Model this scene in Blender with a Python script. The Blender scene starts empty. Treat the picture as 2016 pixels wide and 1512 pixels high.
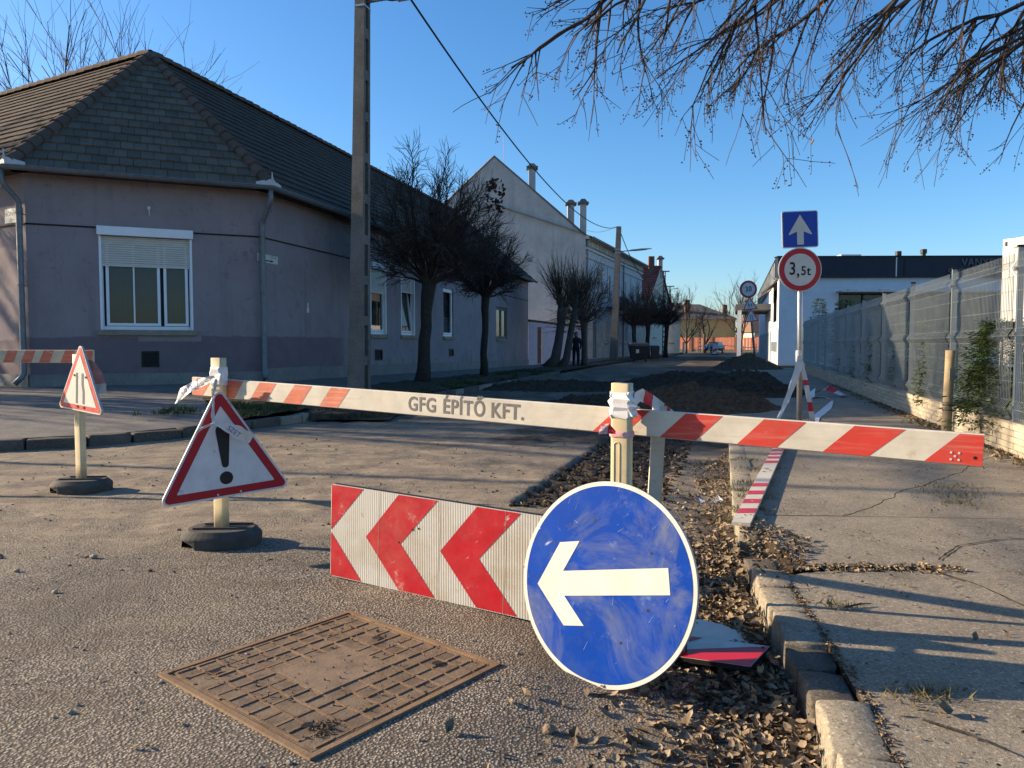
import bpy, bmesh, math, random
import numpy as np
from mathutils import Vector, Matrix, noise
from math import sin, cos, pi, radians, sqrt, atan2
random.seed(7)
R = random.random
def U(a, b): return a + (b - a) * R()
sc = bpy.context.scene
C = sc.collection

# ------------------------------------------------------------------ camera
cd = bpy.data.cameras.new('camera'); cam = bpy.data.objects.new('camera', cd); C.objects.link(cam)
cam.location = (0, 0, 1.2)
cam.rotation_euler = (radians(90) - math.atan(78 / 1510.), 0, 0)
cd.sensor_width = 36; cd.lens = 36 * 1510 / 2016.; cd.clip_start = .05; cd.clip_end = 3000
sc.camera = cam
sc.render.resolution_x, sc.render.resolution_y = 1024, 768

# ------------------------------------------------------------------ sky and sun
SUN_EL = radians(18.5)
SUN_H = Vector((-.978, .21)).normalized()            # horizontal direction towards the sun
SUN = Vector((SUN_H.x * cos(SUN_EL), SUN_H.y * cos(SUN_EL), sin(SUN_EL)))
w = bpy.data.worlds.new('World'); sc.world = w; w.use_nodes = True
nt = w.node_tree; nt.nodes.clear()
sky = nt.nodes.new('ShaderNodeTexSky'); sky.sky_type = 'NISHITA'; sky.sun_disc = False
sky.sun_elevation = SUN_EL; sky.sun_rotation = atan2(SUN_H.x, SUN_H.y)
sky.altitude = 100; sky.air_density = 1.0; sky.dust_density = .9; sky.ozone_density = 4.5
bg = nt.nodes.new('ShaderNodeBackground'); bg.inputs['Strength'].default_value = .101
wo = nt.nodes.new('ShaderNodeOutputWorld')
hs = nt.nodes.new('ShaderNodeHueSaturation'); hs.inputs['Saturation'].default_value = 1.16; nt.links.new(sky.outputs[0], hs.inputs['Color']); nt.links.new(hs.outputs[0], bg.inputs[0]); nt.links.new(bg.outputs[0], wo.inputs[0])
ld = bpy.data.lights.new('sun', 'SUN'); ld.energy = 5.0; ld.angle = radians(.55); ld.color = (1, .81, .57)
lo = bpy.data.objects.new('sun', ld); C.objects.link(lo)
lo.rotation_euler = SUN.to_track_quat('Z', 'Y').to_euler(); lo.location = (-30, 6, 20)
vs = sc.view_settings
vs.view_transform = 'Standard'; vs.look = 'None'; vs.gamma = 1; vs.use_curve_mapping = False; vs.exposure = 1.2
try:
    sc.cycles.max_bounces = 6; sc.cycles.transparent_max_bounces = 12
except Exception: pass

# ------------------------------------------------------------------ materials
class NT:
    def __init__(s, name):
        s.m = bpy.data.materials.new(name); s.m.use_nodes = True
        s.t = s.m.node_tree; s.b = s.t.nodes['Principled BSDF']
        s.pos = None
    def n(s, typ, **k):
        x = s.t.nodes.new(typ)
        for a, b in k.items(): setattr(x, a, b)
        return x
    def l(s, a, b): s.t.links.new(a, b)
    def P(s):
        if s.pos is None: s.pos = s.n('ShaderNodeNewGeometry')
        return s.pos.outputs['Position']
    def noise(s, scale, detail=4, rough=.6, vec=None, dist=0):
        x = s.n('ShaderNodeTexNoise'); x.inputs['Scale'].default_value = scale
        x.inputs['Detail'].default_value = detail; x.inputs['Roughness'].default_value = rough
        x.inputs['Distortion'].default_value = dist
        s.l(vec or s.P(), x.inputs['Vector']); return x.outputs['Fac']
    def vor(s, scale, feat='F1', out='Distance', vec=None, rnd=1):
        x = s.n('ShaderNodeTexVoronoi'); x.feature = feat; x.inputs['Scale'].default_value = scale
        x.inputs['Randomness'].default_value = rnd
        s.l(vec or s.P(), x.inputs['Vector']); return x.outputs[out]
    def mp(s, v, a, b, c=0., d=1., clamp=True):
        x = s.n('ShaderNodeMapRange'); x.clamp = clamp
        for i, q in zip((1, 2, 3, 4), (a, b, c, d)): x.inputs[i].default_value = q
        s.l(v, x.inputs[0]); return x.outputs[0]
    def math(s, op, a, b=None):
        x = s.n('ShaderNodeMath', operation=op)
        for i, q in enumerate((a, b)):
            if q is None: continue
            if isinstance(q, (int, float)): x.inputs[i].default_value = q
            else: s.l(q, x.inputs[i])
        return x.outputs[0]
    def mix(s, fac, a, b, mode='MIX'):
        x = s.n('ShaderNodeMix', data_type='RGBA', blend_type=mode)
        if isinstance(fac, (int, float)): x.inputs[0].default_value = fac
        else: s.l(fac, x.inputs[0])
        for i, q in ((6, a), (7, b)):
            if isinstance(q, tuple): x.inputs[i].default_value = (q + (1,))[:4]
            else: s.l(q, x.inputs[i])
        return x.outputs[2]
    def attr(s, name): return s.n('ShaderNodeAttribute', attribute_name=name).outputs['Fac']
    def stretch(s, sx, sy, sz):
        x = s.n('ShaderNodeVectorMath', operation='MULTIPLY'); x.inputs[1].default_value = (sx, sy, sz)
        s.l(s.P(), x.inputs[0]); return x.outputs[0]
    def bump(s, h, strength, dist=.01, prev=None):
        x = s.n('ShaderNodeBump'); x.inputs['Strength'].default_value = strength; x.inputs['Distance'].default_value = dist
        s.l(h, x.inputs['Height'])
        if prev is not None: s.l(prev, x.inputs['Normal'])
        return x.outputs[0]
    def done(s, col=None, rough=.8, normal=None, spec=.3, metal=0):
        if col is not None:
            if isinstance(col, tuple): s.b.inputs['Base Color'].default_value = (col + (1,))[:4]
            else: s.l(col, s.b.inputs['Base Color'])
        if isinstance(rough, (int, float)): s.b.inputs['Roughness'].default_value = rough
        else: s.l(rough, s.b.inputs['Roughness'])
        s.b.inputs['Specular IOR Level'].default_value = spec; s.b.inputs['Metallic'].default_value = metal
        if normal is not None: s.l(normal, s.b.inputs['Normal'])
        return s.m
def hsvmul(c, k): return tuple(min(1, a * k) for a in c)
def mat(name, c, rough=.8, var=.18, vscale=6, bump=.0, bscale=60, bdist=.004, spec=.3, metal=0, dirt=None, island=0, obj=0, streak=None):
    """plain surface: colour with blotches, optional dirt (colour, scale, lo, hi), bump and per-piece variation"""
    t = NT(name)
    col = t.mix(t.mp(t.noise(vscale, 5), .3, .7), hsvmul(c, 1 - var), hsvmul(c, 1 + var))
    if island:
        f = t.mp(t.n('ShaderNodeNewGeometry').outputs['Random Per Island'], 0, 1, 1 - island, 1 + island)
        col = t.mix(1., col, f, 'MULTIPLY')
    if obj:
        f = t.mp(t.n('ShaderNodeObjectInfo').outputs['Random'], 0, 1, 1 - obj, 1 + obj)
        col = t.mix(1., col, f, 'MULTIPLY')
    if dirt:
        col = t.mix(t.mp(t.noise(dirt[1], 8, .7), dirt[2], dirt[3], 0, dirt[4] if len(dirt) > 4 else .85), col, dirt[0])
    if streak:
        col = t.mix(t.mp(t.noise(streak[1], 6, .65, vec=t.stretch(*streak[2])), streak[3], streak[4], 0, streak[5]), col, streak[0])
    nn = None
    if bump: nn = t.bump(t.noise(bscale, 6, .65), bump, bdist)
    return t.done(col, rough, nn, spec, metal)

# --- road
def road_material():
    t = NT('asphalt')
    dist = t.vor(95, 'F1', 'Distance'); cell = t.vor(95, 'F1', 'Color')
    sep = t.n('ShaderNodeSeparateColor'); t.l(cell, sep.inputs[0])
    big = t.noise(1.1, 5, .6); mid = t.noise(7, 5, .65)
    stone = t.mix(sep.outputs[0], (.19, .163, .132), (.46, .395, .318))
    stone = t.mix(t.mp(sep.outputs[1], .93, .97), stone, (.55, .48, .38))
    stone = t.mix(t.mp(dist, .30, .56, 0, .92), stone, (.045, .036, .028))
    stone = t.mix(t.mp(big, .35, .7, 0, .45), stone, (.27, .215, .15))
    stone = t.mix(t.mp(t.noise(.8, 6, .65, vec=t.stretch(1.4, .6, 1)), .50, .68, 0, .7), stone, (.085, .072, .058))
    stone = t.mix(t.mp(t.noise(5, 7, .7), .60, .70, 0, .5), stone, (.33, .26, .175))
    d = t.math('MULTIPLY', t.attr('dirt'), t.mp(t.noise(2.3, 7, .68), .36, .62))
    d2 = t.mp(t.noise(1.7, 8, .7, vec=t.stretch(.55, 1.5, 1)), .60, .70, 0, .55)
    dm = t.math('MAXIMUM', d, d2)
    dirtc = t.mix(t.mp(mid, .3, .7), (.235, .180, .120), (.375, .292, .195))
    dirtc = t.mix(t.mp(t.noise(26, 4), .55, .75, 0, .6), dirtc, (.12, .085, .055))
    col = t.mix(dm, stone, dirtc)
    col = t.mix(t.mp(t.noise(1.9, 7, .72, vec=t.stretch(.5, 1.7, 1)), .50, .66, 0, .6), col, (.115, .088, .062))
    soil = t.attr('soil')  # real soil mask; beyond the barrier it also stands in for shade
    soil_shade_c = t.mix(t.mp(t.noise(16, 6, .7), .35, .65), (.026, .019, .013), (.085, .062, .042))
    col = t.mix(soil, col, soil_shade_c)
    h1 = t.math('ADD', t.mp(dist, 0, .7, 1, 0), t.math('MULTIPLY', t.noise(240, 3, .7), .55))
    hd = t.mix(dm, h1, t.noise(60, 5, .7))
    n1 = t.bump(t.noise(14, 6, .7), .35, .03)
    n2 = t.bump(hd, .9, .0058, n1)
    return t.done(col, .88, n2, .25)
def soil_mat(name, a, b, bump=.8):
    t = NT(name)
    col = t.mix(t.mp(t.noise(9, 7, .7), .35, .65), a, b)
    n1 = t.bump(t.noise(7, 7, .75), bump, .09); n2 = t.bump(t.noise(40, 5, .7), .6, .02, n1)
    return t.done(col, .95, n2, .15)
def concrete_mat(name, a, b, pits=True, stain=.5):
    t = NT(name)
    col = t.mix(t.mp(t.noise(2.2, 7, .65), .32, .68), a, b)
    col = t.mix(t.mp(t.noise(90, 4, .7), .35, .65, 0, .6), col, hsvmul(a, .52))
    col = t.mix(t.mp(t.noise(7, 8, .75), .52, .68, 0, .5), col, hsvmul(a, .62))
    v = t.vor(130, 'F1', 'Color'); sp = t.n('ShaderNodeSeparateColor'); t.l(v, sp.inputs[0])
    col = t.mix(t.mp(sp.outputs[0], .88, .96, 0, .6), col, hsvmul(b, 1.35))
    col = t.mix(t.mp(sp.outputs[1], .90, .97, 0, .7), col, hsvmul(a, .45))
    col = t.mix(t.mp(t.noise(1.3, 6, .7), .58, .72, 0, stain), col, hsvmul(a, .5))
    n1 = t.bump(t.noise(5, 6, .65), .25, .03); n2 = t.bump(t.noise(120, 5, .75), .75, .005, n1)
    return t.done(col, .9, n2, .2)
def wall_paint():
    t = NT('lilac_render')
    sp = t.n('ShaderNodeSeparateXYZ'); t.l(t.P(), sp.inputs[0])
    c = t.mix(t.mp(t.noise(1.2, 6, .65), .3, .7), (.235, .194, .194), (.305, .252, .252))
    c = t.mix(t.mp(t.noise(3.6, 8, .75), .57, .70, 0, .75), c, (.125, .102, .108))
    c = t.mix(t.mp(t.noise(.6, 4), .5, .75, 0, .5), c, (.25, .222, .235))
    c = t.mix(t.mp(t.noise(1, 6, .65, vec=t.stretch(3.2, 3.2, .22)), .53, .72, 0, .5), c, (.17, .145, .15))
    cr_ = t.vor(.8, 'DISTANCE_TO_EDGE', 'Distance'); c = t.mix(t.math('MULTIPLY', t.mp(cr_, .0, .004, 1, 0), t.mp(t.noise(1.4, 3), .56, .62, 0, .55)), c, (.09, .08, .08))
    # darker repaint along the foot of the wall, uneven roller edge
    fl = t.n('ShaderNodeVectorMath', operation='FLOOR'); t.l(t.stretch(.9, .0, .0), fl.inputs[0])
    wn = t.n('ShaderNodeTexWhiteNoise'); t.l(fl.outputs[0], wn.inputs['Vector'])
    edge = t.math('ADD', t.mp(wn.outputs['Value'], 0, 1, -.07, .07), t.mp(t.noise(6, 3, .5), .3, .7, -.02, .02))
    zz = t.math('ADD', sp.outputs[2], edge)
    k = t.mp(zz, 1.31, 1.34, 1, 0)
    k = t.math('MULTIPLY', k, t.mp(sp.outputs[1], 20.6, 20.9, 1, 0))
    c = t.mix(t.math('MULTIPLY', k, t.mp(t.noise(2.3, 5), .25, .6, .7, 1)), c, (.165, .130, .138))
    # scuffs and splash stains low down
    c = t.mix(t.math('MULTIPLY', t.mp(t.noise(3.3, 7, .72), .5, .66, 0, .75), t.mp(sp.outputs[2], .4, 1.3, 1, 0)), c, (.11, .096, .09))
    n1 = t.bump(t.noise(45, 5, .7), .35, .006)
    return t.done(c, .92, n1, .15)
def worn_paint(name, c, under, lo=.60, hi=.66, rough=.55, scale=5, scratches=True, grain=None, grime=None, spec=.4, smear=None):
    """paint with chips, scratches and grime that belong to the surface"""
    t = NT(name)
    co = t.n('ShaderNodeTexCoord').outputs['Object']; t.pos2 = co
    col = t.mix(t.mp(t.noise(9, 5, vec=co), .3, .7), hsvmul(c, .88), hsvmul(c, 1.1))
    if grain:
        mul = t.n('ShaderNodeVectorMath', operation='MULTIPLY'); mul.inputs[1].default_value = grain; t.l(co, mul.inputs[0])
        col = t.mix(t.mp(t.noise(1, 6, .7, vec=mul.outputs[0]), .52, .72, 0, .5), col, under)
    g = grime or (.33, .27, .19)
    col = t.mix(t.mp(t.noise(4, 8, .72, vec=co), .52, .75, 0, .6), col, g)
    if smear: col = t.mix(t.mp(t.noise(2.6, 7, .7, vec=co, dist=.8), .50, .68, 0, smear[1]), col, smear[0])
    chips = t.mp(t.noise(scale * 4, 9, .75, vec=co), lo, hi, 0, .9)
    col = t.mix(chips, col, under)
    if scratches:
        mul = t.n('ShaderNodeVectorMath', operation='MULTIPLY'); mul.inputs[1].default_value = (9, 9, 60); t.l(co, mul.inputs[0])
        rot = t.n('ShaderNodeVectorRotate'); rot.inputs['Angle'].default_value = .7; rot.inputs['Axis'].default_value = (0, 1, 0)
        t.l(co, rot.inputs['Vector']); t.l(rot.outputs[0], mul.inputs[0])
        sc_ = t.math('MULTIPLY', t.mp(t.noise(1, 3, .5, vec=mul.outputs[0]), .68, .72), t.mp(t.noise(7, 3, vec=co), .5, .6))
        col = t.mix(t.math('MULTIPLY', sc_, .7), col, (.62, .62, .60))
    n1 = t.bump(t.noise(60, 4, vec=co), .12, .002)
    return t.done(col, t.mp(t.noise(12, 5, vec=co), .3, .7, rough - .12, rough + .2), n1, spec)
def glass_mat(name, tint=(.75, .8, .8)):
    t = NT(name); t.t.nodes.remove(t.b)
    tr = t.n('ShaderNodeBsdfTransparent'); tr.inputs[0].default_value = tint + (1,)
    gl = t.n('ShaderNodeBsdfGlossy'); gl.inputs['Roughness'].default_value = .02; gl.inputs[0].default_value = (.9, .9, .9, 1)
    fr = t.n('ShaderNodeFresnel'); fr.inputs[0].default_value = 1.5
    mx = t.n('ShaderNodeMixShader'); t.l(fr.outputs[0], mx.inputs[0]); t.l(tr.outputs[0], mx.inputs[1]); t.l(gl.outputs[0], mx.inputs[2])
    t.l(mx.outputs[0], t.t.nodes['Material Output'].inputs[0]); return t.m
def leaf_mat(name, a, b, trans=.15):
    t = NT(name)
    r = t.n('ShaderNodeNewGeometry').outputs['Random Per Island']
    col = t.mix(r, a, b)
    col = t.mix(t.mp(t.noise(60, 3), .4, .75, 0, .5), col, hsvmul(a, .6))
    return t.done(col, .75, None, .25)
def tile_mat(name, c, obj=False):
    t = NT(name)
    r = t.n('ShaderNodeObjectInfo').outputs['Random'] if obj else t.n('ShaderNodeNewGeometry').outputs['Random Per Island']
    col = t.mix(r, hsvmul(c, .82), hsvmul(c, 1.2))
    col = t.mix(t.mp(t.noise(2.2, 6, .7), .5, .72, 0, .7), col, (.062, .060, .046))
    col = t.mix(t.mp(t.noise(11, 6, .7), .56, .7, 0, .6), col, (.10, .094, .075))
    col = t.mix(t.mp(t.noise(28, 3, .6), .64, .74, 0, .6), col, (.12, .082, .060))
    n1 = t.bump(t.noise(35, 5, .7), .5, .01)
    return t.done(col, .9, n1, .2)

m_asphalt = road_material()
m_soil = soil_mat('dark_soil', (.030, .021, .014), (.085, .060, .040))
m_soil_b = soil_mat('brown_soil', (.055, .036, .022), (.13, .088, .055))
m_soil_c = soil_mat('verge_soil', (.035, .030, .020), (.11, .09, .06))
m_pave = concrete_mat('old_pavement_concrete', (.215, .180, .135), (.365, .308, .23))
m_pave_l = concrete_mat('asphalt_pavement', (.15, .138, .125), (.26, .235, .20))
m_kerb = concrete_mat('kerb_stone', (.24, .205, .15), (.39, .335, .25))
m_kerb_d = concrete_mat('dark_kerb_stone', (.085, .072, .058), (.17, .145, .115))
m_lilac = wall_paint()
m_plinth = concrete_mat('grey_plinth', (.20, .185, .17), (.30, .28, .25))
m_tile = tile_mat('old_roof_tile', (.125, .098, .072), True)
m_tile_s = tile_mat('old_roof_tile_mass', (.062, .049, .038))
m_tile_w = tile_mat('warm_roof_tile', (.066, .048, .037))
m_ridge = tile_mat('ridge_tile', (.11, .075, .056), True)
m_zinc = mat('zinc_sheet', (.15, .165, .175), .5, .2, 8, .15, 30, .003, .5, .35)
m_zincw = mat('pale_zinc', (.48, .48, .47), .5, .1, 8, spec=.5)
m_white = mat('white_pvc', (.74, .75, .76), .4, .05, 5, spec=.45, dirt=((.35, .33, .3), 9, .6, .8, .4))
m_offw = mat('cream_pvc', (.60, .57, .50), .5, .05, 5)
m_glass = glass_mat('window_glass', (.55, .6, .6))
m_dark = mat('dark_room', (.018, .018, .02), .9, .2, 4)
m_curt = mat('net_curtain', (.10, .115, .115), .9, .12, 3)
m_black = mat('black_paint', (.012, .012, .013), .5, .1, 5)
m_iron = mat('black_iron', (.02, .02, .02), .6, .2, 8)
m_conc = concrete_mat('pole_concrete', (.135, .122, .106), (.225, .205, .178))
m_bark = mat('dark_bark', (.040, .032, .026), .95, .35, 14, .8, 30, .03)
m_bark2 = mat('grey_bark', (.085, .070, .055), .95, .35, 12, .8, 30, .03)
m_twig = mat('dark_twig', (.048, .036, .029), .9, .3, 3, island=.35)
m_twig_g = mat('brown_twig', (.085, .058, .040), .9, .3, 3, island=.35)
m_twig_r = mat('reddish_twig', (.13, .085, .062), .9, .3, 3, island=.3)
m_berry = mat('berry', (.045, .022, .017), .6, .3, 30, island=.4)
m_dead = leaf_mat('dead_leaf', (.15, .08, .04), (.40, .25, .13))
m_litter = leaf_mat('leaf_litter', (.055, .037, .024), (.37, .27, .165))
m_litter2 = leaf_mat('crumbled_leaf', (.09, .06, .035), (.26, .18, .11))
m_grass = leaf_mat('verge_grass', (.02, .035, .01), (.07, .10, .025))
m_weed = leaf_mat('dry_weed', (.06, .055, .02), (.20, .16, .07))
m_thuja = leaf_mat('thuja', (.03, .062, .014), (.13, .175, .04))
m_pebble = mat('pebble', (.24, .20, .155), .9, .25, 40, island=.45)
m_clod = mat('soil_clod', (.15, .105, .068), .95, .3, 60, island=.4)
m_post = worn_paint('plastic_post', (.62, .49, .285), (.50, .38, .22), .64, .70, .45, 4, False, (6, 6, .5))
m_rubber = mat('recycled_rubber', (.062, .055, .048), .85, .25, 9, .5, 140, .004, dirt=((.16, .13, .10), 6, .5, .75, .5))
m_barw = worn_paint('board_white', (.54, .49, .40), (.40, .32, .22), .60, .70, .6, 4, False, (2.5, 2.5, 45), (.42, .36, .27))
m_barr = worn_paint('board_red', (.50, .036, .022), (.50, .27, .20), .63, .71, .55, 4, False, (2.5, 2.5, 45), (.42, .10, .07))
m_barf = worn_paint('board_red_faded', (.52, .125, .066), (.60, .42, .30), .60, .70, .6, 4, False, (2.5, 2.5, 45), (.50, .22, .13))
m_barc = worn_paint('board_cream', (.52, .44, .31), (.40, .32, .22), .6, .7, .6, 4, False, (2.5, 2.5, 45))
m_wood = mat('board_edge_wood', (.33, .25, .16), .85, .3, 12, .4, 60, .004)
m_stencil = worn_paint('stencil_grey', (.145, .13, .115), (.5, .46, .38), .58, .68, .7, 6, False, None, (.22, .20, .17))
m_blue = worn_paint('sign_blue', (.0022, .042, .285), (.13, .18, .30), .60, .74, .5, 3, True, None, (.05, .09, .20), .06, ((.15, .165, .21), .75))
m_bluec = mat('clean_sign_blue', (.008, .045, .36), .4, .08, 6, spec=.4)
m_sw = worn_paint('sign_white_worn', (.54, .515, .445), (.45, .38, .26), .64, .74, .42, 3, False, None, (.52, .46, .36))
m_swc = mat('sign_white', (.58, .55, .485), .45, .05, 7, spec=.4)
m_swd = worn_paint('sign_white_scuffed', (.58, .56, .555), (.17, .155, .14), .585, .66, .5, 2.2, False, None, (.40, .38, .36))
m_sr = mat('sign_red', (.44, .010, .018), .42, .10, 8, spec=.4)
m_srw = worn_paint('sign_red_worn', (.50, .016, .022), (.48, .20, .15), .62, .72, .42, 3, True, None, (.42, .10, .07))
m_back = mat('sign_back_grey', (.36, .36, .37), .5, .1, 8, metal=.4)
m_steel = mat('galvanised_steel', (.40, .40, .40), .42, .12, 20, metal=.7, spec=.5)
m_steeld = mat('dull_steel', (.16, .15, .14), .6, .2, 10, metal=.3)
m_tape = worn_paint('barrier_tape_white', (.62, .60, .57), (.6, .57, .52), .66, .76, .5, 3, False, None, (.62, .58, .52))
m_taper = mat('barrier_tape_red', (.60, .03, .045), .5, .1, 9)
m_tapeb = mat('barrier_tape_blue', (.05, .06, .30), .5, .1, 9)
m_rust = mat('rusty_iron', (.19, .118, .066), .82, .3, 9, .5, 90, .004, .3, .15, dirt=((.27, .185, .112), 5, .45, .68, .8), obj=.22)
m_rust2 = mat('rusty_iron_pad', (.17, .12, .08), .85, .25, 14, .5, 90, .004, .3, .1, dirt=((.25, .175, .11), 7, .42, .7, .8), obj=.18)
m_fence = mat('galvanised_wire', (.25, .275, .275), .5, .12, 4, metal=.2, spec=.5)
m_brick = mat('pale_block', (.44, .37, .265), .9, .12, 12, .4, 60, .004, obj=.14)
m_bricks = mat('pale_block_mass', (.42, .355, .265), .9, .12, 12, island=.14)
m_mortar = mat('mortar', (.30, .26, .20), .95, .2, 12, .3, 60, .004)
m_log = mat('peeled_log', (.42, .30, .165), .8, .25, 8, .4, 30, .004, dirt=((.16, .10, .06), 5, .58, .75, .7))
m_cont = mat('white_container', (.62, .60, .56), .5, .06, 3, dirt=((.35, .28, .2), 4, .62, .8, .5))
m_swall = mat('white_render', (.66, .67, .69), .85, .06, 2, .2, 40, .003)
m_navy = mat('navy_sheet', (.014, .020, .034), .5, .15, 2)
m_letter = mat('dull_letter', (.13, .135, .14), .5, .1, 5, metal=.2)
m_gable = mat('pale_render', (.44, .42, .39), .92, .12, 1.2, .25, 30, .01, dirt=((.34, .32, .29), 1.1, .5, .72, .6), streak=((.30, .28, .26), 1, (2.5, 2.5, .12), .5, .75, .6))
m_bluewall = mat('blue_grey_render', (.36, .40, .44), .9, .1, 2, dirt=((.22, .24, .26), 1.5, .5, .75, .5))
m_rustic = mat('rusticated_stone', (.44, .41, .36), .9, .15, 3, island=.12)
m_redroof = mat('red_roof', (.17, .055, .042), .85, .2, 3, island=.25)
m_cream = mat('cream_render', (.52, .47, .38), .9, .1, 2)
m_yellow = mat('yellow_render', (.47, .36, .17), .9, .1, 1.5)
m_greyroof = mat('grey_roof', (.10, .088, .078), .9, .2, 2, island=.25)
m_orange = mat('terracotta_board', (.52, .19, .11), .85, .12, 3, obj=.15)
m_brickc = mat('chimney_brick', (.15, .075, .055), .9, .2, 9, .3, 40, .01)
m_carb = mat('car_paint', (.010, .016, .026), .25, .05, 2, spec=.6)
m_cloth = mat('dark_coat', (.012, .013, .020), .9, .2, 20)
m_skin = mat('skin', (.32, .19, .13), .6, .05, 10)
m_binp = mat('bin_plastic', (.018, .021, .026), .55, .15, 6)
m_foil = mat('crumpled_foil', (.75, .75, .75), .25, .1, 20, .4, 80, .01, .6, .6)
m_wire = mat('cable_black', (.012, .012, .012), .6, .1, 5)
m_ground = soil_mat('earth', (.06, .05, .035), (.15, .12, .085), .4)

# ------------------------------------------------------------------ mesh helpers
class MB:
    def __init__(s): s.v = []; s.f = []; s.m = []
    def poly(s, pts, mi=0):
        i = len(s.v); s.v += [tuple(p) for p in pts]; s.f.append(tuple(range(i, i + len(pts)))); s.m.append(mi)
    def hexa(s, p, mi=0):           # p: 4 bottom (ccw from above) + 4 top
        i = len(s.v); s.v += [tuple(q) for q in p]
        for f in ((3, 2, 1, 0), (4, 5, 6, 7), (0, 1, 5, 4), (1, 2, 6, 5), (2, 3, 7, 6), (3, 0, 4, 7)):
            s.f.append(tuple(i + k for k in f)); s.m.append(mi)
    def box(s, x0, x1, y0, y1, z0, z1, mi=0):
        s.hexa([(x0, y0, z0), (x1, y0, z0), (x1, y1, z0), (x0, y1, z0), (x0, y0, z1), (x1, y0, z1), (x1, y1, z1), (x0, y1, z1)], mi)
    def tube(s, pts, rad, n=6, mi=0, cap=True, ph=0):
        pts = [Vector(p) for p in pts]
        if not isinstance(rad, (list, tuple)): rad = [rad] * len(pts)
        base = len(s.v); prev = None
        for i, p in enumerate(pts):
            d = (pts[min(i + 1, len(pts) - 1)] - pts[max(i - 1, 0)])
            if d.length < 1e-9: d = Vector((0, 0, 1))
            d.normalize()
            if prev is None:
                a = d.cross(Vector((0, 0, 1)) if abs(d.z) < .9 else Vector((1, 0, 0))).normalized()
            else:
                a = prev - d * prev.dot(d)
                a = a.normalized() if a.length > 1e-6 else d.orthogonal().normalized()
            prev = a; b = d.cross(a)
            for k in range(n):
                t = 2 * pi * k / n + ph
                s.v.append(tuple(p + (a * cos(t) + b * sin(t)) * rad[i]))
        for i in range(len(pts) - 1):
            for k in range(n):
                k2 = (k + 1) % n; o = base + i * n; q = o + n
                s.f.append((o + k, o + k2, q + k2, q + k)); s.m.append(mi)
        if cap:
            s.f.append(tuple(base + k for k in range(n - 1, -1, -1))); s.m.append(mi)
            o = base + (len(pts) - 1) * n; s.f.append(tuple(o + k for k in range(n))); s.m.append(mi)
    def loft(s, rings, mi=0, closed=True, caps=True):
        b = len(s.v); n = len(rings[0])
        for r in rings: s.v += [tuple(p) for p in r]
        for i in range(len(rings) - 1):
            for k in range(n if closed else n - 1):
                k2 = (k + 1) % n; o = b + i * n; q = o + n
                s.f.append((o + k, o + k2, q + k2, q + k)); s.m.append(mi)
        if caps and closed:
            s.f.append(tuple(b + k for k in range(n - 1, -1, -1))); s.m.append(mi)
            o = b + (len(rings) - 1) * n; s.f.append(tuple(o + k for k in range(n))); s.m.append(mi)
    def prism(s, pts2, z0, z1, mi=0, mtop=None):
        """polygon in plan, extruded"""
        b = [(p[0], p[1], z0 if not callable(z0) else z0(p)) for p in pts2]; t = [(p[0], p[1], z1 if not callable(z1) else z1(p)) for p in pts2]
        i = len(s.v); n = len(b); s.v += b + t
        s.f.append(tuple(i + k for k in range(n - 1, -1, -1))); s.m.append(mi)
        s.f.append(tuple(i + n + k for k in range(n))); s.m.append(mi if mtop is None else mtop)
        for k in range(n):
            k2 = (k + 1) % n; s.f.append((i + k, i + k2, i + n + k2, i + n + k)); s.m.append(mi)
    def data(s, name, mats, smooth=False):
        me = bpy.data.meshes.new(name); me.from_pydata(s.v, [], s.f)
        if not isinstance(mats, (list, tuple)): mats = [mats]
        for q in mats: me.materials.append(q)
        if len(mats) > 1: me.polygons.foreach_set('material_index', s.m)
        if smooth: me.polygons.foreach_set('use_smooth', [True] * len(me.polygons))
        me.update(); return me
    def build(s, name, mats, parent=None, smooth=False, **k):
        return link(name, s.data(name, mats, smooth), parent, **k)
def wmat(o):
    m = o.matrix_basis.copy()
    return wmat(o.parent) @ o.matrix_parent_inverse @ m if o.parent else m
def link(name, data, parent=None, label=None, cat=None, group=None, kind=None, mx=None, autosm=None):
    o = bpy.data.objects.new(name, data); C.objects.link(o)
    if mx is not None: o.matrix_basis = mx
    if parent is not None:
        o.parent = parent; o.matrix_parent_inverse = wmat(parent).inverted()
    for a, b in (('label', label), ('category', cat), ('group', group), ('kind', kind)):
        if b: o[a] = b
    return o
def thing(name, label, cat, loc, group=None): return link(name, None, None, label, cat, group, mx=Matrix.Translation(loc))
def copy_thing(root, mx, label, group=None):
    """copy of a thing, its parts and their sub-parts"""
    def rec(o, par):
        c = o.copy(); C.objects.link(c)
        if par is not None:
            mpi = o.matrix_parent_inverse.copy(); c.parent = par; c.matrix_parent_inverse = mpi
        for ch in kids.get(o.name, ()): rec(ch, c)
        return c
    kids = {}
    for o in list(bpy.data.objects):
        if o.parent: kids.setdefault(o.parent.name, []).append(o)
    r = rec(root, None); r.matrix_basis = mx; r['label'] = label
    if group: r['group'] = group
    return r
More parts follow.
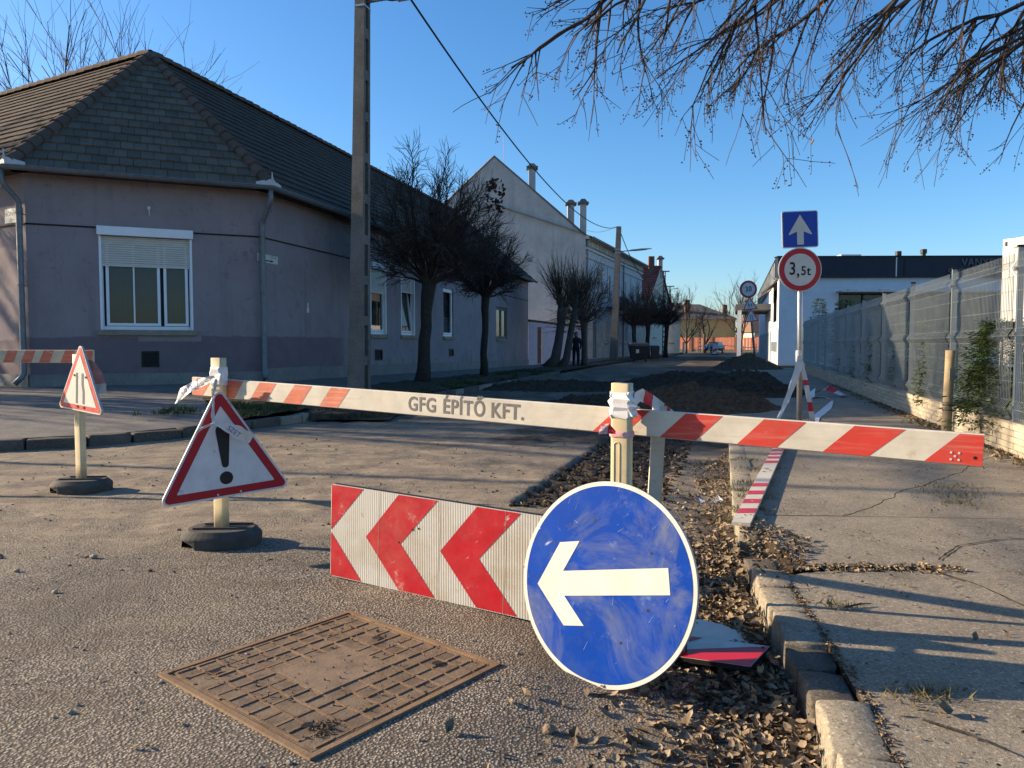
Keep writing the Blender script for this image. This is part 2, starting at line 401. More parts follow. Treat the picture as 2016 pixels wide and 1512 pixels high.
class Fr:
    """wall frame: u along the wall, o outward, z up"""
    def __init__(s, A, B=None, d=None):
        s.A = Vector(A[:2]); s.t = (Vector(B[:2]) - s.A) if B is not None else Vector(d)
        s.L = s.t.length; s.t = s.t.normalized(); s.n = Vector((s.t.y, -s.t.x))
    def w(s, u, o, z): p = s.A + s.t * u + s.n * o; return (p.x, p.y, z)
    def box(s, mb, u0, u1, o0, o1, z0, z1, mi=0):
        w = s.w
        mb.hexa([w(u0, o1, z0), w(u1, o1, z0), w(u1, o0, z0), w(u0, o0, z0), w(u0, o1, z1), w(u1, o1, z1), w(u1, o0, z1), w(u0, o0, z1)], mi)
def wall(mb, fr, u0, u1, z0, z1, opens=(), depth=.16, mi=0, mr=None):
    us = sorted({u0, u1} | {q for o in opens for q in o[:2]}); zs = sorted({z0, z1} | {q for o in opens for q in o[2:4]})
    for a, b in zip(us, us[1:]):
        for c, d in zip(zs, zs[1:]):
            mu, mz = (a + b) / 2, (c + d) / 2
            if any(o[0] < mu < o[1] and o[2] < mz < o[3] for o in opens): continue
            mb.poly([fr.w(a, 0, c), fr.w(b, 0, c), fr.w(b, 0, d), fr.w(a, 0, d)], mi)
    mr = mi if mr is None else mr
    for a, b, c, d in [o[:4] for o in opens]:
        for p, q in (((a, c), (b, c)), ((b, c), (b, d)), ((b, d), (a, d)), ((a, d), (a, c))):
            mb.poly([fr.w(p[0], 0, p[1]), fr.w(q[0], 0, q[1]), fr.w(q[0], -depth, q[1]), fr.w(p[0], -depth, p[1])], mr)
class SignFr:
    """plate frame: u right, v up, n to the front"""
    def __init__(s, c, yaw=0, lean=0, roll=0):
        s.c = Vector(c); n = Vector((-sin(yaw) * cos(lean), -cos(yaw) * cos(lean), sin(lean)))
        u = Vector((cos(yaw), -sin(yaw), 0)); v = u.cross(n) * -1
        if v.z < 0: v = -v
        s.u = u * cos(roll) + v * sin(roll); s.v = v * cos(roll) - u * sin(roll); s.n = n
    def w(s, a, b, o=0): return s.c + s.u * a + s.v * b + s.n * o
    def sheet(s, mb, pts, o, mi=0): mb.poly([s.w(a, b, o) for a, b in pts], mi)
    def plate(s, mb, pts, o0, o1, mi=0, mf=None):
        n = len(pts); i = len(mb.v); mb.v += [tuple(s.w(a, b, o0)) for a, b in pts] + [tuple(s.w(a, b, o1)) for a, b in pts]
        mb.f.append(tuple(i + k for k in range(n - 1, -1, -1))); mb.m.append(mi)
        mb.f.append(tuple(i + n + k for k in range(n))); mb.m.append(mi if mf is None else mf)
        for k in range(n): k2 = (k + 1) % n; mb.f.append((i + k, i + k2, i + n + k2, i + n + k)); mb.m.append(mi)
    def mx(s, a=0, b=0, o=0):
        p = s.w(a, b, o); return Matrix(((s.u.x, s.v.x, s.n.x, p.x), (s.u.y, s.v.y, s.n.y, p.y), (s.u.z, s.v.z, s.n.z, p.z), (0, 0, 0, 1)))
def circ(r, n=48, cx=0, cy=0): return [(cx + r * cos(2 * pi * k / n), cy + r * sin(2 * pi * k / n)) for k in range(n)]
def roundpoly(pts, r, n=6):
    out = []; N = len(pts)
    for i in range(N):
        p = Vector(pts[i]); a = (Vector(pts[i - 1]) - p).normalized(); b = (Vector(pts[(i + 1) % N]) - p).normalized()
        h = a.angle(b) / 2; d = r / math.tan(h); c = p + (a + b).normalized() * (r / sin(h))
        s0 = p + a * d - c; s1 = p + b * d - c; a0 = atan2(s0.y, s0.x); da = atan2(s1.y, s1.x) - a0
        while da > pi: da -= 2 * pi
        while da < -pi: da += 2 * pi
        out += [(c.x + r * cos(a0 + da * k / n), c.y + r * sin(a0 + da * k / n)) for k in range(n + 1)]
    return out
def tri(S): h = S * .866; return [(-S / 2, -h / 3), (S / 2, -h / 3), (0, h * 2 / 3)]
def text_data(s, size, m, extrude=0, align='CENTER', sx=1., bold=0):
    cu = bpy.data.curves.new('lettering', 'FONT'); cu.body = s; cu.size = size; cu.align_x = align; cu.align_y = 'CENTER'
    cu.extrude = extrude; cu.resolution_u = 3; cu.offset = bold; cu.space_character = 1.08
    o = bpy.data.objects.new('tmp_text', cu); C.objects.link(o)
    dg = bpy.context.evaluated_depsgraph_get(); dg.update()
    me = bpy.data.meshes.new_from_object(o.evaluated_get(dg)); me.name = 'lettering'
    bpy.data.objects.remove(o); bpy.data.curves.remove(cu)
    if sx != 1:
        for v in me.vertices: v.co.x *= sx
    me.materials.clear(); me.materials.append(m); return me
def fbm(x, y, z=0, o=5, h=.9, l=2.1): return noise.fractal(Vector((x, y, z)), h, l, o)
def lerp(a, b, t): return a + (b - a) * t
def polylerp(P, t):
    i = min(int(t), len(P) - 2); k = t - i; return (lerp(P[i][0], P[i + 1][0], k), lerp(P[i][1], P[i + 1][1], k))

# ------------------------------------------------------------------ ground
mb = MB(); mb.poly([(-900, -300, -.35), (900, -300, -.35), (900, 1500, -.35), (-900, 1500, -.35)])
mb.build('ground', m_ground, kind='structure')
KR = [(.60, .8), (.91, 2.116), (1.0, 2.5), (1.06, 2.95), (1.18, 3.7), (1.28, 4.1), (1.45, 4.95), (1.84, 6.38), (2.54, 8.93), (2.98, 10.5), (4.4, 15.4), (10.1, 35), (17, 59), (26, 90)]
def kerb_x(y):
    for a, b in zip(KR, KR[1:]):
        if y <= b[1]: return lerp(a[0], b[0], (y - a[1]) / (b[1] - a[1]))
    return 26
def sst(a, b, x):
    t = max(0, min(1, (x - a) / (b - a))); return t * t * (3 - 2 * t)
def in_trench(x, y):
    if y < 5.45: return 0
    l = .03 + (y - 5.95) * .305 + .035 * fbm(x * 3, y * 3, 3, 3) ; r = 1.02 + (y - 5.6) * .30 + .06 * fbm(x * 3, y * 3, 9, 3)
    f = 5.72 + .05 * fbm(x * 4, 2, 5, 3) - (x - .1) * .1
    return sst(l, l + .05, x) * (1 - sst(r - .1, r + .05, x)) * sst(f, f + .06, y)
def road_z(x, y):
    dk = kerb_x(y) - x
    z = -.10 * sst(0, 1, 1 - dk / 1.8) if y < 14 else -.10 * sst(0, 1, 1 - dk / 1.8) * max(0, 1 - (y - 14) / 6)
    z += .006 * fbm(x * .9, y * .9, 0, 3)
    d = sqrt((x + .664) ** 2 + (y - 2.8) ** 2)
    return lerp(-.014 - .02 * (x + .664), z, sst(.60, .95, d))
xs = np.concatenate([np.arange(-20, -7, .35), np.arange(-7, 3.3, .04), np.arange(3.3, 34, .6)])
ys = np.concatenate([np.arange(.5, 10.2, .04), np.arange(10.2, 22, .2), np.arange(22, 140, 2.)])
V = []; dirt = []; soil = []
for y in ys:
    for x in xs:
        x_, y_ = float(x), float(y)
        t = in_trench(x_, y_) if -.5 < x_ < 9 and y_ < 12 else 0.
        z = road_z(x_, y_)
        n1 = fbm(x_ * 1.3, y_ * 1.3, 4, 4)
        so = t
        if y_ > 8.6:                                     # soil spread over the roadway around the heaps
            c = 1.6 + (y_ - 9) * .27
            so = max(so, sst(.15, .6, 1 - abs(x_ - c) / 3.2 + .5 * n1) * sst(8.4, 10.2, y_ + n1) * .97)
        if y_ > 10.5: so = max(so, (.62 + .45 * n1) * sst(10.5, 13, y_ + n1))  # soil darkens the road from here on, partly in place of cast shade
        if t > 0 and y_ < 10.2: z -= t * (.03 + .03 * fbm(x_ * 7, y_ * 7, 1, 4))
        elif so > .2: z += .035 * so * fbm(x_ * 4, y_ * 4, 2, 4)
        d = sst(4.2, 6.2, y_ + .5 * n1 - .28 * x_) * .95
        if y_ < 5.6: d = max(d, .75 * sst(.55, .1, kerb_x(y_) - x_ - .35 + .2 * n1) if x_ < 1.6 else 0)
        if d > .25 and t < .1 and y_ < 10.2: z += .010 * d * max(0, fbm(x_ * 5, y_ * 5, 7, 5))
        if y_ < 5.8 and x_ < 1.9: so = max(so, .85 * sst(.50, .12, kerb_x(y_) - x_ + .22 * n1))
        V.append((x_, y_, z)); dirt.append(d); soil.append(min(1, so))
nx = len(xs); F = [(j * nx + i, j * nx + i + 1, (j + 1) * nx + i + 1, (j + 1) * nx + i) for j in range(len(ys) - 1) for i in range(nx - 1)]
me = bpy.data.meshes.new('road'); me.from_pydata(V, [], F); me.materials.append(m_asphalt)
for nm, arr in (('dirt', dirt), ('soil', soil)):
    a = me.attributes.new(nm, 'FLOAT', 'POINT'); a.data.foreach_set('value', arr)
me.polygons.foreach_set('use_smooth', [True] * len(F)); me.update()
link('road', me, kind='structure')

# left pavement and verge
KL = [(-20, 6.6), (-9, 7.75), (-5.71, 8.55), (-5.03, 8.85), (-4.17, 9.8), (-3.58, 11.0), (-2.99, 12.2), (-2.33, 14.1), (-.95, 19.5), (2, 31), (4.9, 42), (10, 59), (17, 80), (25, 110)]
CL = Vector((-9.55, 15.2)); CR = Vector((-5.55, 17.0)); DL = Vector((-.873, .488)).normalized(); DR = Vector((.251, .968)).normalized()
FR_ = CR + DR * 25.6
WL = [tuple(CL + DL * 14), tuple(CL + DL * 5), tuple(CL), tuple(CL.lerp(CR, .1)), tuple(CL.lerp(CR, .45)), tuple(CL.lerp(CR, .75)), tuple(CR), tuple(CR + DR * 2), tuple(CR + DR * 6), tuple(CR + DR * 15), tuple(FR_), (5.5, 58), (13.3, 79), (23, 110)]
def zh(y): return .36 if y < 17 else max(.06, .36 - (y - 17) * .0125)
def left_z(p, v):
    y = p[1]; zk = .12 if y < 20 else max(.05, .12 - (y - 20) * .003)
    return lerp(zk, zh(y), v) + .012 * fbm(p[0] * 1.5, p[1] * 1.5, 0, 4)
def left_strip(t0, t1, v0, v1, nt_, nv, inner=0):
    mb = MB(); P = []
    for i in range(nt_ + 1):
        t = lerp(t0, t1, i / nt_); a = polylerp(KL, t); b = polylerp(WL, t); row = []
        for j in range(nv + 1):
            v = lerp(v0, v1, j / nv)
            dd = sqrt((b[0] - a[0]) ** 2 + (b[1] - a[1]) ** 2); vv = max(v, inner / dd) if j == 0 and v0 == 0 else v
            p = (lerp(a[0], b[0], vv), lerp(a[1], b[1], vv)); row.append((p[0], p[1], left_z(p, vv)))
        P.append(row)
    b = 0
    for r in P: mb.v += r
    for i in range(nt_):
        for j in range(nv):
            o = i * (nv + 1) + j; mb.f.append((o, o + nv + 1, o + nv + 2, o + 1)); mb.m.append(0)
    return mb
left_strip(0, 4.6, 0, 1, 70, 40, .17).build('pavement', m_pave_l, smooth=True, kind='structure')
left_strip(4.6, 13, .52, 1, 150, 10).build('pavement', m_pave_l, smooth=True, kind='structure')
vg = left_strip(4.6, 13, 0, .52, 200, 16, .17)
vg.v = [(x, y, z + .02 + .06 * max(-.3, fbm(x * 2.2, y * 2.2, 5, 5))) for x, y, z in vg.v]
vg.build('verge', m_soil_c, smooth=True, kind='structure')

def rough_box(p0, p1, w, z0, z1, seed, amp=.012, side=1, seg=(5, 3, 3)):
    """kerb stone from p0 to p1, width w to the given side, worn edges"""
    bm = bmesh.new(); bmesh.ops.create_cube(bm, size=1)
    bmesh.ops.bevel(bm, geom=bm.edges[:], offset=.07, segments=2, affect='EDGES', profile=.6)
    bmesh.ops.subdivide_edges(bm, edges=bm.edges[:], cuts=1, use_grid_fill=True)
    a = Vector((p0[0], p0[1], 0)); b = Vector((p1[0], p1[1], 0)); d = b - a; L = d.length; d.normalize(); n = Vector((d.y, -d.x, 0)) * side
    for v in bm.verts:
        c = v.co
        p = a + d * ((c.x + .5) * L) + n * ((c.y + .5) * w) + Vector((0, 0, lerp(z0, z1, c.z + .5)))
        q = noise.noise_vector(p * 5 + Vector((seed, 0, 0))) * amp + noise.noise_vector(p * 17 + Vector((seed, 3, 0))) * amp * .5
        v.co = p + q
    me = bpy.data.meshes.new('kerb_stone'); bm.to_mesh(me); bm.free()
    me.polygons.foreach_set('use_smooth', [True] * len(me.polygons)); return me
# left kerb: one object per stone, laid along the pavement edge
kl = link('kerb', None, kind='structure', mx=Matrix.Translation((-5, 8.8, 0)))
def along(P, step):
    out = [P[0]]; acc = 0
    pts = []
    for a, b in zip(P, P[1:]):
        L = sqrt((b[0] - a[0]) ** 2 + (b[1] - a[1]) ** 2); n = max(1, int(L / .05))
        pts += [(lerp(a[0], b[0], k / n), lerp(a[1], b[1], k / n)) for k in range(n)]
    last = pts[0]; o = [last]; nxt = step()
    d = 0
    for p, q in zip(pts, pts[1:]):
        d += sqrt((q[0] - p[0]) ** 2 + (q[1] - p[1]) ** 2)
        if d >= nxt: o.append(q); d = 0; nxt = step()
    return o
kp = along([p for p in KL if p[1] < 32], lambda: U(.42, .68))
for i, (a, b) in enumerate(zip(kp, kp[1:])):
    g = .012 / max(.1, sqrt((b[0] - a[0]) ** 2 + (b[1] - a[1]) ** 2))
    p0 = (lerp(a[0], b[0], g), lerp(a[1], b[1], g)); p1 = (lerp(a[0], b[0], 1 - g), lerp(a[1], b[1], 1 - g))
    link('kerb_stone', rough_box(p0, p1, U(.15, .19), -.08, .125 + U(-.012, .014), i, .014, -1), kl).data.materials.append(m_kerb_d if R() < .8 else m_kerb)
# right kerb
kr = link('kerb', None, kind='structure', mx=Matrix.Translation((1, 2.5, 0)))
kseg = [(.70, 1.18, .05, 0, .165), (.81, 1.70, .052, 0, .165), (.905, 2.10, .052, 0, .165), (.985, 2.44, .036, 1, .16), (1.03, 2.72, .030, 1, .155), (1.055, 2.94, .050, 0, .165), (1.12, 3.28, .053, 0, .165), (1.175, 3.62, .051, 0, .165), (1.235, 3.9, .02, 1, .15), (1.30, 4.2, -.04, 1, .15)]
for i, (a, b) in enumerate(zip(kseg, kseg[1:])):
    dz = a[2]; link('kerb_stone', rough_box((a[0], a[1] + .003), (b[0], b[1] - .003), a[4], -.2, dz, 40 + i, .026 if a[3] else .019, 1), kr).data.materials.append(m_kerb_d if a[3] else m_kerb)
kp = along([(1.40, 4.72), (1.45, 4.95), (1.84, 6.38), (2.54, 8.93), (2.98, 10.5), (4.4, 15.4), (10.1, 35)], lambda: U(.9, 1.05))
for i, (a, b) in enumerate(zip(kp, kp[1:])):
    link('kerb_stone', rough_box((lerp(a[0], b[0], .01), lerp(a[1], b[1], .01)), (lerp(a[0], b[0], .99), lerp(a[1], b[1], .99)), .19, -.2, .052 + U(-.006, .006), 80 + i, .009, 1), kr).data.materials.append(m_kerb)

# right pavement: cast slabs split by joints and cracks, over a soil bed
FA = Vector((5.26, 8.04)); FD = Vector((.2768, .961)).normalized()
def fence_x(y): return FA.x + (y - FA.y) * FD.x / FD.y
mb = MB()
mb.poly([(kerb_x(.8) + .14, .8, .040), (fence_x(.8) + .5, .8, .040), (fence_x(60) + .5, 60, .040), (kerb_x(60) + .14, 60, .040)])
mb.build('pavement_bed', m_soil_c, kind='structure')
def jag(P, amp=.02, step=.05):
    out = []
    for a, b in zip(P, P[1:]):
        L = sqrt((b[0] - a[0]) ** 2 + (b[1] - a[1]) ** 2); n = max(1, int(L / step))
        for k in range(n):
            x, y = lerp(a[0], b[0], k / n), lerp(a[1], b[1], k / n)
            q = noise.noise_vector(Vector((x * 4, y * 4, 1))) * amp + noise.noise_vector(Vector((x * 15, y * 15, 2))) * amp * .5
            out.append((x + q.x, y + q.y))
    q = noise.noise_vector(Vector((P[-1][0] * 4, P[-1][1] * 4, 1))) * amp + noise.noise_vector(Vector((P[-1][0] * 15, P[-1][1] * 15, 2))) * amp * .5
    return out + [(P[-1][0] + q.x, P[-1][1] + q.y)]
def kin(y, o=.17): return (kerb_x(y) + o - .006, y)
gapA = jag([kin(3.86, .2), (1.75, 3.93), (2.14, 3.90), (2.24, 3.62), (2.27, 3.24), (2.52, 2.6), (2.75, 1.9), (3.0, .8)])
seam = jag([kin(5.13), (1.9, 5.10), (2.55, 5.06), (3.35, 5.0), (fence_x(4.95) - .05, 4.95)], .006)
diag = jag([(2.2, 5.085), (2.55, 5.35), (2.95, 5.85), (3.35, 6.2), (4.0, 6.82), (4.6, 7.5), (fence_x(8.1) - .05, 8.1)], .03)
crk = jag([(2.27, 4.02), (2.5, 4.28), (2.85, 4.45), (3.5, 4.55)], .02)
pv = link('pavement', None, kind='structure', mx=Matrix.Translation((2.5, 5, 0)))
def inset(P, g):
    n = len(P); A = sum(P[i][0] * P[(i + 1) % n][1] - P[(i + 1) % n][0] * P[i][1] for i in range(n)); s = 1 if A > 0 else -1; out = []
    for i in range(n):
        a, b = Vector(P[i - 1]), Vector(P[(i + 1) % n]); d = (b - a)
        if d.length < 1e-9: out.append(P[i]); continue
        d.normalize(); out.append((P[i][0] - d.y * g * s, P[i][1] + d.x * g * s))
    return out if s > 0 else out[::-1]
def slab(P, g, zt, tilt=(0, 0)):
    P = inset(P, g); cx = sum(p[0] for p in P) / len(P); cy = sum(p[1] for p in P) / len(P)
    mb = MB(); mb.prism(P, -.05, lambda p: zt + (p[0] - cx) * tilt[0] + (p[1] - cy) * tilt[1], 1, 0); return mb.build('slab', [m_pave, m_soil], pv)
slab([kin(.8), kin(2.0), kin(3.0), kin(3.5), (kin(3.78)[0], 3.76)] + [(x, y - .06 if x < 2.2 else y) for x, y in gapA[1:]], .006, .0505)
# slab beyond the wide joint, up to the seam
iS = min(range(len(seam)), key=lambda i: abs(seam[i][0] - 2.2))
slab([(gapA[0][0] + .12, gapA[0][1] + .05)] + gapA[1:] + [(fence_x(.8) + .3, .8), (fence_x(4.95) - .05, 4.95)] + seam[::-1] + [kin(4.9), kin(4.5)], .005, .051)
slab(seam[:iS + 1] + diag[1:] + [(fence_x(9.2) - .05, 9.2), kin(9.2), kin(7.5), kin(6.2)], .003, .053)
slab(seam[iS:] + diag[::-1], .003, .051)
yy = 9.2
for k in range(11):
    y2 = yy + 2.6
    sl = slab(jag([kin(yy), (fence_x(yy) - .05, yy)], .004, .3) + jag([(fence_x(y2) - .05, y2), kin(y2)], .004, .3), .006, .052 + U(-.004, .004)); yy = y2
# hairline crack: a real groove filled with dark grit
mb = MB()
for a, b in zip(crk, crk[1:]):
    d = Vector((b[0] - a[0], b[1] - a[1])).normalized(); n = Vector((-d.y, d.x)) * U(.003, .007)
    mb.poly([(a[0] - n.x, a[1] - n.y, .0565), (b[0] - n.x, b[1] - n.y, .0565), (b[0] + n.x, b[1] + n.y, .0565), (a[0] + n.x, a[1] + n.y, .0565)])
mb.build('crack', m_soil, pv)

# ------------------------------------------------------------------ corner house
house = thing('corner_house', 'single storey lilac corner house with dark tiled hip roof and cut corner', 'house', (CR.x, CR.y, .3))
HZ = 4.92; PT = .832
fL = Fr(CL + DL * 14, CL); fC = Fr(CL, CR); fR = Fr(CR, FR_); fG = Fr(FR_, FR_ + DL * 9.6)
def uR(px):
    k = (px - 1008) / 1510.; return (17 * k + 5.55) / (.251 - .968 * k)
winC = (1.252, 3.013, 1.50, 3.42)
winsR = [(uR(730), uR(761), 1.50, 3.42), (uR(790), uR(817), 1.50, 3.42), (uR(873), uR(893), 1.50, 3.30), (uR(977), uR(999), 1.45, 2.95)]
ventC = (1.99, 2.33, .72, 1.06); ventsR = [(uR(738), uR(753), .72, 1.05), (uR(884), uR(893), .74, 1.03)]
mb = MB()
wall(mb, fL, 0, 14, .2, HZ - .02, [(9.2, 10.6, 1.5, 3.42)])
wall(mb, fC, 0, fC.L, .2, HZ - .02, [winC, ventC])
wall(mb, fR, 0, fR.L, -.1, HZ - .02, winsR + ventsR)
mb.build('wall', m_lilac, house)
mb = MB()                                                             # far gable with its triangle
dA = None
def plane_z(q, n, p): return HZ - PT * ((p[0] - q.x) * n.x + (p[1] - q.y) * n.y)
def solve_apex():
    # z equal on the three planes
    A = np.array([[fL.n.x - fC.n.x, fL.n.y - fC.n.y], [fR.n.x - fC.n.x, fR.n.y - fC.n.y]])
    b = np.array([fL.n.dot(CL) - fC.n.dot(CL), fR.n.dot(CR) - fC.n.dot(CL)])
    x = np.linalg.solve(A, b); return Vector((float(x[0]), float(x[1])))
AP = solve_apex(); APZ = plane_z(CL, fC.n, AP)
dR = -(AP - CR).dot(fR.n); dL = -(AP - CL).dot(fL.n)
def isect(p, d, q, e):
    k = d.x * e.y - d.y * e.x; t = ((q.x - p.x) * e.y - (q.y - p.y) * e.x) / k; return p + d * t
OH = .40
EZ = HZ + PT * -OH
eL0 = CL + DL * 14.3 + fL.n * OH
eCL = isect(CL + fL.n * OH, DL, CL + fC.n * OH, fC.t); eCR = isect(CR + fC.n * OH, fC.t, CR + fR.n * OH, DR)
gOff = fG.n * .18
eFR = isect(CR + fR.n * OH, DR, FR_ + gOff, DL); rFR = isect(AP, DR, FR_ + gOff, DL)
bFR = isect(AP - fR.n * (dR + OH), DR, FR_ + gOff, DL)
rL0 = AP + DL * (14.3 + (AP - CL).dot(DL) * -1 if False else 14.0)
# inner (courtyard) eaves
inn = isect(AP - fR.n * (dR + OH), DR, AP - fL.n * (dL + OH), DL); bL0 = rL0 - fL.n * (dL + OH)
roof = MB()
def z3(p, z): return (p.x, p.y, z)
roof.poly([z3(eL0, EZ), z3(eCL, EZ), z3(AP, APZ), z3(rL0, APZ)]); roof.poly([z3(eCL, EZ), z3(eCR, EZ), z3(AP, APZ)])
roof.poly([z3(eCR, EZ), z3(eFR, EZ), z3(rFR, APZ), z3(AP, APZ)])
roof.poly([z3(AP, APZ), z3(rFR, APZ), z3(bFR, EZ), z3(inn, EZ)]); roof.poly([z3(rL0, APZ), z3(AP, APZ), z3(inn, EZ), z3(bL0, EZ)])
# boarded soffit closing the overhang
for a, b, f in ((eL0, eCL, fL), (eCL, eCR, fC), (eCR, eFR, fR)):
    a2, b2 = a - f.n * (OH + .02), b - f.n * (OH + .02); roof.poly([z3(a, EZ - .03), z3(b, EZ - .03), z3(b2, EZ - .03), z3(a2, EZ - .03)])
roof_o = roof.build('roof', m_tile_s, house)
gp = [z3(FR_, -.1), z3(FR_ + DL * 9.6, -.1), z3(FR_ + DL * 9.6, HZ), z3(isect(AP, DR, FR_, DL), APZ - .05), z3(FR_, HZ)]
mb.poly(gp); mb.poly([z3(FR_ + DL * 9.6, -.1), z3(isect(AP - fR.n * dR, DR, CR, DL), -.1), z3(isect(AP - fR.n * dR, DR, CR, DL), HZ), z3(FR_ + DL * 9.6, HZ)])
mb.build('gable_wall', m_gable, house)

tl = MB(); tl.hexa([(0, 0, .004), (1, 0, .004), (1, .44, -.012), (0, .44, -.012), (0, 0, .05), (1, 0, .05), (1, .44, .008), (0, .44, .008)])
tile_me = tl.data('tile', m_tile)
EXP = .352; TW = .252
def roof_tiles(e0, e1, r0, r1, n2, single, name, m, keep=None):
    e = Vector((e1.x - e0.x, e1.y - e0.y, 0)).normalized(); k = sqrt(1 + PT * PT)
    s = Vector((-n2.x / k, -n2.y / k, PT / k)); nn = e.cross(s).normalized()
    O = Vector((e0.x, e0.y, EZ)) + nn * .012
    def uv(p, z): d = Vector((p.x, p.y, z)) - O; return d.dot(e), d.dot(s)
    u0e, _ = uv(e0, EZ); u1e, _ = uv(e1, EZ); u0r, sa = uv(r0, APZ); u1r, _ = uv(r1, APZ)
    mb = MB(); n = int(sa / EXP); cnt = 0
    for i in range(n + 1):
        s0 = i * EXP - .04; sm = min((s0 + .1) / sa, 1); a = lerp(u0e, u0r, sm); b = lerp(u1e, u1r, sm)
        u = math.floor(a / TW) * TW + (TW / 2 if i % 2 else 0) - TW
        while u < b:
            x0, x1 = max(u, a), min(u + TW, b); u += TW
            if x1 - x0 < .05: continue
            j = U(-.006, .006); wd = x1 - x0 - .008; ln = 1. if s0 + .44 < sa else max(.3, (sa - s0) / .44)
            org = O + e * x0 + s * (s0 + j) + nn * U(0, .006)
            ca = U(-.02, .02); e2 = (e + s * ca * .6).normalized()
            mx = Matrix(((e2.x * wd, s.x * ln, nn.x, org.x), (e2.y * wd, s.y * ln, nn.y, org.y), (e2.z * wd, s.z * ln, nn.z, org.z), (0, 0, 0, 1)))
            if single: link('tile', tile_me, roof_o, mx=mx); cnt += 1
            else:
                i0 = len(mb.v); mb.v += [tuple(mx @ Vector(v)) for v in tl.v]; mb.f += [tuple(i0 + q for q in f) for f in tl.f]; mb.m += [0] * 6
    if not single: mb.build(name, m, roof_o, kind='stuff')
    return cnt
roof_tiles(eCL, eCR, AP, AP, fC.n, True, 'tile', m_tile)
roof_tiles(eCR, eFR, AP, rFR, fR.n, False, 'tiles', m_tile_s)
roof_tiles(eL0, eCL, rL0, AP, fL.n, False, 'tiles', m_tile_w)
cp = MB(); ang = [(-pi / 2 * 1.05) + k * pi * 1.05 / 7 for k in range(8)]
cp.loft([[(sin(a) * r, y, cos(a) * r - .03) for a in ang] for y, r in ((0, .155), (.05, .155), (.42, .115))], closed=False)
cp.poly([(sin(a) * .155, 0, cos(a) * .155 - .03) for a in ang])
cap_me = cp.data('ridge_tile', m_ridge, False)
def ridge(P, Q, lift=.03):
    P, Q = Vector(P), Vector(Q); d = (Q - P).normalized(); x = d.cross(Vector((0, 0, 1))).normalized(); z = x.cross(d); n = int((Q - P).length / .37)
    for i in range(n):
        p = P + d * (i * (Q - P).length / n) + z * (lift + U(-.008, .008)); a = U(-.03, .03); x2 = (x + d * a).normalized()
        link('ridge_tile', cap_me, roof_o, mx=Matrix(((x2.x, d.x, z.x, p.x), (x2.y, d.y, z.y, p.y), (x2.z, d.z, z.z, p.z), (0, 0, 0, 1))))
ridge(z3(eCL, EZ + .05), z3(AP, APZ)); ridge(z3(eCR, EZ + .05), z3(AP, APZ)); ridge(z3(rFR, APZ + .03), z3(AP, APZ + .03)); ridge(z3(rL0, APZ + .03), z3(AP, APZ + .03))
# gutter
def gutter(parent, pts, z, r, name='gutter', m=None):
    P = [Vector(p) for p in pts]; rings = []
    for i, p in enumerate(P):
        a = (P[i] - P[i - 1]).normalized() if i else (P[1] - P[0]).normalized(); b = (P[i + 1] - P[i]).normalized() if i < len(P) - 1 else a
        na, nb = Vector((a.y, -a.x)), Vector((b.y, -b.x)); n = (na + nb).normalized(); n = n / max(.3, n.dot(na))
        rings.append([(p.x + n.x * (r * .7 + r * cos(t)), p.y + n.y * (r * .7 + r * cos(t)), z + r * sin(t)) for t in [-pi * k / 8 for k in range(9)]])
    mb = MB(); mb.loft(rings, closed=False)
    tops = [[(q[0][0], q[0][1], q[0][2])] for q in rings]
    mb.tube([q[0] for q in rings], .014, 5)
    o = mb.build(name, m or m_zinc, parent, True); return o
g = gutter(house, [eL0, eCL, eCR, eFR], EZ + .0, .078)
for f, a, b in ((fC, eCL, eCR), (fR, eCR, eFR)):
    n = int((b - a).length / 1.9)
    for i in range(1, n + 1):
        p = a.lerp(b, i / (n + 1)); mb = MB(); t = f.t; c = p + f.n * .055
        mb.tube([(c.x + f.n.x * .088 * cos(q) - t.x * 0, c.y + f.n.y * .088 * cos(q), EZ + .088 * sin(q)) for q in [-pi * k / 8 for k in range(9)]], .009, 4)
        mb.build('gutter_bracket', m_zinc, g)
for c, f1, f2 in ((eCL, fL, fC), (eCR, fC, fR)):
    mb = MB(); o = c + (f1.n + f2.n).normalized() * .10
    for f, sg in ((f1, -1), (f2, 1)):
        a = o; b = o + f.t * sg * .34
        mb.hexa([z3(a, EZ + .01), z3(b, EZ + .01), z3(b - f.n * .012, EZ + .01), z3(a - f.n * .012, EZ + .01), z3(a, EZ + .16), z3(b, EZ + .075), z3(b - f.n * .012, EZ + .075), z3(a - f.n * .012, EZ + .16)])
    q = o; mb.hexa([(q.x - .02, q.y - .02, EZ + .1), (q.x + .02, q.y - .02, EZ + .1), (q.x + .02, q.y + .02, EZ + .1), (q.x - .02, q.y + .02, EZ + .1), (q.x - .012, q.y - .012, EZ + .30), (q.x, q.y - .012, EZ + .30), (q.x, q.y, EZ + .30), (q.x - .012, q.y, EZ + .30)])
    mb.build('corner_flashing', m_zincw, g)
def downpipe(pts, r=.055, bands=(1.2, 2.4, 3.6)):
    mb = MB(); P = [Vector(p) for p in pts]; Q = [P[0]]
    for a, b, c in zip(P, P[1:], P[2:]):
        u = (a - b).normalized(); v = (c - b).normalized(); Q += [b + u * .07, b + (u + v) * .022, b + v * .07]
    Q.append(P[-1]); mb.tube(Q, r, 12); o = mb.build('downpipe', m_zinc, house, True)
    x, y = P[-3].x, P[-3].y
    for z in bands: mb = MB(); mb.tube([(x, y, z - .018), (x, y, z + .018)], r + .008, 12); mb.box(x - .008, x + .008, y, y + .16, z - .008, z + .008); mb.build('pipe_clip', m_steeld, o)
dpL = CL + (fL.n + fC.n).normalized() * .14
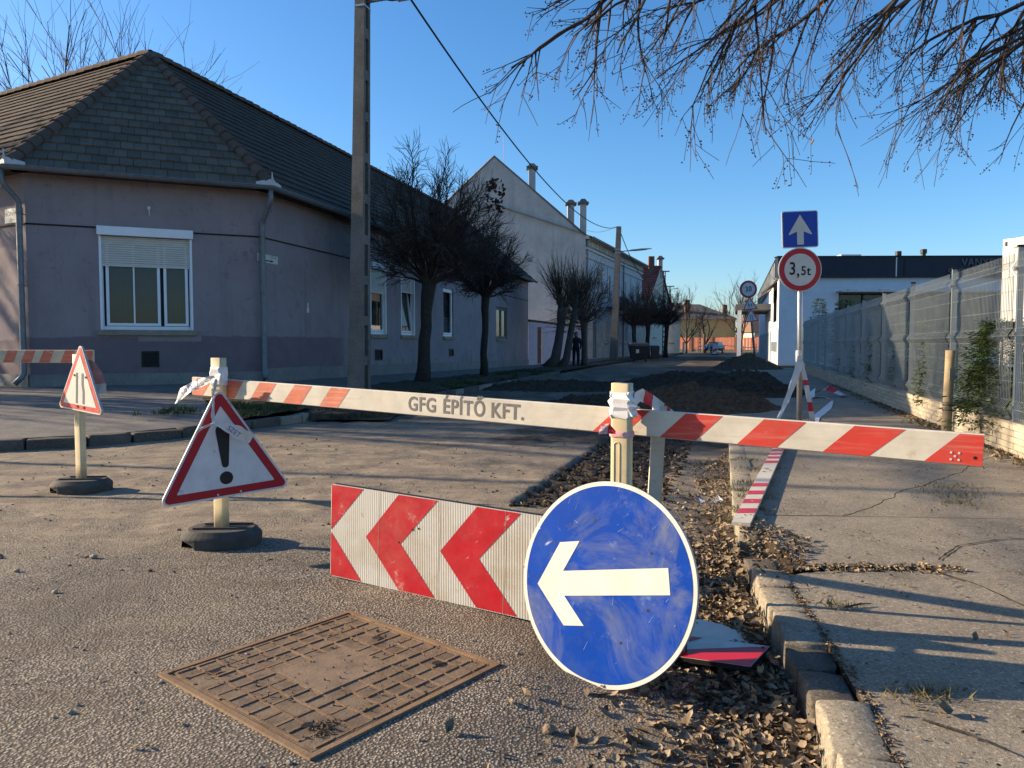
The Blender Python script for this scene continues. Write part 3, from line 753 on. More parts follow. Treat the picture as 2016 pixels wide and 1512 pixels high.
downpipe([(eCL.x - .12, eCL.y - .04, EZ - .05), (eCL.x - .12, eCL.y - .03, EZ - .32), (dpL.x - .03, dpL.y, 3.98), (dpL.x - .03, dpL.y, .60), (dpL.x - .16, dpL.y - .10, .42)], bands=(.95, 2.35, 3.75))
dpR = CR + (fC.n + fR.n).normalized() * .12
downpipe([(eCR.x + .02, eCR.y - .03, EZ - .05), (eCR.x + .02, eCR.y - .02, EZ - .30), (dpR.x, dpR.y, 3.85), (dpR.x, dpR.y, .62), (dpR.x + .05, dpR.y - .10, .45)], bands=(1.0, 2.3, 3.55))
# plinth
mb = MB()
fL.box(mb, 0, 14, .003, .05, .15, .60); fC.box(mb, -.01, fC.L + .01, .003, .05, .15, .60)
for i in range(10):
    u0 = lerp(0, fR.L, i / 10); u1 = lerp(0, fR.L, (i + 1) / 10); y = CR.y + DR.y * u0
    fR.box(mb, u0 + (.0 if i else .051), u1 - .006, .003, .05, -.2, zh(y) + .30)
mb.build('plinth', m_plinth, house)
mb = MB()
fC.box(mb, 0, winC[0] - .04, .002, .018, 3.555, 3.585); fC.box(mb, winC[1] + .04, fC.L, .002, .018, 3.545, 3.575)
fR.box(mb, 0, fR.L, .002, .018, 3.545, 3.575); fL.box(mb, 0, 14, .002, .018, 3.555, 3.585)
mb.build('string_line', m_dark, house)  # near-black colour stands in for the moulding's shadow line
def window(fr, o, sashes, shutter=None, sill=True, boxz=None, curtain=True, tilt=None, fm=None):
    """casement window in opening o; sashes: list of (u0,u1,[muntins])"""
    u0, u1, z0, z1 = o; fm = fm or m_white
    mb = MB(); d0, d1 = -.13, -.06
    for a in ((u0 + .002, u0 + .07), (u1 - .07, u1 - .002)): fr.box(mb, a[0], a[1], d0, d1, z0 + .002, z1 - .002)
    fr.box(mb, u0 + .07, u1 - .07, d0, d1, z0 + .002, z0 + .075); fr.box(mb, u0 + .07, u1 - .07, d0, d1, z1 - .075, z1 - .002)
    wn = mb.build('window', fm, house)
    for k, (a, b, mu) in enumerate(sashes):
        mb = MB(); e0, e1 = -.115, -.045; w_ = .055; zb, zt = z0 + .085, z1 - .08
        fr.box(mb, a, a + w_, e0, e1, zb, zt); fr.box(mb, b - w_, b, e0, e1, zb, zt)
        fr.box(mb, a + w_, b - w_, e0, e1, zb, zb + w_); fr.box(mb, a + w_, b - w_, e0, e1, zt - w_, zt)
        for q in mu: fr.box(mb, q - .014, q + .014, e0 + .01, e1 - .01, zb + w_, zt - w_)
        s = mb.build('sash', fm, wn)
        mb = MB(); mb.poly([fr.w(a + w_, -.085, zb + w_), fr.w(b - w_, -.085, zb + w_), fr.w(b - w_, -.085, zt - w_), fr.w(a + w_, -.085, zt - w_)]); p = mb.build('pane', m_glass, wn)
        if tilt == k:
            ax = Vector(fr.w((a + b) / 2, -.09, zb)); M_ = Matrix.Translation(ax) @ Matrix.Rotation(radians(-7), 4, Vector((fr.t.x, fr.t.y, 0))) @ Matrix.Translation(-ax)
            s.matrix_basis = M_; p.matrix_basis = M_
    if curtain:
        mb = MB(); n = 60
        row = [[fr.w(lerp(u0 + .03, u1 - .03, i / n), -.24 + .022 * sin(i * 1.3 + sin(i * .37) * 2), z) for i in range(n + 1)] for z in (z0 + .02, z1)]
        mb.loft(row, closed=False); mb.build('curtain', m_curt, wn, True)
    mb = MB(); r = fr
    mb.poly([r.w(u0 - .3, -.6, z0 - .2), r.w(u1 + .3, -.6, z0 - .2), r.w(u1 + .3, -.6, z1 + .3), r.w(u0 - .3, -.6, z1 + .3)])
    for a, b in ((u0 - .3, u0 - .3), (u1 + .3, u1 + .3)): mb.poly([r.w(a, -.165, z0 - .2), r.w(a, -.6, z0 - .2), r.w(a, -.6, z1 + .3), r.w(a, -.165, z1 + .3)])
    for z in (z0 - .2, z1 + .3): mb.poly([r.w(u0 - .3, -.165, z), r.w(u1 + .3, -.165, z), r.w(u1 + .3, -.6, z), r.w(u0 - .3, -.6, z)])
    mb.build('room', m_dark, wn)
    if shutter:
        mb = MB(); z = shutter
        while z < z1 - .005: 
            zt = min(z + .044, z1 - .004)
            mb.loft([[fr.w(u0 + .05, oo, zz), fr.w(u1 - .05, oo, zz)] for oo, zz in ((-.035, z), (-.022, z + .012), (-.022, zt - .012), (-.037, zt - .002))], closed=False); z += .046
        fr.box(mb, u0 + .05, u1 - .05, -.04, -.018, shutter - .03, shutter); mb.build('shutter', m_offw, wn)
        mb = MB()
        for a in (u0 + .003, u1 - .05): fr.box(mb, a, a + .047, -.045, .012, z0 + .002, z1)
        mb.build('shutter_rail', m_white, wn)
    if boxz: mb = MB(); fr.box(mb, u0 - .02, u1 + .02, .003, .10, boxz[0], boxz[1]); mb.build('shutter_box', m_white, wn)
    if sill: mb = MB(); fr.box(mb, u0 - .06, u1 + .07, -.10, .075, z0 - .11, z0 - .003); mb.build('sill', m_kerb, wn)
    return wn
def uc(px): return 1.252 + (px - 200) / 183 * 1.761
window(fC, winC, [(uc(212), uc(317), [uc(265.5)]), (uc(324), uc(373), [])], 2.83, True, (3.424, 3.60))
a = winsR[0]; window(fR, a, [(a[0] + .08, a[1] - .08, [])], 2.75, True, (3.424, 3.60))
a = winsR[1]; window(fR, a, [(a[0] + .08, a[1] - .08, [])], 2.9, True, None, tilt=0)
a = winsR[2]; window(fR, a, [(a[0] + .08, a[1] - .08, [])], None, True)
a = winsR[3]; window(fR, a, [(a[0] + .08, (a[0] + a[1]) / 2 - .01, []), ((a[0] + a[1]) / 2 + .01, a[1] - .08, [])], None, True, fm=m_steeld)
window(fL, (9.2, 10.6, 1.5, 3.42), [(9.28, 9.89, []), (9.91, 10.52, [])], 2.6, True, (3.424, 3.60))
for fr, o in [(fC, ventC)] + [(fR, q) for q in ventsR]:
    mb = MB(); u0, u1, z0, z1 = o
    for a, b, c, d in ((u0, u1, z0, z0 + .035), (u0, u1, z1 - .035, z1), (u0, u0 + .035, z0 + .035, z1 - .035), (u1 - .035, u1, z0 + .035, z1 - .035)): fr.box(mb, a + .002, b - .002, -.05, .012, c + .001, d - .001)
    for k in range(5): z = lerp(z0 + .05, z1 - .06, k / 4); fr.box(mb, u0 + .036, u1 - .036, -.045, -.02, z, z + .03)
    mb.poly([fr.w(u0, -.12, z0), fr.w(u1, -.12, z0), fr.w(u1, -.12, z1), fr.w(u0, -.12, z1)]); mb.build('cellar_vent', m_iron, house)
# bits on the wall: lamp stub, bell panel
mb = MB(); p = fC.w(2.2, .02, 3.98); mb.tube([fC.w(2.2, .0, 4.02), fC.w(2.2, .06, 4.02)], .035, 8); mb.tube([fC.w(2.2, .05, 4.0), fC.w(2.21, .09, 3.9), fC.w(2.21, .05, 3.86)], .012, 6); mb.build('lamp_stub', m_offw, house)
mb = MB(); u = uR(606); fR.box(mb, u - .05, u + .05, .003, .03, 1.98, 2.10); fR.box(mb, u - .02, u + .035, .003, .025, 2.105, 2.22); mb.build('bell_panel', m_offw, house)
# street name plates
pl = thing('street_name_plate', 'pale street name plate reading HONVED beside the left downpipe', 'street sign', fL.w(13.6, .02, 3.4))
mb = MB(); fL.box(mb, 13.30, 13.88, .004, .016, 3.615, 3.90); mb.build('plate', m_swc, pl)
def on_wall(fr, u, o, z): p = fr.w(u, o, z); return Matrix(((fr.t.x, 0, fr.n.x, p[0]), (fr.t.y, 0, fr.n.y, p[1]), (0, 1, 0, z), (0, 0, 0, 1)))
link('lettering', text_data('HONVÉD', .125, m_black), pl, mx=on_wall(fL, 13.57, .0175, 3.79)); link('lettering', text_data('UTCA', .06, m_black), pl, mx=on_wall(fL, 13.57, .0175, 3.67))
pl = thing('street_name_plate', 'small white street plate with a black arrow beside the right downpipe', 'street sign', fR.w(.45, .02, 3.0))
u0 = uR(519); mb = MB(); fR.box(mb, u0 - .18, u0 + .62, .004, .016, 3.02, 3.20); mb.build('plate', m_swc, pl)
link('lettering', text_data('UTCA', .085, m_black), pl, mx=on_wall(fR, u0 + .43, .0175, 3.155))
mb = MB(); mb.poly([fR.w(u0 + .1, .0175, 3.055), fR.w(u0 + .34, .0175, 3.055), fR.w(u0 + .34, .0175, 3.04), fR.w(u0 + .45, .0175, 3.068), fR.w(u0 + .34, .0175, 3.096), fR.w(u0 + .34, .0175, 3.08), fR.w(u0 + .1, .0175, 3.08)]); mb.build('arrow', m_black, pl)

# ------------------------------------------------------------------ houses further down the street
def bldg_window(parent, fr, u0, u1, z0, z1, fm=None, mull=1, sill=True, back=m_dark):
    mb = MB(); t = .06
    fr.box(mb, u0, u0 + t, -.12, .0 - .03, z0, z1); fr.box(mb, u1 - t, u1, -.12, -.03, z0, z1); fr.box(mb, u0 + t, u1 - t, -.12, -.03, z0, z0 + t); fr.box(mb, u0 + t, u1 - t, -.12, -.03, z1 - t, z1)
    for k in range(mull): u = lerp(u0, u1, (k + 1) / (mull + 1)); fr.box(mb, u - .03, u + .03, -.115, -.035, z0 + t, z1 - t)
    wn = mb.build('window', fm or m_offw, parent)
    mb = MB(); mb.poly([fr.w(u0 + t, -.09, z0 + t), fr.w(u1 - t, -.09, z0 + t), fr.w(u1 - t, -.09, z1 - t), fr.w(u0 + t, -.09, z1 - t)]); mb.build('pane', m_glass, wn)
    mb = MB(); mb.poly([fr.w(u0 - .1, -.3, z0 - .1), fr.w(u1 + .1, -.3, z0 - .1), fr.w(u1 + .1, -.3, z1 + .1), fr.w(u0 - .1, -.3, z1 + .1)]); mb.build('room', back, wn)
    if sill: mb = MB(); fr.box(mb, u0 - .1, u1 + .1, -.03, .1, z0 - .1, z0 - .003); mb.build('sill', m_kerb, wn)
def chimney(parent, x, y, z0, z1, w, m, cap=True):
    mb = MB(); mb.box(x - w / 2, x + w / 2, y - w / 2, y + w / 2, z0, z1); o = mb.build('chimney', m, parent)
    if cap:
        mb = MB(); w2 = w * .85; mb.box(x - w2, x + w2, y - w2, y + w2, z1 + .002, z1 + .16); w3 = w * .3
        mb.hexa([(x - w2 * .8, y - w2 * .8, z1 + .16), (x + w2 * .8, y - w2 * .8, z1 + .16), (x + w2 * .8, y + w2 * .8, z1 + .16), (x - w2 * .8, y + w2 * .8, z1 + .16), (x - w3, y - w3, z1 + .42), (x + w3, y - w3, z1 + .42), (x + w3, y + w3, z1 + .42), (x - w3, y + w3, z1 + .42)])
        mb.build('chimney_cap', m_conc, o)
G1 = Vector((5.5, 58)); gd = Vector((-.98, .19)).normalized(); fd = Vector((.348, .937)).normalized()
town = thing('town_house', 'tall pale town house with blank gable and three chimneys', 'house', (5.5, 58, 0))
GL = 14.0; GE = 9.35; GA = 15.5; GR = 11.8; FLn = 22.4
fg = Fr(G1 + gd * GL, G1); ff = Fr(G1, G1 + fd * FLn)
mb = MB(); mb.poly([fg.w(0, 0, -.2), fg.w(GL, 0, -.2), fg.w(GL, 0, GE), fg.w(GL / 2, 0, GA), fg.w(0, 0, GE)]); mb.build('gable_wall', m_gable, town)
wins = []
for k in range(6): u = 4.4 + k * 3.0 + (.3 if k > 2 else 0); wins.append((u, u + 1.15, 5.0, 7.1))
low = [(u, u + 1.15, 1.3, 3.2) for u in (6.2, 11.0, 14.2, 17.6)] + [(2.4, 3.7, .1, 3.0)]
mb = MB(); wall(mb, ff, 0, FLn, -.2, GE, wins + low, .2); mb.build('facade', m_bluewall, town)
for o in wins: bldg_window(town, ff, *o, mull=1)
for o in low[:4]: bldg_window(town, ff, *o, mull=1)
mb = MB(); o = low[4]; ff.box(mb, o[0], o[1], -.15, -.08, o[2], o[3]); mb.build('door', m_steeld, town)
mb = MB()
for r in range(9):                                                    # rusticated ground floor blocks
    z0 = .1 + r * .43; u = -.0 + (r % 2) * .35
    while u < FLn - .5:
        L = .72
        if not any(a[0] - .1 < u + L and a[1] + .1 > u and a[2] - .1 < z0 + .4 and a[3] + .1 > z0 for a in low): ff.box(mb, u + .02, u + L - .02, .003, .05, z0 + .02, z0 + .41)
        u += L
mb.build('rusticated_blocks', m_rustic, town, kind='stuff')
mb = MB()
ff.box(mb, -.1, FLn + .1, .003, .12, 4.0, 4.2); ff.box(mb, -.1, FLn + .1, .003, .10, 7.75, 7.9); ff.box(mb, -.1, FLn + .1, .003, .14, 8.35, 8.5); ff.box(mb, -.1, FLn + .1, .003, .30, 9.1, 9.34)
mb.build('cornice', m_rustic, town)
mb = MB()
for k in range(44): u = .25 + k * .5; ff.box(mb, u, u + .26, .004, .2, 8.62, 9.09)
mb.build('dentils', m_rustic, town, kind='stuff')
for u in (4.1, 7.3, 10.5, 13.6, 16.9, 20.0): mb = MB(); ff.box(mb, u - .16, u + .16, .003, .07, 4.22, 7.7); mb.build('pilaster', m_rustic, town)
mb = MB(); ff.box(mb, 6.9, 11.9, .02, .9, 4.22, 4.34)
for k in range(26): u = 6.95 + k * .19; ff.box(mb, u, u + .03, .86, .89, 4.341, 5.2)
ff.box(mb, 6.9, 11.9, .84, .9, 5.2, 5.26); mb.build('balcony', m_iron, town)
dp = [ff.w(.2, .12, 9.1), ff.w(.2, .12, .1)]; mb = MB(); mb.tube(dp, .07, 8); mb.build('downpipe', m_zinc, town)
mb = MB(); mb.tube([ff.w(13.0, .14, 9.0), ff.w(13.0, .14, .1)], .07, 8); mb.build('downpipe', m_steeld, town)
mb = MB()
def rp(u, s, dz=0): h = s / (GL / 2); p = G1 + gd * (h * GL / 2) + fd * u; return (p.x, p.y, lerp(GE, GR, h) + dz)
e = .25
mb.poly([rp(-e, -.5, .1), rp(FLn + e, -.5, .1), rp(FLn + e, GL / 2, .1), rp(-e, GL / 2, .1)])
p0, p1 = fg.w(0, 0, GE + .1), Vector(fg.w(0, 0, GE + .1)) + Vector((fd.x, fd.y, 0)) * FLn
mb.poly([rp(-e, GL / 2, .1), rp(FLn + e, GL / 2, .1), tuple(p1), p0]); mb.build('roof', m_greyroof, town)
mb = MB(); mb.tube([fg.w(GL + .05, .0, GE + .0), fg.w(GL / 2, 0, GA + .05), fg.w(-.05, 0, GE)], .09, 6); mb.tube([rp(0, -.6, .02), rp(FLn, -.6, .02)], .12, 8); mb.build('verge_and_gutter', m_steeld, town)
q = rp(1.2, 4.45); chimney(town, q[0], q[1], 10.2, 14.7, .52, m_gable)
q = rp(3.2, 2.0); chimney(town, q[0], q[1], 9.5, 12.2, .52, m_gable)
q = rp(1.4, .55); chimney(town, q[0], q[1], 9.2, 11.9, .48, m_gable)
mb = MB(); q = fg.w(GL * .55, -.2, 14.2); mb.tube([q, (q[0], q[1], 17.0)], .02, 4); mb.build('lightning_rod', m_steeld, town)
# far side wall to close the volume
mb = MB(); a, b = Vector(ff.w(FLn, 0, 0)), Vector(ff.w(FLn, -GL, 0)); mb.poly([(a.x, a.y, -.2), (b.x, b.y, -.2), (b.x, b.y, GE), (a.x, a.y, GE)]); mb.build('back_wall', m_gable, town)

# yard wall with door between the lilac house and the town house
yw = thing('yard_wall', 'low lilac yard wall with a brown door next to the pollard willow', 'wall', (.9, 41.8, 0))
fy = Fr(FR_ + DR * .1, G1)
mb = MB(); wall(mb, fy, 0, fy.L - .1, -.2, 2.45, [(2.0, 3.2, .1, 2.2)], .12); mb.poly([fy.w(0, 0, 2.45), fy.w(fy.L - .1, 0, 2.45), fy.w(fy.L - .1, -.3, 2.45), fy.w(0, -.3, 2.45)]); mb.build('wall', mat('pale_lilac_render', (.40, .36, .42), .9, .15, 2, dirt=((.22, .2, .2), 2, .5, .75, .6)), yw)
mb = MB(); fy.box(mb, 0, fy.L - .1, -.35, .06, 2.453, 2.56); mb.build('coping', m_tile_s, yw)
mb = MB()
for k in range(6): fy.box(mb, 2.01 + k * .198, 2.19 + k * .198, -.11, -.07, .1, 2.19)
d = mb.build('door', mat('brown_door', (.075, .045, .03), .7, .2, 5), yw); mb = MB(); fy.box(mb, 3.0, 3.12, -.065, -.03, 1.05, 1.1); mb.build('handle', m_steel, d)

# red roofed house, its white gable to the street
rh = thing('red_roofed_house', 'house with steep dark red roof and white street gable', 'house', (15, 86, 0))
e0 = Vector((7.6, 84.4)); e1 = Vector((15.3, 86.2)); bd = Vector((.42, .908)).normalized()
fa = Fr(e0, e1); fb = Fr(e1, e1 + bd * 9.6)
mb = MB(); wall(mb, fa, 0, fa.L, -.2, 6.4); mb.poly([fb.w(0, 0, -.2), fb.w(9.6, 0, -.2), fb.w(9.6, 0, 6.4), fb.w(4.8, 0, 10.4), fb.w(0, 0, 6.4)]); mb.build('wall', m_cream, rh)
rf = MB(); a = e0 - fa.n * -.4; n = fa.n
def P3(u, s, z): p = e0 + fa.t * u + bd * s; return (p.x, p.y, z)
rows = 14
for r in range(rows):
    s0, s1 = lerp(-.5, 4.8, r / rows), lerp(-.5, 4.8, (r + 1) / rows); z0, z1 = lerp(6.1, 10.4, r / rows), lerp(6.1, 10.4, (r + 1) / rows)
    for c in range(20):
        u0, u1 = lerp(-.2, fa.L + .25, c / 20), lerp(-.2, fa.L + .25, (c + 1) / 20)
        rf.hexa([P3(u0 + .02, s0, z0), P3(u1 - .02, s0, z0), P3(u1 - .02, s1 + .1, z1 - .02), P3(u0 + .02, s1 + .1, z1 - .02), P3(u0 + .02, s0, z0 + .1), P3(u1 - .02, s0, z0 + .1), P3(u1 - .02, s1 + .1, z1 + .03), P3(u0 + .02, s1 + .1, z1 + .03)])
rf.poly([P3(-.2, 4.8, 10.42), P3(fa.L + .25, 4.8, 10.42), P3(fa.L + .25, 10.1, 6.1), P3(-.2, 10.1, 6.1)]); rfo = rf.build('roof', m_redroof, rh)
q = P3(fa.L - .9, 4.2, 0); chimney(rh, q[0], q[1], 9.2, 11.4, .65, m_brickc, False); q = P3(fa.L - .1, 5.4, 0); chimney(rh, q[0], q[1], 9.0, 11.2, .5, m_gable)
bldg_window(rh, fb, 3.9, 5.3, 7.0, 8.4, m_white, 1, False); bldg_window(rh, fb, 2, 3.3, 2.0, 3.8, m_white)
# plain cream house beyond
ch = thing('cream_house', 'plain cream house wall standing behind the dark clipped trees', 'house', (19.5, 97, 0))
mb = MB(); mb.box(15, 21.2, 97, 106, -.2, 5.2); mb.build('wall', m_cream, ch); mb = MB(); mb.hexa([(14.6, 96.6, 5.2), (21.6, 96.6, 5.2), (21.6, 106.4, 5.2), (14.6, 106.4, 5.2), (14.6, 101.4, 8.2), (19, 101.4, 8.2), (19, 101.6, 8.2), (14.6, 101.6, 8.2)]); mb.build('roof', m_greyroof, ch)
fch = Fr((15, 97), (21.2, 97)); bldg_window(ch, fch, 4.4, 5.4, 1.4, 3.0, m_white)

# end of the street: terracotta board fence, yellow house, brown roofs
of = thing('board_fence', 'terracotta board fence closing the far end of the street', 'fence', (33, 128, 0))
ffn = Fr((24.5, 132), (42.5, 122)); n = 41
bd_me = None
for k in range(n):
    u = k * .5; z1 = 2.35 + U(-.05, .05)
    if k in (5, 12, 19, 27): mb = MB(); ffn.box(mb, u, u + .48, -.1, .12, -.1, 2.5); mb.build('post', mat('fence_pier', (.20, .10, .07), .9, .2, 3), of); continue
    mb = MB(); ffn.box(mb, u + .02, u + .47, -.03, .0, .35, z1); mb.build('board', m_orange, of)
mb = MB(); ffn.box(mb, 0, 20.5, -.16, -.06, -.1, .34); mb.build('footing', m_conc, of)
yh = thing('yellow_house', 'yellow house with grey hipped roof behind the terracotta fence', 'house', (28, 150, 0))
mb = MB(); mb.box(25.6, 43, 148, 160, -.2, 6.0); mb.build('wall', m_yellow, yh)
mb = MB(); mb.hexa([(25, 147.4, 6.0), (43.6, 147.4, 6.0), (43.6, 160.6, 6.0), (25, 160.6, 6.0), (30, 153.8, 9.2), (37.5, 153.8, 9.2), (37.5, 154.2, 9.2), (30, 154.2, 9.2)]); mb.build('roof', m_greyroof, yh)
chimney(yh, 34.2, 150.5, 6.5, 9.9, .9, m_brickc, False); chimney(yh, 42, 152, 6.5, 9.0, .8, m_brickc, False)
fyh = Fr((25.6, 148), (43, 148)); 
for u in (2.0, 9.8, 13.2): bldg_window(yh, fyh, u, u + 1.3, 2.6, 4.6, m_white)
bh = thing('brown_roofed_house', 'low house with broad brown tiled roof beyond the leaning signs', 'house', (48, 140, 0))
mb = MB(); mb.box(43.5, 56, 138, 148, -.2, 3.4); mb.build('wall', m_cream, bh); mb = MB(); mb.hexa([(43, 137.4, 3.4), (56.6, 137.4, 3.4), (56.6, 148.6, 3.4), (43, 148.6, 3.4), (44, 143, 8.6), (56, 143, 8.6), (56, 143.2, 8.6), (44, 143.2, 8.6)]); mb.build('roof', mat('brown_roof', (.17, .10, .07), .9, .2, 2), bh); chimney(bh, 46.5, 141, 6, 9.3, .7, m_brickc, False)

# ------------------------------------------------------------------ sports hall on the right
SC = Vector((14.9, 43)); sd = Vector((.2768, .961)).normalized()
hall = thing('sports_hall', 'white sports hall with navy parapet and dull metal lettering', 'sports hall', (SC.x, SC.y, 0))
f1 = Fr(SC, (SC.x + 26, SC.y - .6)); f2 = Fr(SC + sd * 34, SC)
big = (3.3, 12.6, 1.0, 4.05)
lw = [(8.0 + k * 0 + 18.2, 8.0 + 18.2 + 3.6, 2.2, 4.1)]
L2 = 34
sidew = [(L2 - 6.2, L2 - 2.0, 2.55, 4.55)]; small = [(L2 - 8.2 + k * 1.15, L2 - 8.2 + k * 1.15 + .8, .75, 1.35) for k in range(6)]
mb = MB(); wall(mb, f1, 0, 26, -.2, 4.9, [big], .25); wall(mb, f2, 0, L2, 2.05, 4.9, sidew, .2); mb.build('wall', m_swall, hall)
mb = MB(); wall(mb, f2, 0, L2, -.2, 2.05, small, .15); mb.build('base_wall', m_bluewall, hall)
mb = MB(); mb.poly([f1.w(0, 0, 5.95), f1.w(26, 0, 5.95), f1.w(26, -30, 5.95), f2.w(0, 0, 5.95)]); mb.build('roof', m_greyroof, hall)
mb = MB(); f1.box(mb, -.15, 26, -.3, .22, 4.9, 6.03); pp = mb.build('parapet', m_navy, hall)
mb = MB(); f2.box(mb, 0, L2 - .3, -.3, .15, 4.9, 6.0); mb.build('parapet', mat('grey_panel', (.22, .24, .25), .5, .1, 3), hall)
mb = MB(); f1.box(mb, -.2, 26, -.34, .26, 6.032, 6.09); f2.box(mb, 0, L2 - .4, -.34, .19, 6.003, 6.06)
for k in range(20): f2.box(mb, k * 1.7, k * 1.7 + .05, .152, .18, 4.92, 6.0)
mb.build('coping', m_black, hall)
for u in (6.3, 6.75): mb = MB(); f1.box(mb, u, u + .06, .222, .24, 4.95, 6.0); mb.build('joint', m_swall if u < 6.5 else m_black, pp)
link('lettering', text_data('VANYEK', .56, m_letter, .03, 'LEFT', .94), pp, mx=on_wall(f1, 9.85, .26, 5.70)); link('lettering', text_data('BÉLA', .56, m_letter, .03, 'LEFT', .94), pp, mx=on_wall(f1, 12.25, .26, 5.70)); link('lettering', text_data('SPORTCENTRUM', .56, m_letter, .03, 'LEFT', .94), pp, mx=on_wall(f1, 9.1, .26, 5.16))
mb = MB(); u0, u1, z0, z1 = big
for k in range(8): u = lerp(u0, u1 - .08, k / 7); f1.box(mb, u, u + .08, -.2, -.1, z0, z1)
f1.box(mb, u0 + .08, u1 - .08, -.19, -.11, z1 - .1, z1); wn = mb.build('window_band', m_black, hall)
mb = MB(); mb.poly([f1.w(u0, -.15, z0), f1.w(u1, -.15, z0), f1.w(u1, -.15, z1), f1.w(u0, -.15, z1)]); mb.build('pane', m_glass, wn)
mb = MB(); mb.poly([f1.w(u0 - .2, -.8, z0 - .2), f1.w(u1 + .2, -.8, z0 - .2), f1.w(u1 + .2, -.8, z1 + .2), f1.w(u0 - .2, -.8, z1 + .2)]); mb.build('room', m_dark, wn)
mb = MB(); f1.box(mb, u0 - .15, u1 + .15, .003, .75, 4.07, 4.15); 
for k in range(6): u = lerp(u0 + .3, u1 - .3, k / 5); f1.box(mb, u, u + .5, .3, .6, 4.152, 4.22); 
mb.build('sunshade', m_steel, hall)
a = sidew[0]; bldg_window(hall, f2, *a, fm=m_black, mull=3, sill=False)
for o in small: bldg_window(hall, f2, *o, fm=m_black, mull=0, sill=False)
mb = MB(); w_ = f2.w; mb.hexa([w_(a[0] - .4, .9, 4.15), w_(a[1] + .3, .9, 4.15), w_(a[1] + .3, .01, 4.86), w_(a[0] - .4, .01, 4.86), w_(a[0] - .4, .9, 4.2), w_(a[1] + .3, .9, 4.2), w_(a[1] + .3, .01, 4.93), w_(a[0] - .4, .01, 4.93)]); mb.build('awning', m_steeld, hall)
mb = MB(); f2.box(mb, 16, 24.5, .01, 2.3, 3.55, 3.95); cn = mb.build('entrance_canopy', m_steeld, hall)
for u in (17, 19.5, 22, 24.2): mb = MB(); f2.box(mb, u, u + .28, 1.9, 2.15, -.1, 3.549); mb.build('column', m_swall, cn)
for x, y in ((22.0, 46), (21.0, 47)): mb = MB(); mb.tube([(x + 2.5, y, 5.9), (x + 2.5, y, 6.75)], .13, 8); mb.tube([(x + 2.5, y, 6.6), (x + 2.5, y, 6.85)], .19, 8); mb.build('vent_pipe', m_black, hall)
mb = MB(); mb.box(19.6, 20.8, 46, 47.5, 5.9, 6.55); mb.build('roof_unit', m_swall, hall)
mb = MB(); f1.box(mb, 1.0, 1.35, .003, .2, 4.1, 4.4); mb.build('wall_lamp', m_swall, hall)

# ------------------------------------------------------------------ trees
def rv():
    while True:
        v = Vector((U(-1, 1), U(-1, 1), U(-1, 1)))
        if .05 < v.length < 1: return v.normalized()
def path(p, d, L, seg, wob, lift=0):
    pts = [Vector(p)]; d = Vector(d).normalized()
    for i in range(seg):
        d = (d + rv() * wob + Vector((0, 0, lift))).normalized(); pts.append(pts[-1] + d * (L / seg))
    return pts, d
def grow(mb, p, d, L, r, lev, spec, tips=None):
    """spec per level: (children, spread, length ratio, lift)"""
    seg = 4 if lev == 0 else (3 if lev < 3 else 2)
    pts, dd = path(p, d, L, seg, .16, spec[lev][3] if lev < len(spec) else 0)
    r1 = max(.0035, r * .55); mb.tube(pts, [lerp(r, r1, i / seg) for i in range(seg + 1)], 5 if lev == 0 else (4 if lev == 1 else 3), cap=False)
    if lev >= len(spec):
        if tips is not None: tips.append(pts[-1])
        return
    k, spread, ratio, _ = spec[lev]
    for i in range(k):
        t = U(.3, 1) * seg; j = min(int(t), seg - 1); q = pts[j].lerp(pts[j + 1], t - j)
        base = (pts[j + 1] - pts[j]).normalized()
        grow(mb, q, base + rv() * spread, L * ratio * U(.7, 1.25), max(.0035, r * .5), lev + 1, spec, tips)
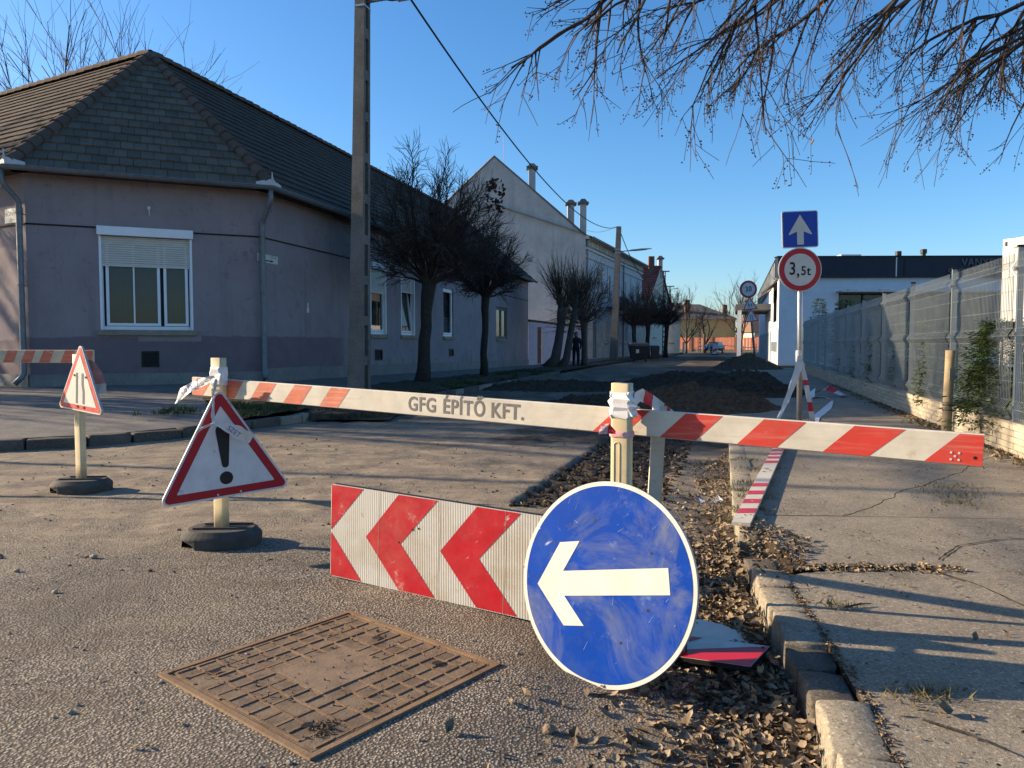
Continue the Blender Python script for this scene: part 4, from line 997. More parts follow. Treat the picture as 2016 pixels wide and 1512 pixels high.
def globe_tree(name, label, base, fork, L, tr, seed, n0, spec, mtw, mbk, group, maxpol=100, lean=0, dead=None, tw_r=.035, tw_n=22):
    random.seed(seed); base = Vector(base); fork = Vector(fork)
    t = thing(name, label, 'tree', base, group)
    mb = MB(); pts = [base + (fork - base) * (i / 7) + Vector((U(-.03, .03), U(-.03, .03), 0)) * (1 if 0 < i < 7 else 0) for i in range(8)]
    pts[0].z -= .1
    mb.tube(pts, [tr * q * (1 + U(-.05, .05)) for q in (1.35, 1.05, .95, .93, .9, .92, 1.02, 1.2)], 12)
    for k in range(7): d = Vector((U(-1, 1), U(-1, 1), .8)); mb.tube([fork - Vector((0, 0, .12)), fork + d.normalized() * .3], [tr * .75, tr * .35], 6)
    mb.build('trunk', mbk, t, True)
    mb = MB(); ctr = fork + Vector((lean, 0, L * .80)); rad = Vector((L * 1.0, L * 1.0, L * .95))
    for k in range(n0):                                   # limbs from the head to the outside of a rounded crown
        a = 2 * pi * (k * .618 + U(-.03, .03)); cz = lerp(1, -.74, (k + .5) / n0); sz = sqrt(1 - cz * cz); q = U(.68, 1.0)
        end = ctr + Vector((rad.x * sz * cos(a), rad.y * sz * sin(a), rad.z * cz)) * q
        md = fork.lerp(end, .5) + Vector((0, 0, .12 * L * (1 - abs(cz)))) + rv() * .2 * L; pts = []
        for i in range(8): u = i / 7; pts.append(fork * (1 - u) ** 2 + md * 2 * u * (1 - u) + end * u * u + rv() * .045 * L * u)
        mb.tube(pts, [lerp(tw_r * 1.2, .007, i / 7) for i in range(8)], 4, cap=False)
        for j in range(tw_n):
            u = U(.28, 1) * 7; i = min(int(u), 6); p = pts[i].lerp(pts[i + 1], u - i); out = (p - ctr).normalized()
            d = (pts[i + 1] - pts[i]).normalized() + rv() * 1.0 + out * .35 + Vector((0, 0, .18)); s1, _ = path(p, d, L * U(.12, .36), 3, .24, .06)
            mb.tube(s1, [.010, .008, .006, .004], 3, cap=False)
            for m in range(3):
                p2 = s1[1].lerp(s1[3], R()); s2, _ = path(p2, (s1[3] - s1[1]).normalized() + rv() * .7, L * U(.08, .2), 2, .15, .04); mb.tube(s2, [.006, .005, .0035], 3, cap=False)
    mb.build('crown', mtw, t)
    if dead:
        mb = MB()
        for k in range(dead[1]):
            p = Vector(dead[0]) + Vector((U(-.22, .22), U(-.2, .2), U(-.5, .35)))
            leaf(mb, p, U(.10, .16), rv(), U(0, 6), .4)
        mb.build('dead_leaves', m_dead_d, t)
    return t
m_dead_d = leaf_mat('withered_leaf', (.03, .02, .014), (.08, .05, .03))
def leaf(mb, p, s, nrm, ang, curl):
    """one curled dry leaf: four faces, folded along the midrib"""
    n = Vector(nrm).normalized(); a = n.orthogonal().normalized(); a = (Matrix.Rotation(ang, 3, n) @ a); b = n.cross(a)
    c = curl * s; w_ = .30 * s
    pts = [p - a * s * .5, p - a * s * .12 + b * w_ + n * c * .5, p + a * s * .28 + b * w_ * .7 + n * c * .7, p + a * s * .52 + n * c * .9, p + a * s * .28 - b * w_ * .7 + n * c * .55, p - a * s * .12 - b * w_ + n * c * .35, p + a * s * .1 - n * c * .05]
    i = len(mb.v); mb.v += [tuple(q) for q in pts]
    for f in ((0, 6, 1), (1, 6, 2), (2, 6, 3), (3, 6, 4), (4, 6, 5), (5, 6, 0)): mb.f.append(tuple(i + q for q in f)); mb.m.append(0)
SP = [(7, .75, .50, .05), (6, .75, .55, .06), (3, .6, .6, .05)]
t1 = globe_tree('street_tree', 'largest bare round headed tree, behind the concrete pole', (-2.35, 20, .2), (-2.15, 20, 2.75), 1.95, .165, 11, 40, SP, m_twig, m_bark, 'bare clipped street trees', 108, .12, ((-.42, 19.6, 5.0), 70), tw_n=40)
t2 = globe_tree('street_tree', 'second bare round headed tree with slim straight trunk', (-.92, 25, .15), (-.85, 25, 2.75), 1.45, .12, 12, 36, SP, m_twig, m_bark, 'bare clipped street trees', 106, tw_n=34)
t4 = globe_tree('street_tree', 'reddish twigged small tree beside the far concrete pole', (3.78, 40, .1), (3.75, 40, 2.3), 1.7, .16, 14, 34, [(6, .6, .5, .10), (5, .6, .55, .1), (3, .5, .6, .05)], m_twig_r, m_bark2, 'bare clipped street trees', 88)
dk = globe_tree('street_tree', 'dark dense clipped tree above the black waste container', (9.6, 60, .05), (9.5, 60, 2.6), 1.75, .17, 15, 40, [(8, .75, .5, .03), (6, .8, .6, .03), (3, .7, .7, 0)], m_twig, m_bark, 'dark clipped trees down the street', 105, tw_r=.05, tw_n=30)
copy_thing(dk, Matrix.Translation((11.4, 64.5, .05)) @ Matrix.Rotation(1.4, 4, 'Z') @ Matrix.Scale(1.05, 4), 'dark dense clipped tree with forked trunk left of the steel poles', 'dark clipped trees down the street')
copy_thing(dk, Matrix.Translation((14.0, 70, .05)) @ Matrix.Rotation(3.1, 4, 'Z') @ Matrix.Scale(1.1, 4), 'dark dense clipped tree half hidden by the first steel pole', 'dark clipped trees down the street')
# pollard willow: two leaning trunks with long upright shoots
random.seed(21)
wl = thing('pollard_willow', 'pollarded willow with twin leaning trunks and long upright shoots', 'tree', (2.3, 38, .1))
heads = []
for dx, hx, hz, r in ((0, .15, 2.7, .25), (.58, .85, 2.9, .19)):
    mb = MB(); P = [Vector((2.05 + dx - .25, 38, -.05)), Vector((2.15 + dx * .95, 38, .5)), Vector((2.3 + dx * .9, 38, 1.3)), Vector((2.3 + hx * .8, 38, 2.2)), Vector((2.3 + hx, 38, hz)), Vector((2.3 + hx * 1.05, 38, hz + .7))]
    mb.tube(P, [r * 1.5, r, r * .85, r * .8, r * .95, r * .6], 12); mb.build('trunk', m_bark2, wl, True); heads.append(P[-1])
mb = MB()
for h in heads:
    for k in range(11):
        d = Vector((U(-1, 1), U(-1, 1), U(.5, 1.6))).normalized(); q = h - Vector((0, 0, U(.0, 1.0))); mb.tube([q, q + d * .45], [.085, .06], 6)
        for j in range(9):
            dd = (d + rv() * .55 + Vector((0, 0, .55))).normalized(); p = q + d * U(.25, .5)
            pts, _ = path(p, dd, U(1.0, 2.4), 4, .06, .07); mb.tube(pts, [.02, .017, .013, .009, .004], 3, cap=False)
            for m in range(3): pp = pts[1].lerp(pts[3], R()); s, _ = path(pp, dd + rv() * .5, U(.3, .8), 2, .1, .05); mb.tube(s, [.008, .006, .004], 3, cap=False)
    for k in range(60):
        d = Vector((U(-1, 1), U(-1, 1), U(-.35, .35))).normalized(); q = h - Vector((0, 0, U(.2, 1.6))); pts, _ = path(q, d, U(.7, 1.5), 3, .12, -.02); mb.tube(pts, [.012, .01, .007, .004], 3, cap=False)
mb.build('crown', m_twig_g, wl)
# bare trees behind the corner house roof, and at the end of the street
def bare_tree(name, label, base, H, r, seed, spec, m, n0=7, group=None, L=.45):
    random.seed(seed); t = thing(name, label, 'tree', base, group); b = Vector(base)
    mb = MB(); pts, d = path(b - Vector((0, 0, .2)), (0, 0, 1), H * .45, 5, .05); mb.tube(pts, [lerp(r, r * .6, i / 5) for i in range(6)], 8); mb.build('trunk', m_bark2, t, True)
    mb = MB()
    for k in range(n0):
        a = 2 * pi * k / n0 + U(-.3, .3); pol = radians(U(12, 48)); q = pts[2 + k % 4]
        grow(mb, q, (sin(pol) * cos(a), sin(pol) * sin(a), cos(pol)), H * L, r * .42, 0, spec)
    mb.build('crown', m, t); return t
SB = [(6, .5, .62, .10), (5, .5, .6, .10), (3, .5, .6, .06)]
bare_tree('bare_tree', 'slender bare tree rising behind the lilac house roof', (-16.5, 31, .2), 12.5, .16, 31, SB, m_twig_r, 8, 'trees behind the lilac house')
bare_tree('bare_tree', 'bare tree with crooked limb at the far left behind the roof', (-24.5, 33, .2), 11.5, .18, 32, SB, m_twig_r, 7, 'trees behind the lilac house')
bare_tree('bare_tree', 'spreading bare tree in front of the terracotta fence', (35.2, 118, 0), 9.0, .22, 33, SB, m_twig_g, 9, None, .5)
bare_tree('bare_tree', 'heavily cut bare tree left of the parked car', (28.0, 112, 0), 6.5, .3, 34, [(3, .6, .5, .1), (3, .5, .6, .1)], m_twig, 5)
bare_tree('bare_tree', 'bare tree crown left of the yellow house', (24.5, 108, 0), 8.0, .2, 35, SB, m_twig, 7)
bare_tree('bare_tree', 'bare street tree across the side street beyond the left edge', (-17.0, 14.7, .1), 8.5, .17, 36, SB, m_twig, 9, 'trees along the side street')
bare_tree('bare_tree', 'second bare street tree across the side street beyond the left edge', (-22.5, 17.6, .1), 9.0, .18, 37, SB, m_twig, 9, 'trees along the side street')
# conifers and the overhanging tree on the right
m_twig_d = mat('blackish_twig', (.042, .030, .023), .9, .3, 3, island=.4)
def overhang_tree():
    random.seed(45)
    t = thing('overhanging_tree', 'bare tree with hanging berried twigs reaching over the top right', 'tree', (7.6, 6.4, 0))
    mb = MB(); T = [Vector(q) for q in ((7.6, 6.4, -.1), (7.5, 6.4, 1.5), (7.3, 6.35, 3.0), (6.9, 6.3, 4.3), (6.4, 6.3, 5.4))]
    mb.tube(T, [.20, .16, .14, .11, .08], 10); mb.build('trunk', m_bark, t, True)
    br = MB(); tw = MB(); be = MB(); dl = MB()
    def berry(p):
        r = U(.0055, .0085); i = len(be.v)
        be.v += [(p.x + r, p.y, p.z), (p.x - r, p.y, p.z), (p.x, p.y + r, p.z), (p.x, p.y - r, p.z), (p.x, p.y, p.z + r), (p.x, p.y, p.z - r)]
        for f in ((0, 2, 4), (2, 1, 4), (1, 3, 4), (3, 0, 4), (2, 0, 5), (1, 2, 5), (3, 1, 5), (0, 3, 5)): be.f.append(tuple(i + q for q in f)); be.m.append(0)
    def droop(p, d, L, r, lev):
        seg = 6 if lev < 2 else 4; pts = [Vector(p)]; d = Vector(d).normalized()
        for i in range(seg):
            d = (d + rv() * (.15 if lev < 2 else .10) + Vector((0, 0, -.08 if lev < 2 else -.03))).normalized(); pts.append(pts[-1] + d * (L / seg))
        (br if lev < 2 else tw).tube(pts, [lerp(r, max(.0022, r * .35), i / seg) for i in range(seg + 1)], 5 if lev < 2 else 3, cap=False)
        if lev == 3:
            if R() < .62:
                for k in range(int(U(2, 8))): berry(pts[-1].lerp(pts[-3], R()) + rv() * .022)
            elif R() < .02: leaf(dl, pts[-1], U(.03, .05), rv(), U(0, 6), .5)
            return
        for i in range((9, 4, 3)[lev]):
            u = U(.25, 1) * seg; j = min(int(u), seg - 1); q = pts[j].lerp(pts[j + 1], u - j); bd = (pts[j + 1] - pts[j]).normalized()
            nd = bd + rv() * (.6 if lev < 2 else .85) + Vector((0, 0, -.35 if lev < 2 else -.1))
            droop(q, nd, L * (.50, .58, .60)[lev] * U(.6, 1.3), max(.0022, r * (.45, .42, .5)[lev]), lev + 1)
    for pts, r in BOUGHS:
        P = [Vector(q) for q in pts]; Q = [P[0]]
        for a, b in zip(P, P[1:]):
            for k in range(1, 4): Q.append(a.lerp(b, k / 3) + rv() * .025)
        n = len(Q); br.tube(Q, [lerp(r, r * .3, i / (n - 1)) for i in range(n)], 6)
        for i in range(3, n):
            for k in range(2 if i < n - 1 else 3):
                bd = (Q[i] - Q[i - 1]).normalized()
                if R() < .62: droop(Q[i], bd + rv() * .75 + Vector((0, 0, -.45)), U(.4, .85), r * .36, 1)
    br.build('branch', m_twig_d, t); tw.build('twigs', m_twig_d, t, kind='stuff'); be.build('berries', m_berry, t, kind='stuff'); dl.build('dead_leaves', m_dead, t, kind='stuff')
BOUGHS = [([(7.1, 6.3, 3.8), (5.4, 6.2, 4.5), (3.4, 6.1, 4.35), (2.1, 6.0, 3.95), (1.15, 5.95, 3.55), (.75, 5.9, 3.25), (.52, 5.9, 2.98)], .045),
          ([(6.6, 6.3, 4.9), (4.6, 5.8, 4.8), (2.6, 5.5, 4.1), (1.5, 5.3, 3.45), (.95, 5.2, 2.95)], .035),
          ([(7.0, 6.3, 4.2), (5.2, 6.6, 4.7), (3.6, 6.8, 4.2), (2.6, 6.9, 3.5), (2.15, 6.9, 3.15)], .038),
          ([(6.9, 6.3, 4.3), (5.2, 5.7, 4.4), (3.9, 5.4, 3.8), (2.9, 5.2, 3.2), (2.5, 5.1, 2.85)], .038),
          ([(7.2, 6.35, 3.5), (5.8, 6.2, 3.9), (4.6, 6.1, 3.55), (3.7, 6.0, 3.1), (3.25, 5.9, 2.95)], .035),
          ([(7.3, 6.4, 3.0), (5.8, 5.8, 3.5), (4.4, 5.5, 3.15), (3.7, 5.4, 2.75), (3.4, 5.4, 2.62)], .035),
          ([(7.0, 6.3, 4.0), (5.0, 7.2, 4.9), (3.4, 7.4, 4.5), (2.4, 7.3, 4.0), (1.7, 7.2, 3.7)], .035)]
BOUGHS = [([(x, y, z + .62) for x, y, z in P_], r) for P_, r in BOUGHS]
BOUGHS += [([(7.1, 6.3, 4.4), (5.2, 6.1, 4.9), (3.4, 6.0, 4.5), (2.4, 6.0, 3.75), (1.9, 6.0, 3.3)], .03), ([(7.2, 6.3, 4.2), (5.4, 5.8, 4.6), (4.1, 5.8, 4.1), (3.2, 5.8, 3.5), (2.8, 5.8, 3.25)], .03),
           ([(7.2, 6.4, 3.9), (5.6, 5.9, 4.3), (4.6, 5.9, 3.75), (4.0, 5.9, 3.2), (3.6, 5.9, 3.05)], .03), ([(7.0, 6.3, 4.6), (4.8, 6.0, 5.1), (2.8, 6.0, 4.8), (1.6, 6.0, 4.1), (1.1, 6.0, 3.6)], .028),
           ([(6.8, 6.3, 5.0), (4.0, 5.5, 4.6), (2.4, 5.3, 3.9), (1.75, 5.2, 3.25), (1.5, 5.2, 2.9)], .028), ([(7.2, 6.4, 4.0), (5.5, 6.8, 4.3), (4.7, 6.9, 3.8), (4.2, 7.0, 3.4)], .03)]
BOUGHS[7:] = [([(x, y, z + .42) for x, y, z in P_], r) for P_, r in BOUGHS[7:]]
overhang_tree()

# ------------------------------------------------------------------ concrete poles, lamps and cables
def make_pole():
    t = thing('utility_pole', 'near concrete utility pole with slotted side and lamp arm', 'pole', (-3.0, 15, .15), 'concrete utility poles')
    a = Vector((DR.y, -DR.x, 0)); b = Vector((DR.x, DR.y, 0)); O = Vector((-3.0, 15, 0)); H = 9.45
    def w_(u, v, z): k = lerp(1, .62, z / H); return tuple(O + a * (u * k) + b * (v * k) + Vector((.30 * z / H * .6, 0, z)))
    def bx(mb, u0, u1, v0, v1, z0, z1): mb.hexa([w_(u0, v0, z0), w_(u1, v0, z0), w_(u1, v1, z0), w_(u0, v1, z0), w_(u0, v0, z1), w_(u1, v0, z1), w_(u1, v1, z1), w_(u0, v1, z1)])
    mb = MB()
    for z0, z1 in ((-.1, 1.52), (1.522, H)):
        g = .012 if z0 < 0 else 0
        bx(mb, -.145 - g, .145 + g, -.19 - g, -.085, z0, z1); bx(mb, -.145 - g, .145 + g, .085, .19 + g, z0, z1)
    bx(mb, -.06, .06, -.085, .085, -.1, H)
    z = .1
    while z < H - .3:
        bx(mb, -.143, .143, -.085, .085, z - .09, z + .09); z += .78
    bx(mb, -.14, .14, -.085, .085, H - .9, H - .002)
    mb.build('shaft', m_conc, t)
    mb = MB(); c = Vector(w_(.1, 0, 7.72)); mb.tube([c, c + Vector((.35, 0, .06)), c + Vector((.55, 0, .08))], .035, 8); arm = mb.build('lamp_arm', m_steel, t, True)
    mb = MB(); h = c + Vector((.40, 0, .06))
    rings = []
    for x, wd, th in ((0, .06, .05), (.08, .11, .075), (.45, .15, .085), (.75, .13, .06), (.92, .05, .025)):
        rings.append([(h.x + x, h.y + wd * cos(q), h.z + x * .16 + th * sin(q) * (1 if sin(q) > 0 else .55)) for q in [2 * pi * k / 12 for k in range(12)]])
    mb.loft(rings); lh = mb.build('lamp_head', m_steel, t, True)
    mb = MB(); mb.poly([(h.x + .2, h.y - .1, h.z - .02), (h.x + .7, h.y - .1, h.z + .065), (h.x + .7, h.y + .1, h.z + .065), (h.x + .2, h.y + .1, h.z - .02)]); mb.build('lamp_glass', m_swc, lh)
    for z in (7.6, 7.84):
        mb = MB(); bx(mb, -.155, .155, -.2, .2, z, z + .035); mb.build('clamp_band', m_steel, t)
    for z in (5.2, 4.6): mb = MB(); q = Vector(w_(.15, .0, z)); mb.tube([q, q + a * .06], .02, 6); mb.build('step_bolt', m_steeld, t)
    return t
p1 = make_pole()
copy_thing(p1, Matrix.Translation((7.15, 54, .1)) @ Matrix.Diagonal((1.7, 1.7, 1, 1)), 'far concrete utility pole beside the black waste container', 'concrete utility poles')
def slim_pole(x, y, H, label, lamp=True):
    t = thing('steel_pole', label, 'pole', (x, y, 0), 'dark poles down the street')
    mb = MB(); 
    for dx in (-.14, .14): mb.tube([(x + dx, y, -.1), (x + dx * .6, y, H)], .05, 6)
    n = int(H / .55)
    for k in range(n): z = .3 + k * .55; mb.box(x - .14, x + .14, y - .025, y + .025, z, z + .14)
    mb.build('lattice', m_black, t)
    if lamp: mb = MB(); mb.tube([(x, y, H - .5), (x + .5, y, H - .35), (x + 1.0, y, H - .3)], [.03, .03, .06], 6); mb.build('lamp', m_steel, t)
    mb = MB(); mb.box(x - .55, x + .55, y - .05, y + .05, H - .12, H); mb.build('crossarm', m_steeld, t)
slim_pole(16.6, 84, 9.2, 'black lattice pole at the edge of the clipped trees', False); slim_pole(20.3, 99, 8.7, 'dark lattice pole with lamp behind the first one'); slim_pole(24.2, 112, 7.2, 'thin dark pole left of the yellow house', False); slim_pole(29.8, 122, 5.6, 'short thin pole in front of the yellow house', False); slim_pole(22.8, 112, 8.1, 'farthest dark pole with lamp', True)
def cable(name, label, A, B, sag, r, n=40, group='overhead cables'):
    A, B = Vector(A), Vector(B); mb = MB()
    mb.tube([A.lerp(B, k / n) - Vector((0, 0, sag * 4 * (k / n) * (1 - k / n))) for k in range(n + 1)], r, 5); mb.build(name, m_wire, label=label, cat='cable', group=group)
cable('overhead_cable', 'long black cable sagging from near pole to far pole', (-2.0, 15, 7.88), (7.3, 54, 9.35), 1.35, .022)
cable('overhead_cable', 'thin cable from the town house eave to the far pole', (5.7, 59, 9.9), (7.2, 54, 9.4), .25, .012)
cable('overhead_cable', 'dark cable dropping from the far pole towards the lattice pole', (7.5, 54, 9.2), (16.6, 84, 8.3), 2.0, .03)
cable('overhead_cable', 'dark cable crossing from the red roofed house to the lattice pole', (14.2, 85.5, 6.3), (16.6, 84, 7.9), .4, .03)

# ------------------------------------------------------------------ right hand fence on block plinth
random.seed(50)
fence = thing('mesh_fence', 'grey welded mesh fence with pale block plinth along the right pavement', 'fence', (FA.x, FA.y, .05))
FN = Fr(FA - FD * 2.5, FA + FD * 24)        # u runs away from the camera
fN = Vector((-FD.y, FD.x))                   # towards the street
def fw(u, o, z): p = FA + FD * u + fN * o; return (p.x, p.y, z)
def fbox(mb, u0, u1, o0, o1, z0, z1, mi=0): mb.hexa([fw(u0, o1, z0), fw(u1, o1, z0), fw(u1, o0, z0), fw(u0, o0, z0), fw(u0, o1, z1), fw(u1, o1, z1), fw(u1, o0, z1), fw(u0, o0, z1)], mi)
PH = .33
mb = MB(); fbox(mb, -5, 24, -.16, .018, -.1, .05 + PH - .012); pln = mb.build('plinth', m_mortar, fence)
bl = MB(); bl.hexa([(0, -.0, 0), (1, 0, 0), (1, .10, 0), (0, .10, 0), (0, 0, 1), (1, 0, 1), (1, .10, 1), (0, .10, 1)])
brick_me = bl.data('brick', m_brick); far = MB(); cnt = 0
BL, BH = .262, .064
for r in range(5):
    u = -5 + (r % 2) * BL / 2
    while u < 24:
        z = .052 + r * (BH + .002); jo = U(-.002, .004); hh = BH - .009; ll = BL - .011
        if -1.2 < u < 13.2 and cnt < 300:
            p = fw(u, .03 + jo, z); link('brick', brick_me, pln, mx=Matrix(((FD.x * ll, -fN.x, 0, p[0]), (FD.y * ll, -fN.y, 0, p[1]), (0, 0, hh, z), (0, 0, 0, 1)))); cnt += 1
        else: fbox(far, u, u + ll, -.05, .03 + jo, z, z + hh)
        u += BL
far.build('bricks', m_bricks, pln, kind='stuff')
mb = MB(); fbox(mb, -5, 24, -.15, .034, .05 + PH - .011, .05 + PH + .012); mb.build('plinth_coping', m_mortar, fence)
FZ = .05 + PH + .03; FH = 1.74
prof = [(0, 0), (.04, 0), (.12, .05), (.20, 0), (.80, 0), (.88, .05), (.96, 0), (1.50, 0), (1.58, .05), (1.66, 0), (1.74, 0)]
for k in range(-2, 10):
    u0, u1 = k * 2.5, k * 2.5 + 2.5
    mb = MB(); n = 50 if k < 6 else 36; rr = .0042
    for i in range(n):
        u = lerp(u0 + .05, u1 - .05, i / (n - 1)); mb.tube([fw(u, o + .012, FZ + z) for z, o in prof], rr, 4, cap=False, ph=.5)
    for z, o in ((.02, 0), (.12, .05), (.20, 0), (.40, 0), (.60, 0), (.80, 0), (.88, .05), (.96, 0), (1.15, 0), (1.35, 0), (1.50, 0), (1.58, .05), (1.66, 0)): mb.tube([fw(u0 + .03, o + .004, FZ + z), fw(u1 - .03, o + .004, FZ + z)], rr * .72, 3, cap=False)
    mb.build('mesh_panel', m_fence, fence)
    mb = MB(); fbox(mb, u0 - .02, u0 + .02, -.065, -.005, .04, FZ + FH + .06); p = mb.build('post', m_fence, fence); mb = MB(); fbox(mb, u0 - .024, u0 + .024, -.069, -.001, FZ + FH + .061, FZ + FH + .085); mb.build('post_cap', m_black, p)
    for z in (.12, .9, 1.58): mb = MB(); fbox(mb, u0 - .03, u0 + .03, -.004, .02, FZ + z - .02, FZ + z + .02); mb.build('clip', m_steeld, p)
# rear fence run beyond, whitish
mb = MB()
# conifers behind and through the mesh
def thuja(label, u, o, H, Wd, seed, n=620, out=0.):
    random.seed(seed); b = Vector(fw(u, -o, .2)); t = thing('thuja', label, 'shrub', b, 'conifers behind the fence')
    mb = MB(); mb.tube([b - Vector((0, 0, .2)), b + Vector((0, 0, H * .9))], [.03, .006], 6); mb.build('trunk', m_bark, t)
    mb = MB()
    for k in range(n):
        h = U(.03, 1) ** .8; a = U(0, 2 * pi); rad = Wd * (1 - h) ** .7 * sqrt(U(.15, 1)) + .03
        d = Vector((cos(a), sin(a), U(-.25, .35))).normalized(); p = b + Vector((cos(a) * rad * .75, sin(a) * rad * .75, h * H))
        L = U(.12, .26); side = d.cross(Vector((0, 0, 1))).normalized()
        # flat spray of scale leaves: a stem with side fingers
        for j in range(5):
            q = p + d * L * j / 5; w0 = L * .42 * (1 - j / 6)
            for s_ in (-1, 1):
                e = q + side * s_ * w0 + d * L * .22 + Vector((0, 0, U(-.04, .03))); m_ = q.lerp(e, .5)
                mb.poly([q, m_ + d * .014, e, m_ - d * .014])
    mb.build('foliage', m_thuja, t)
lab = ['nearest conifer pushing sprays through the mesh by the log post', 'second conifer behind the fence from the near end', 'third conifer behind the fence from the near end', 'fourth conifer behind the fence from the near end', 'fifth conifer behind the fence from the near end', 'sixth conifer behind the fence from the near end', 'seventh conifer behind the fence from the near end', 'farthest conifer rising above the fence beside the sign pole']
for i, (u, o, H, Wd) in enumerate(((.72, .10, 1.25, .58), (3.9, .30, 1.2, .42), (6.1, .34, 1.4, .44), (8.6, .30, 1.5, .44), (10.9, .34, 1.7, .47), (13.6, .4, 2.0, .52), (17.0, .5, 2.4, .58), (25.2, .6, 2.9, .7))): thuja(lab[i], u, o, H, Wd, 60 + i, 900 if i < 2 else 480)
# low hedge behind, reads as a green mass through the wires
random.seed(77); mb = MB()
for k in range(5200):
    u = U(-1, 15); o = U(.9, 1.8); z = U(.1, .65 + .4 * abs(noise.noise(Vector((u * .9, 3, 0))))); p = Vector(fw(u, -o, z)); d = rv(); s = d.orthogonal() * U(.03, .06)
    mb.poly([p, p + d * .05 + s, p + d * U(.1, .17), p + d * .05 - s])
mb.build('hedge', leaf_mat('hedge_leaf', (.05, .065, .02), (.19, .19, .07)), label='pale dry hedge massed behind the mesh fence', cat='hedge', kind='stuff')
# container
random.seed(5)
ct = thing('container', 'white corrugated shipping container behind the fence at the right edge', 'container', (9.0, 13.5, 0))
kA = Vector((8.84, 13.9)); kd = Vector((.12, -1)).normalized(); fk = Fr(kA, kA + kd * 6); 
mb = MB(); u = .16; prof2 = []
while u < 5.8: prof2 += [(u, 0), (u + .07, 0), (u + .11, -.036), (u + .18, -.036), (u + .22, 0)]; u += .29
mb.loft([[fk.w(a, b, .40) for a, b in prof2], [fk.w(a, b, 2.92) for a, b in prof2]], closed=False); mb.build('corrugated_side', m_cont, ct)
mb = MB(); fk.box(mb, 0, .16, -.16, .012, .25, 3.08); fk.box(mb, .16, 6, -.12, .012, 2.92, 3.07); fk.box(mb, .16, 6, -.12, .012, .25, .40); fk.box(mb, 0, .16, -2.3, -.16, 2.9, 3.07); mb.build('frame', m_cont, ct)
mb = MB(); fk.box(mb, .003, 6, -2.4, -.16, 3.0, 3.05); fk.box(mb, .02, .06, -2.4, -.16, .3, 2.9); mb.build('roof_and_end', m_cont, ct)
mb = MB(); fk.box(mb, .05, .11, .0125, .016, 2.95, 3.03); mb.build('lifting_eye', m_black, ct)
# log post
lp = thing('log_post', 'peeled wooden log post standing by the mesh fence', 'post', (5.12, 9.0, .05))
mb = MB(); mb.tube([(5.12, 9.0, -.1), (5.125, 9.0, .5), (5.135, 9.0, .9), (5.14, 9.0, 1.13)], [.056, .053, .051, .053], 14); mb.build('log', m_log, lp, True)
mb = MB(); mb.box(5.10, 5.165, 8.93, 8.944, .78, .92); mb.build('metal_tag', m_steel, lp)
for z in (.42, .48): mb = MB(); mb.tube([(5.124, 9.0, z), (5.124, 9.0, z + .02)], .058, 14); mb.build('wire_wrap', m_steeld, lp)

# ------------------------------------------------------------------ standing traffic signs
def sign_disc(parent, fr, r, rim, mrim, mid, mmid, min_, name='sign_face'):
    """plate with coloured ring; rim and mid are radii of the inner sheets"""
    mb = MB(); fr.plate(mb, circ(r), -.022, 0, 0, 1); o = mb.build(name, [m_back, m_swc], parent)
    if rim: mb = MB(); fr.sheet(mb, circ(rim), .0015); mb.build('ring', mrim, o)
    if mid: mb = MB(); fr.sheet(mb, circ(mid), .003); mb.build('field', mmid, o)
    return o
def sign_tri(parent, fr, S, mw=None, mr=None, mf=None, th=.02):
    mb = MB(); fr.plate(mb, roundpoly(tri(S), S * .045), -th, 0, 0, 1); o = mb.build('sign_face', [m_back, mw or m_swc], parent)
    mb = MB(); fr.sheet(mb, roundpoly(tri(S * .945), S * .03), .0015); mb.build('ring', mr or m_sr, o)
    mb = MB(); fr.sheet(mb, roundpoly(tri(S * .735), S * .006, 2), .003); mb.build('field', mf or m_swc, o)
    return o
SX, SY = 3.92, 10.4
sp = thing('traffic_sign', 'one way arrow sign above round 3,5t weight limit sign on steel pole', 'traffic sign', (SX, SY, .05))
mb = MB(); mb.tube([(SX + .01, SY + .045, -.1), (SX - .03, SY + .045, 2.98)], .036, 12); mb.build('pole', m_steel, sp, True)
fr = SignFr((3.872, SY, 2.745), -.03, 0, .045); S2 = .245
mb = MB(); fr.plate(mb, roundpoly([(-S2, -S2), (S2, -S2), (S2, S2), (-S2, S2)], .03), -.022, 0, 0, 1); o = mb.build('square_plate', [m_back, m_swc], sp)
mb = MB(); fr.sheet(mb, roundpoly([(-S2 + .012, -S2 + .012), (S2 - .012, -S2 + .012), (S2 - .012, S2 - .012), (-S2 + .012, S2 - .012)], .022), .0015); mb.build('field', m_bluec, o)
mb = MB(); fr.sheet(mb, [(-.045, -.205), (.045, -.205), (.045, -.03), (.155, -.075), (.155, -.055), (0, .195), (-.155, -.055), (-.155, -.075), (-.045, -.03)], .003); mb.build('arrow', m_swc, o)
fr = SignFr((3.882, SY, 2.205), -.03, 0, .0)
o = sign_disc(sp, fr, .295, .283, m_sr, .215, m_swc, None, 'round_plate')
link('lettering', text_data('3', .24, m_black, 0, 'CENTER', .82, .004), o, mx=fr.mx(-.105, .005, .0045)); link('lettering', text_data(',', .24, m_black, 0, 'CENTER', .9, .004), o, mx=fr.mx(-.028, -.01, .0045)); link('lettering', text_data('5t', .17, m_black, 0, 'CENTER', .92, .003), o, mx=fr.mx(.075, -.02, .0045))
for a, b in ((-.07, .17), (.07, .17), (-.07, -.17), (.07, -.17)): mb = MB(); fr.plate(mb, circ(.006, 8, a, b), .003, .006); mb.build('rivet', m_steel, o)
mb = MB(); 
for z in (2.1, 2.32, 2.66, 2.86): mb.box(SX - .06, SX + .05, SY + .005, SY + .09, z, z + .03)
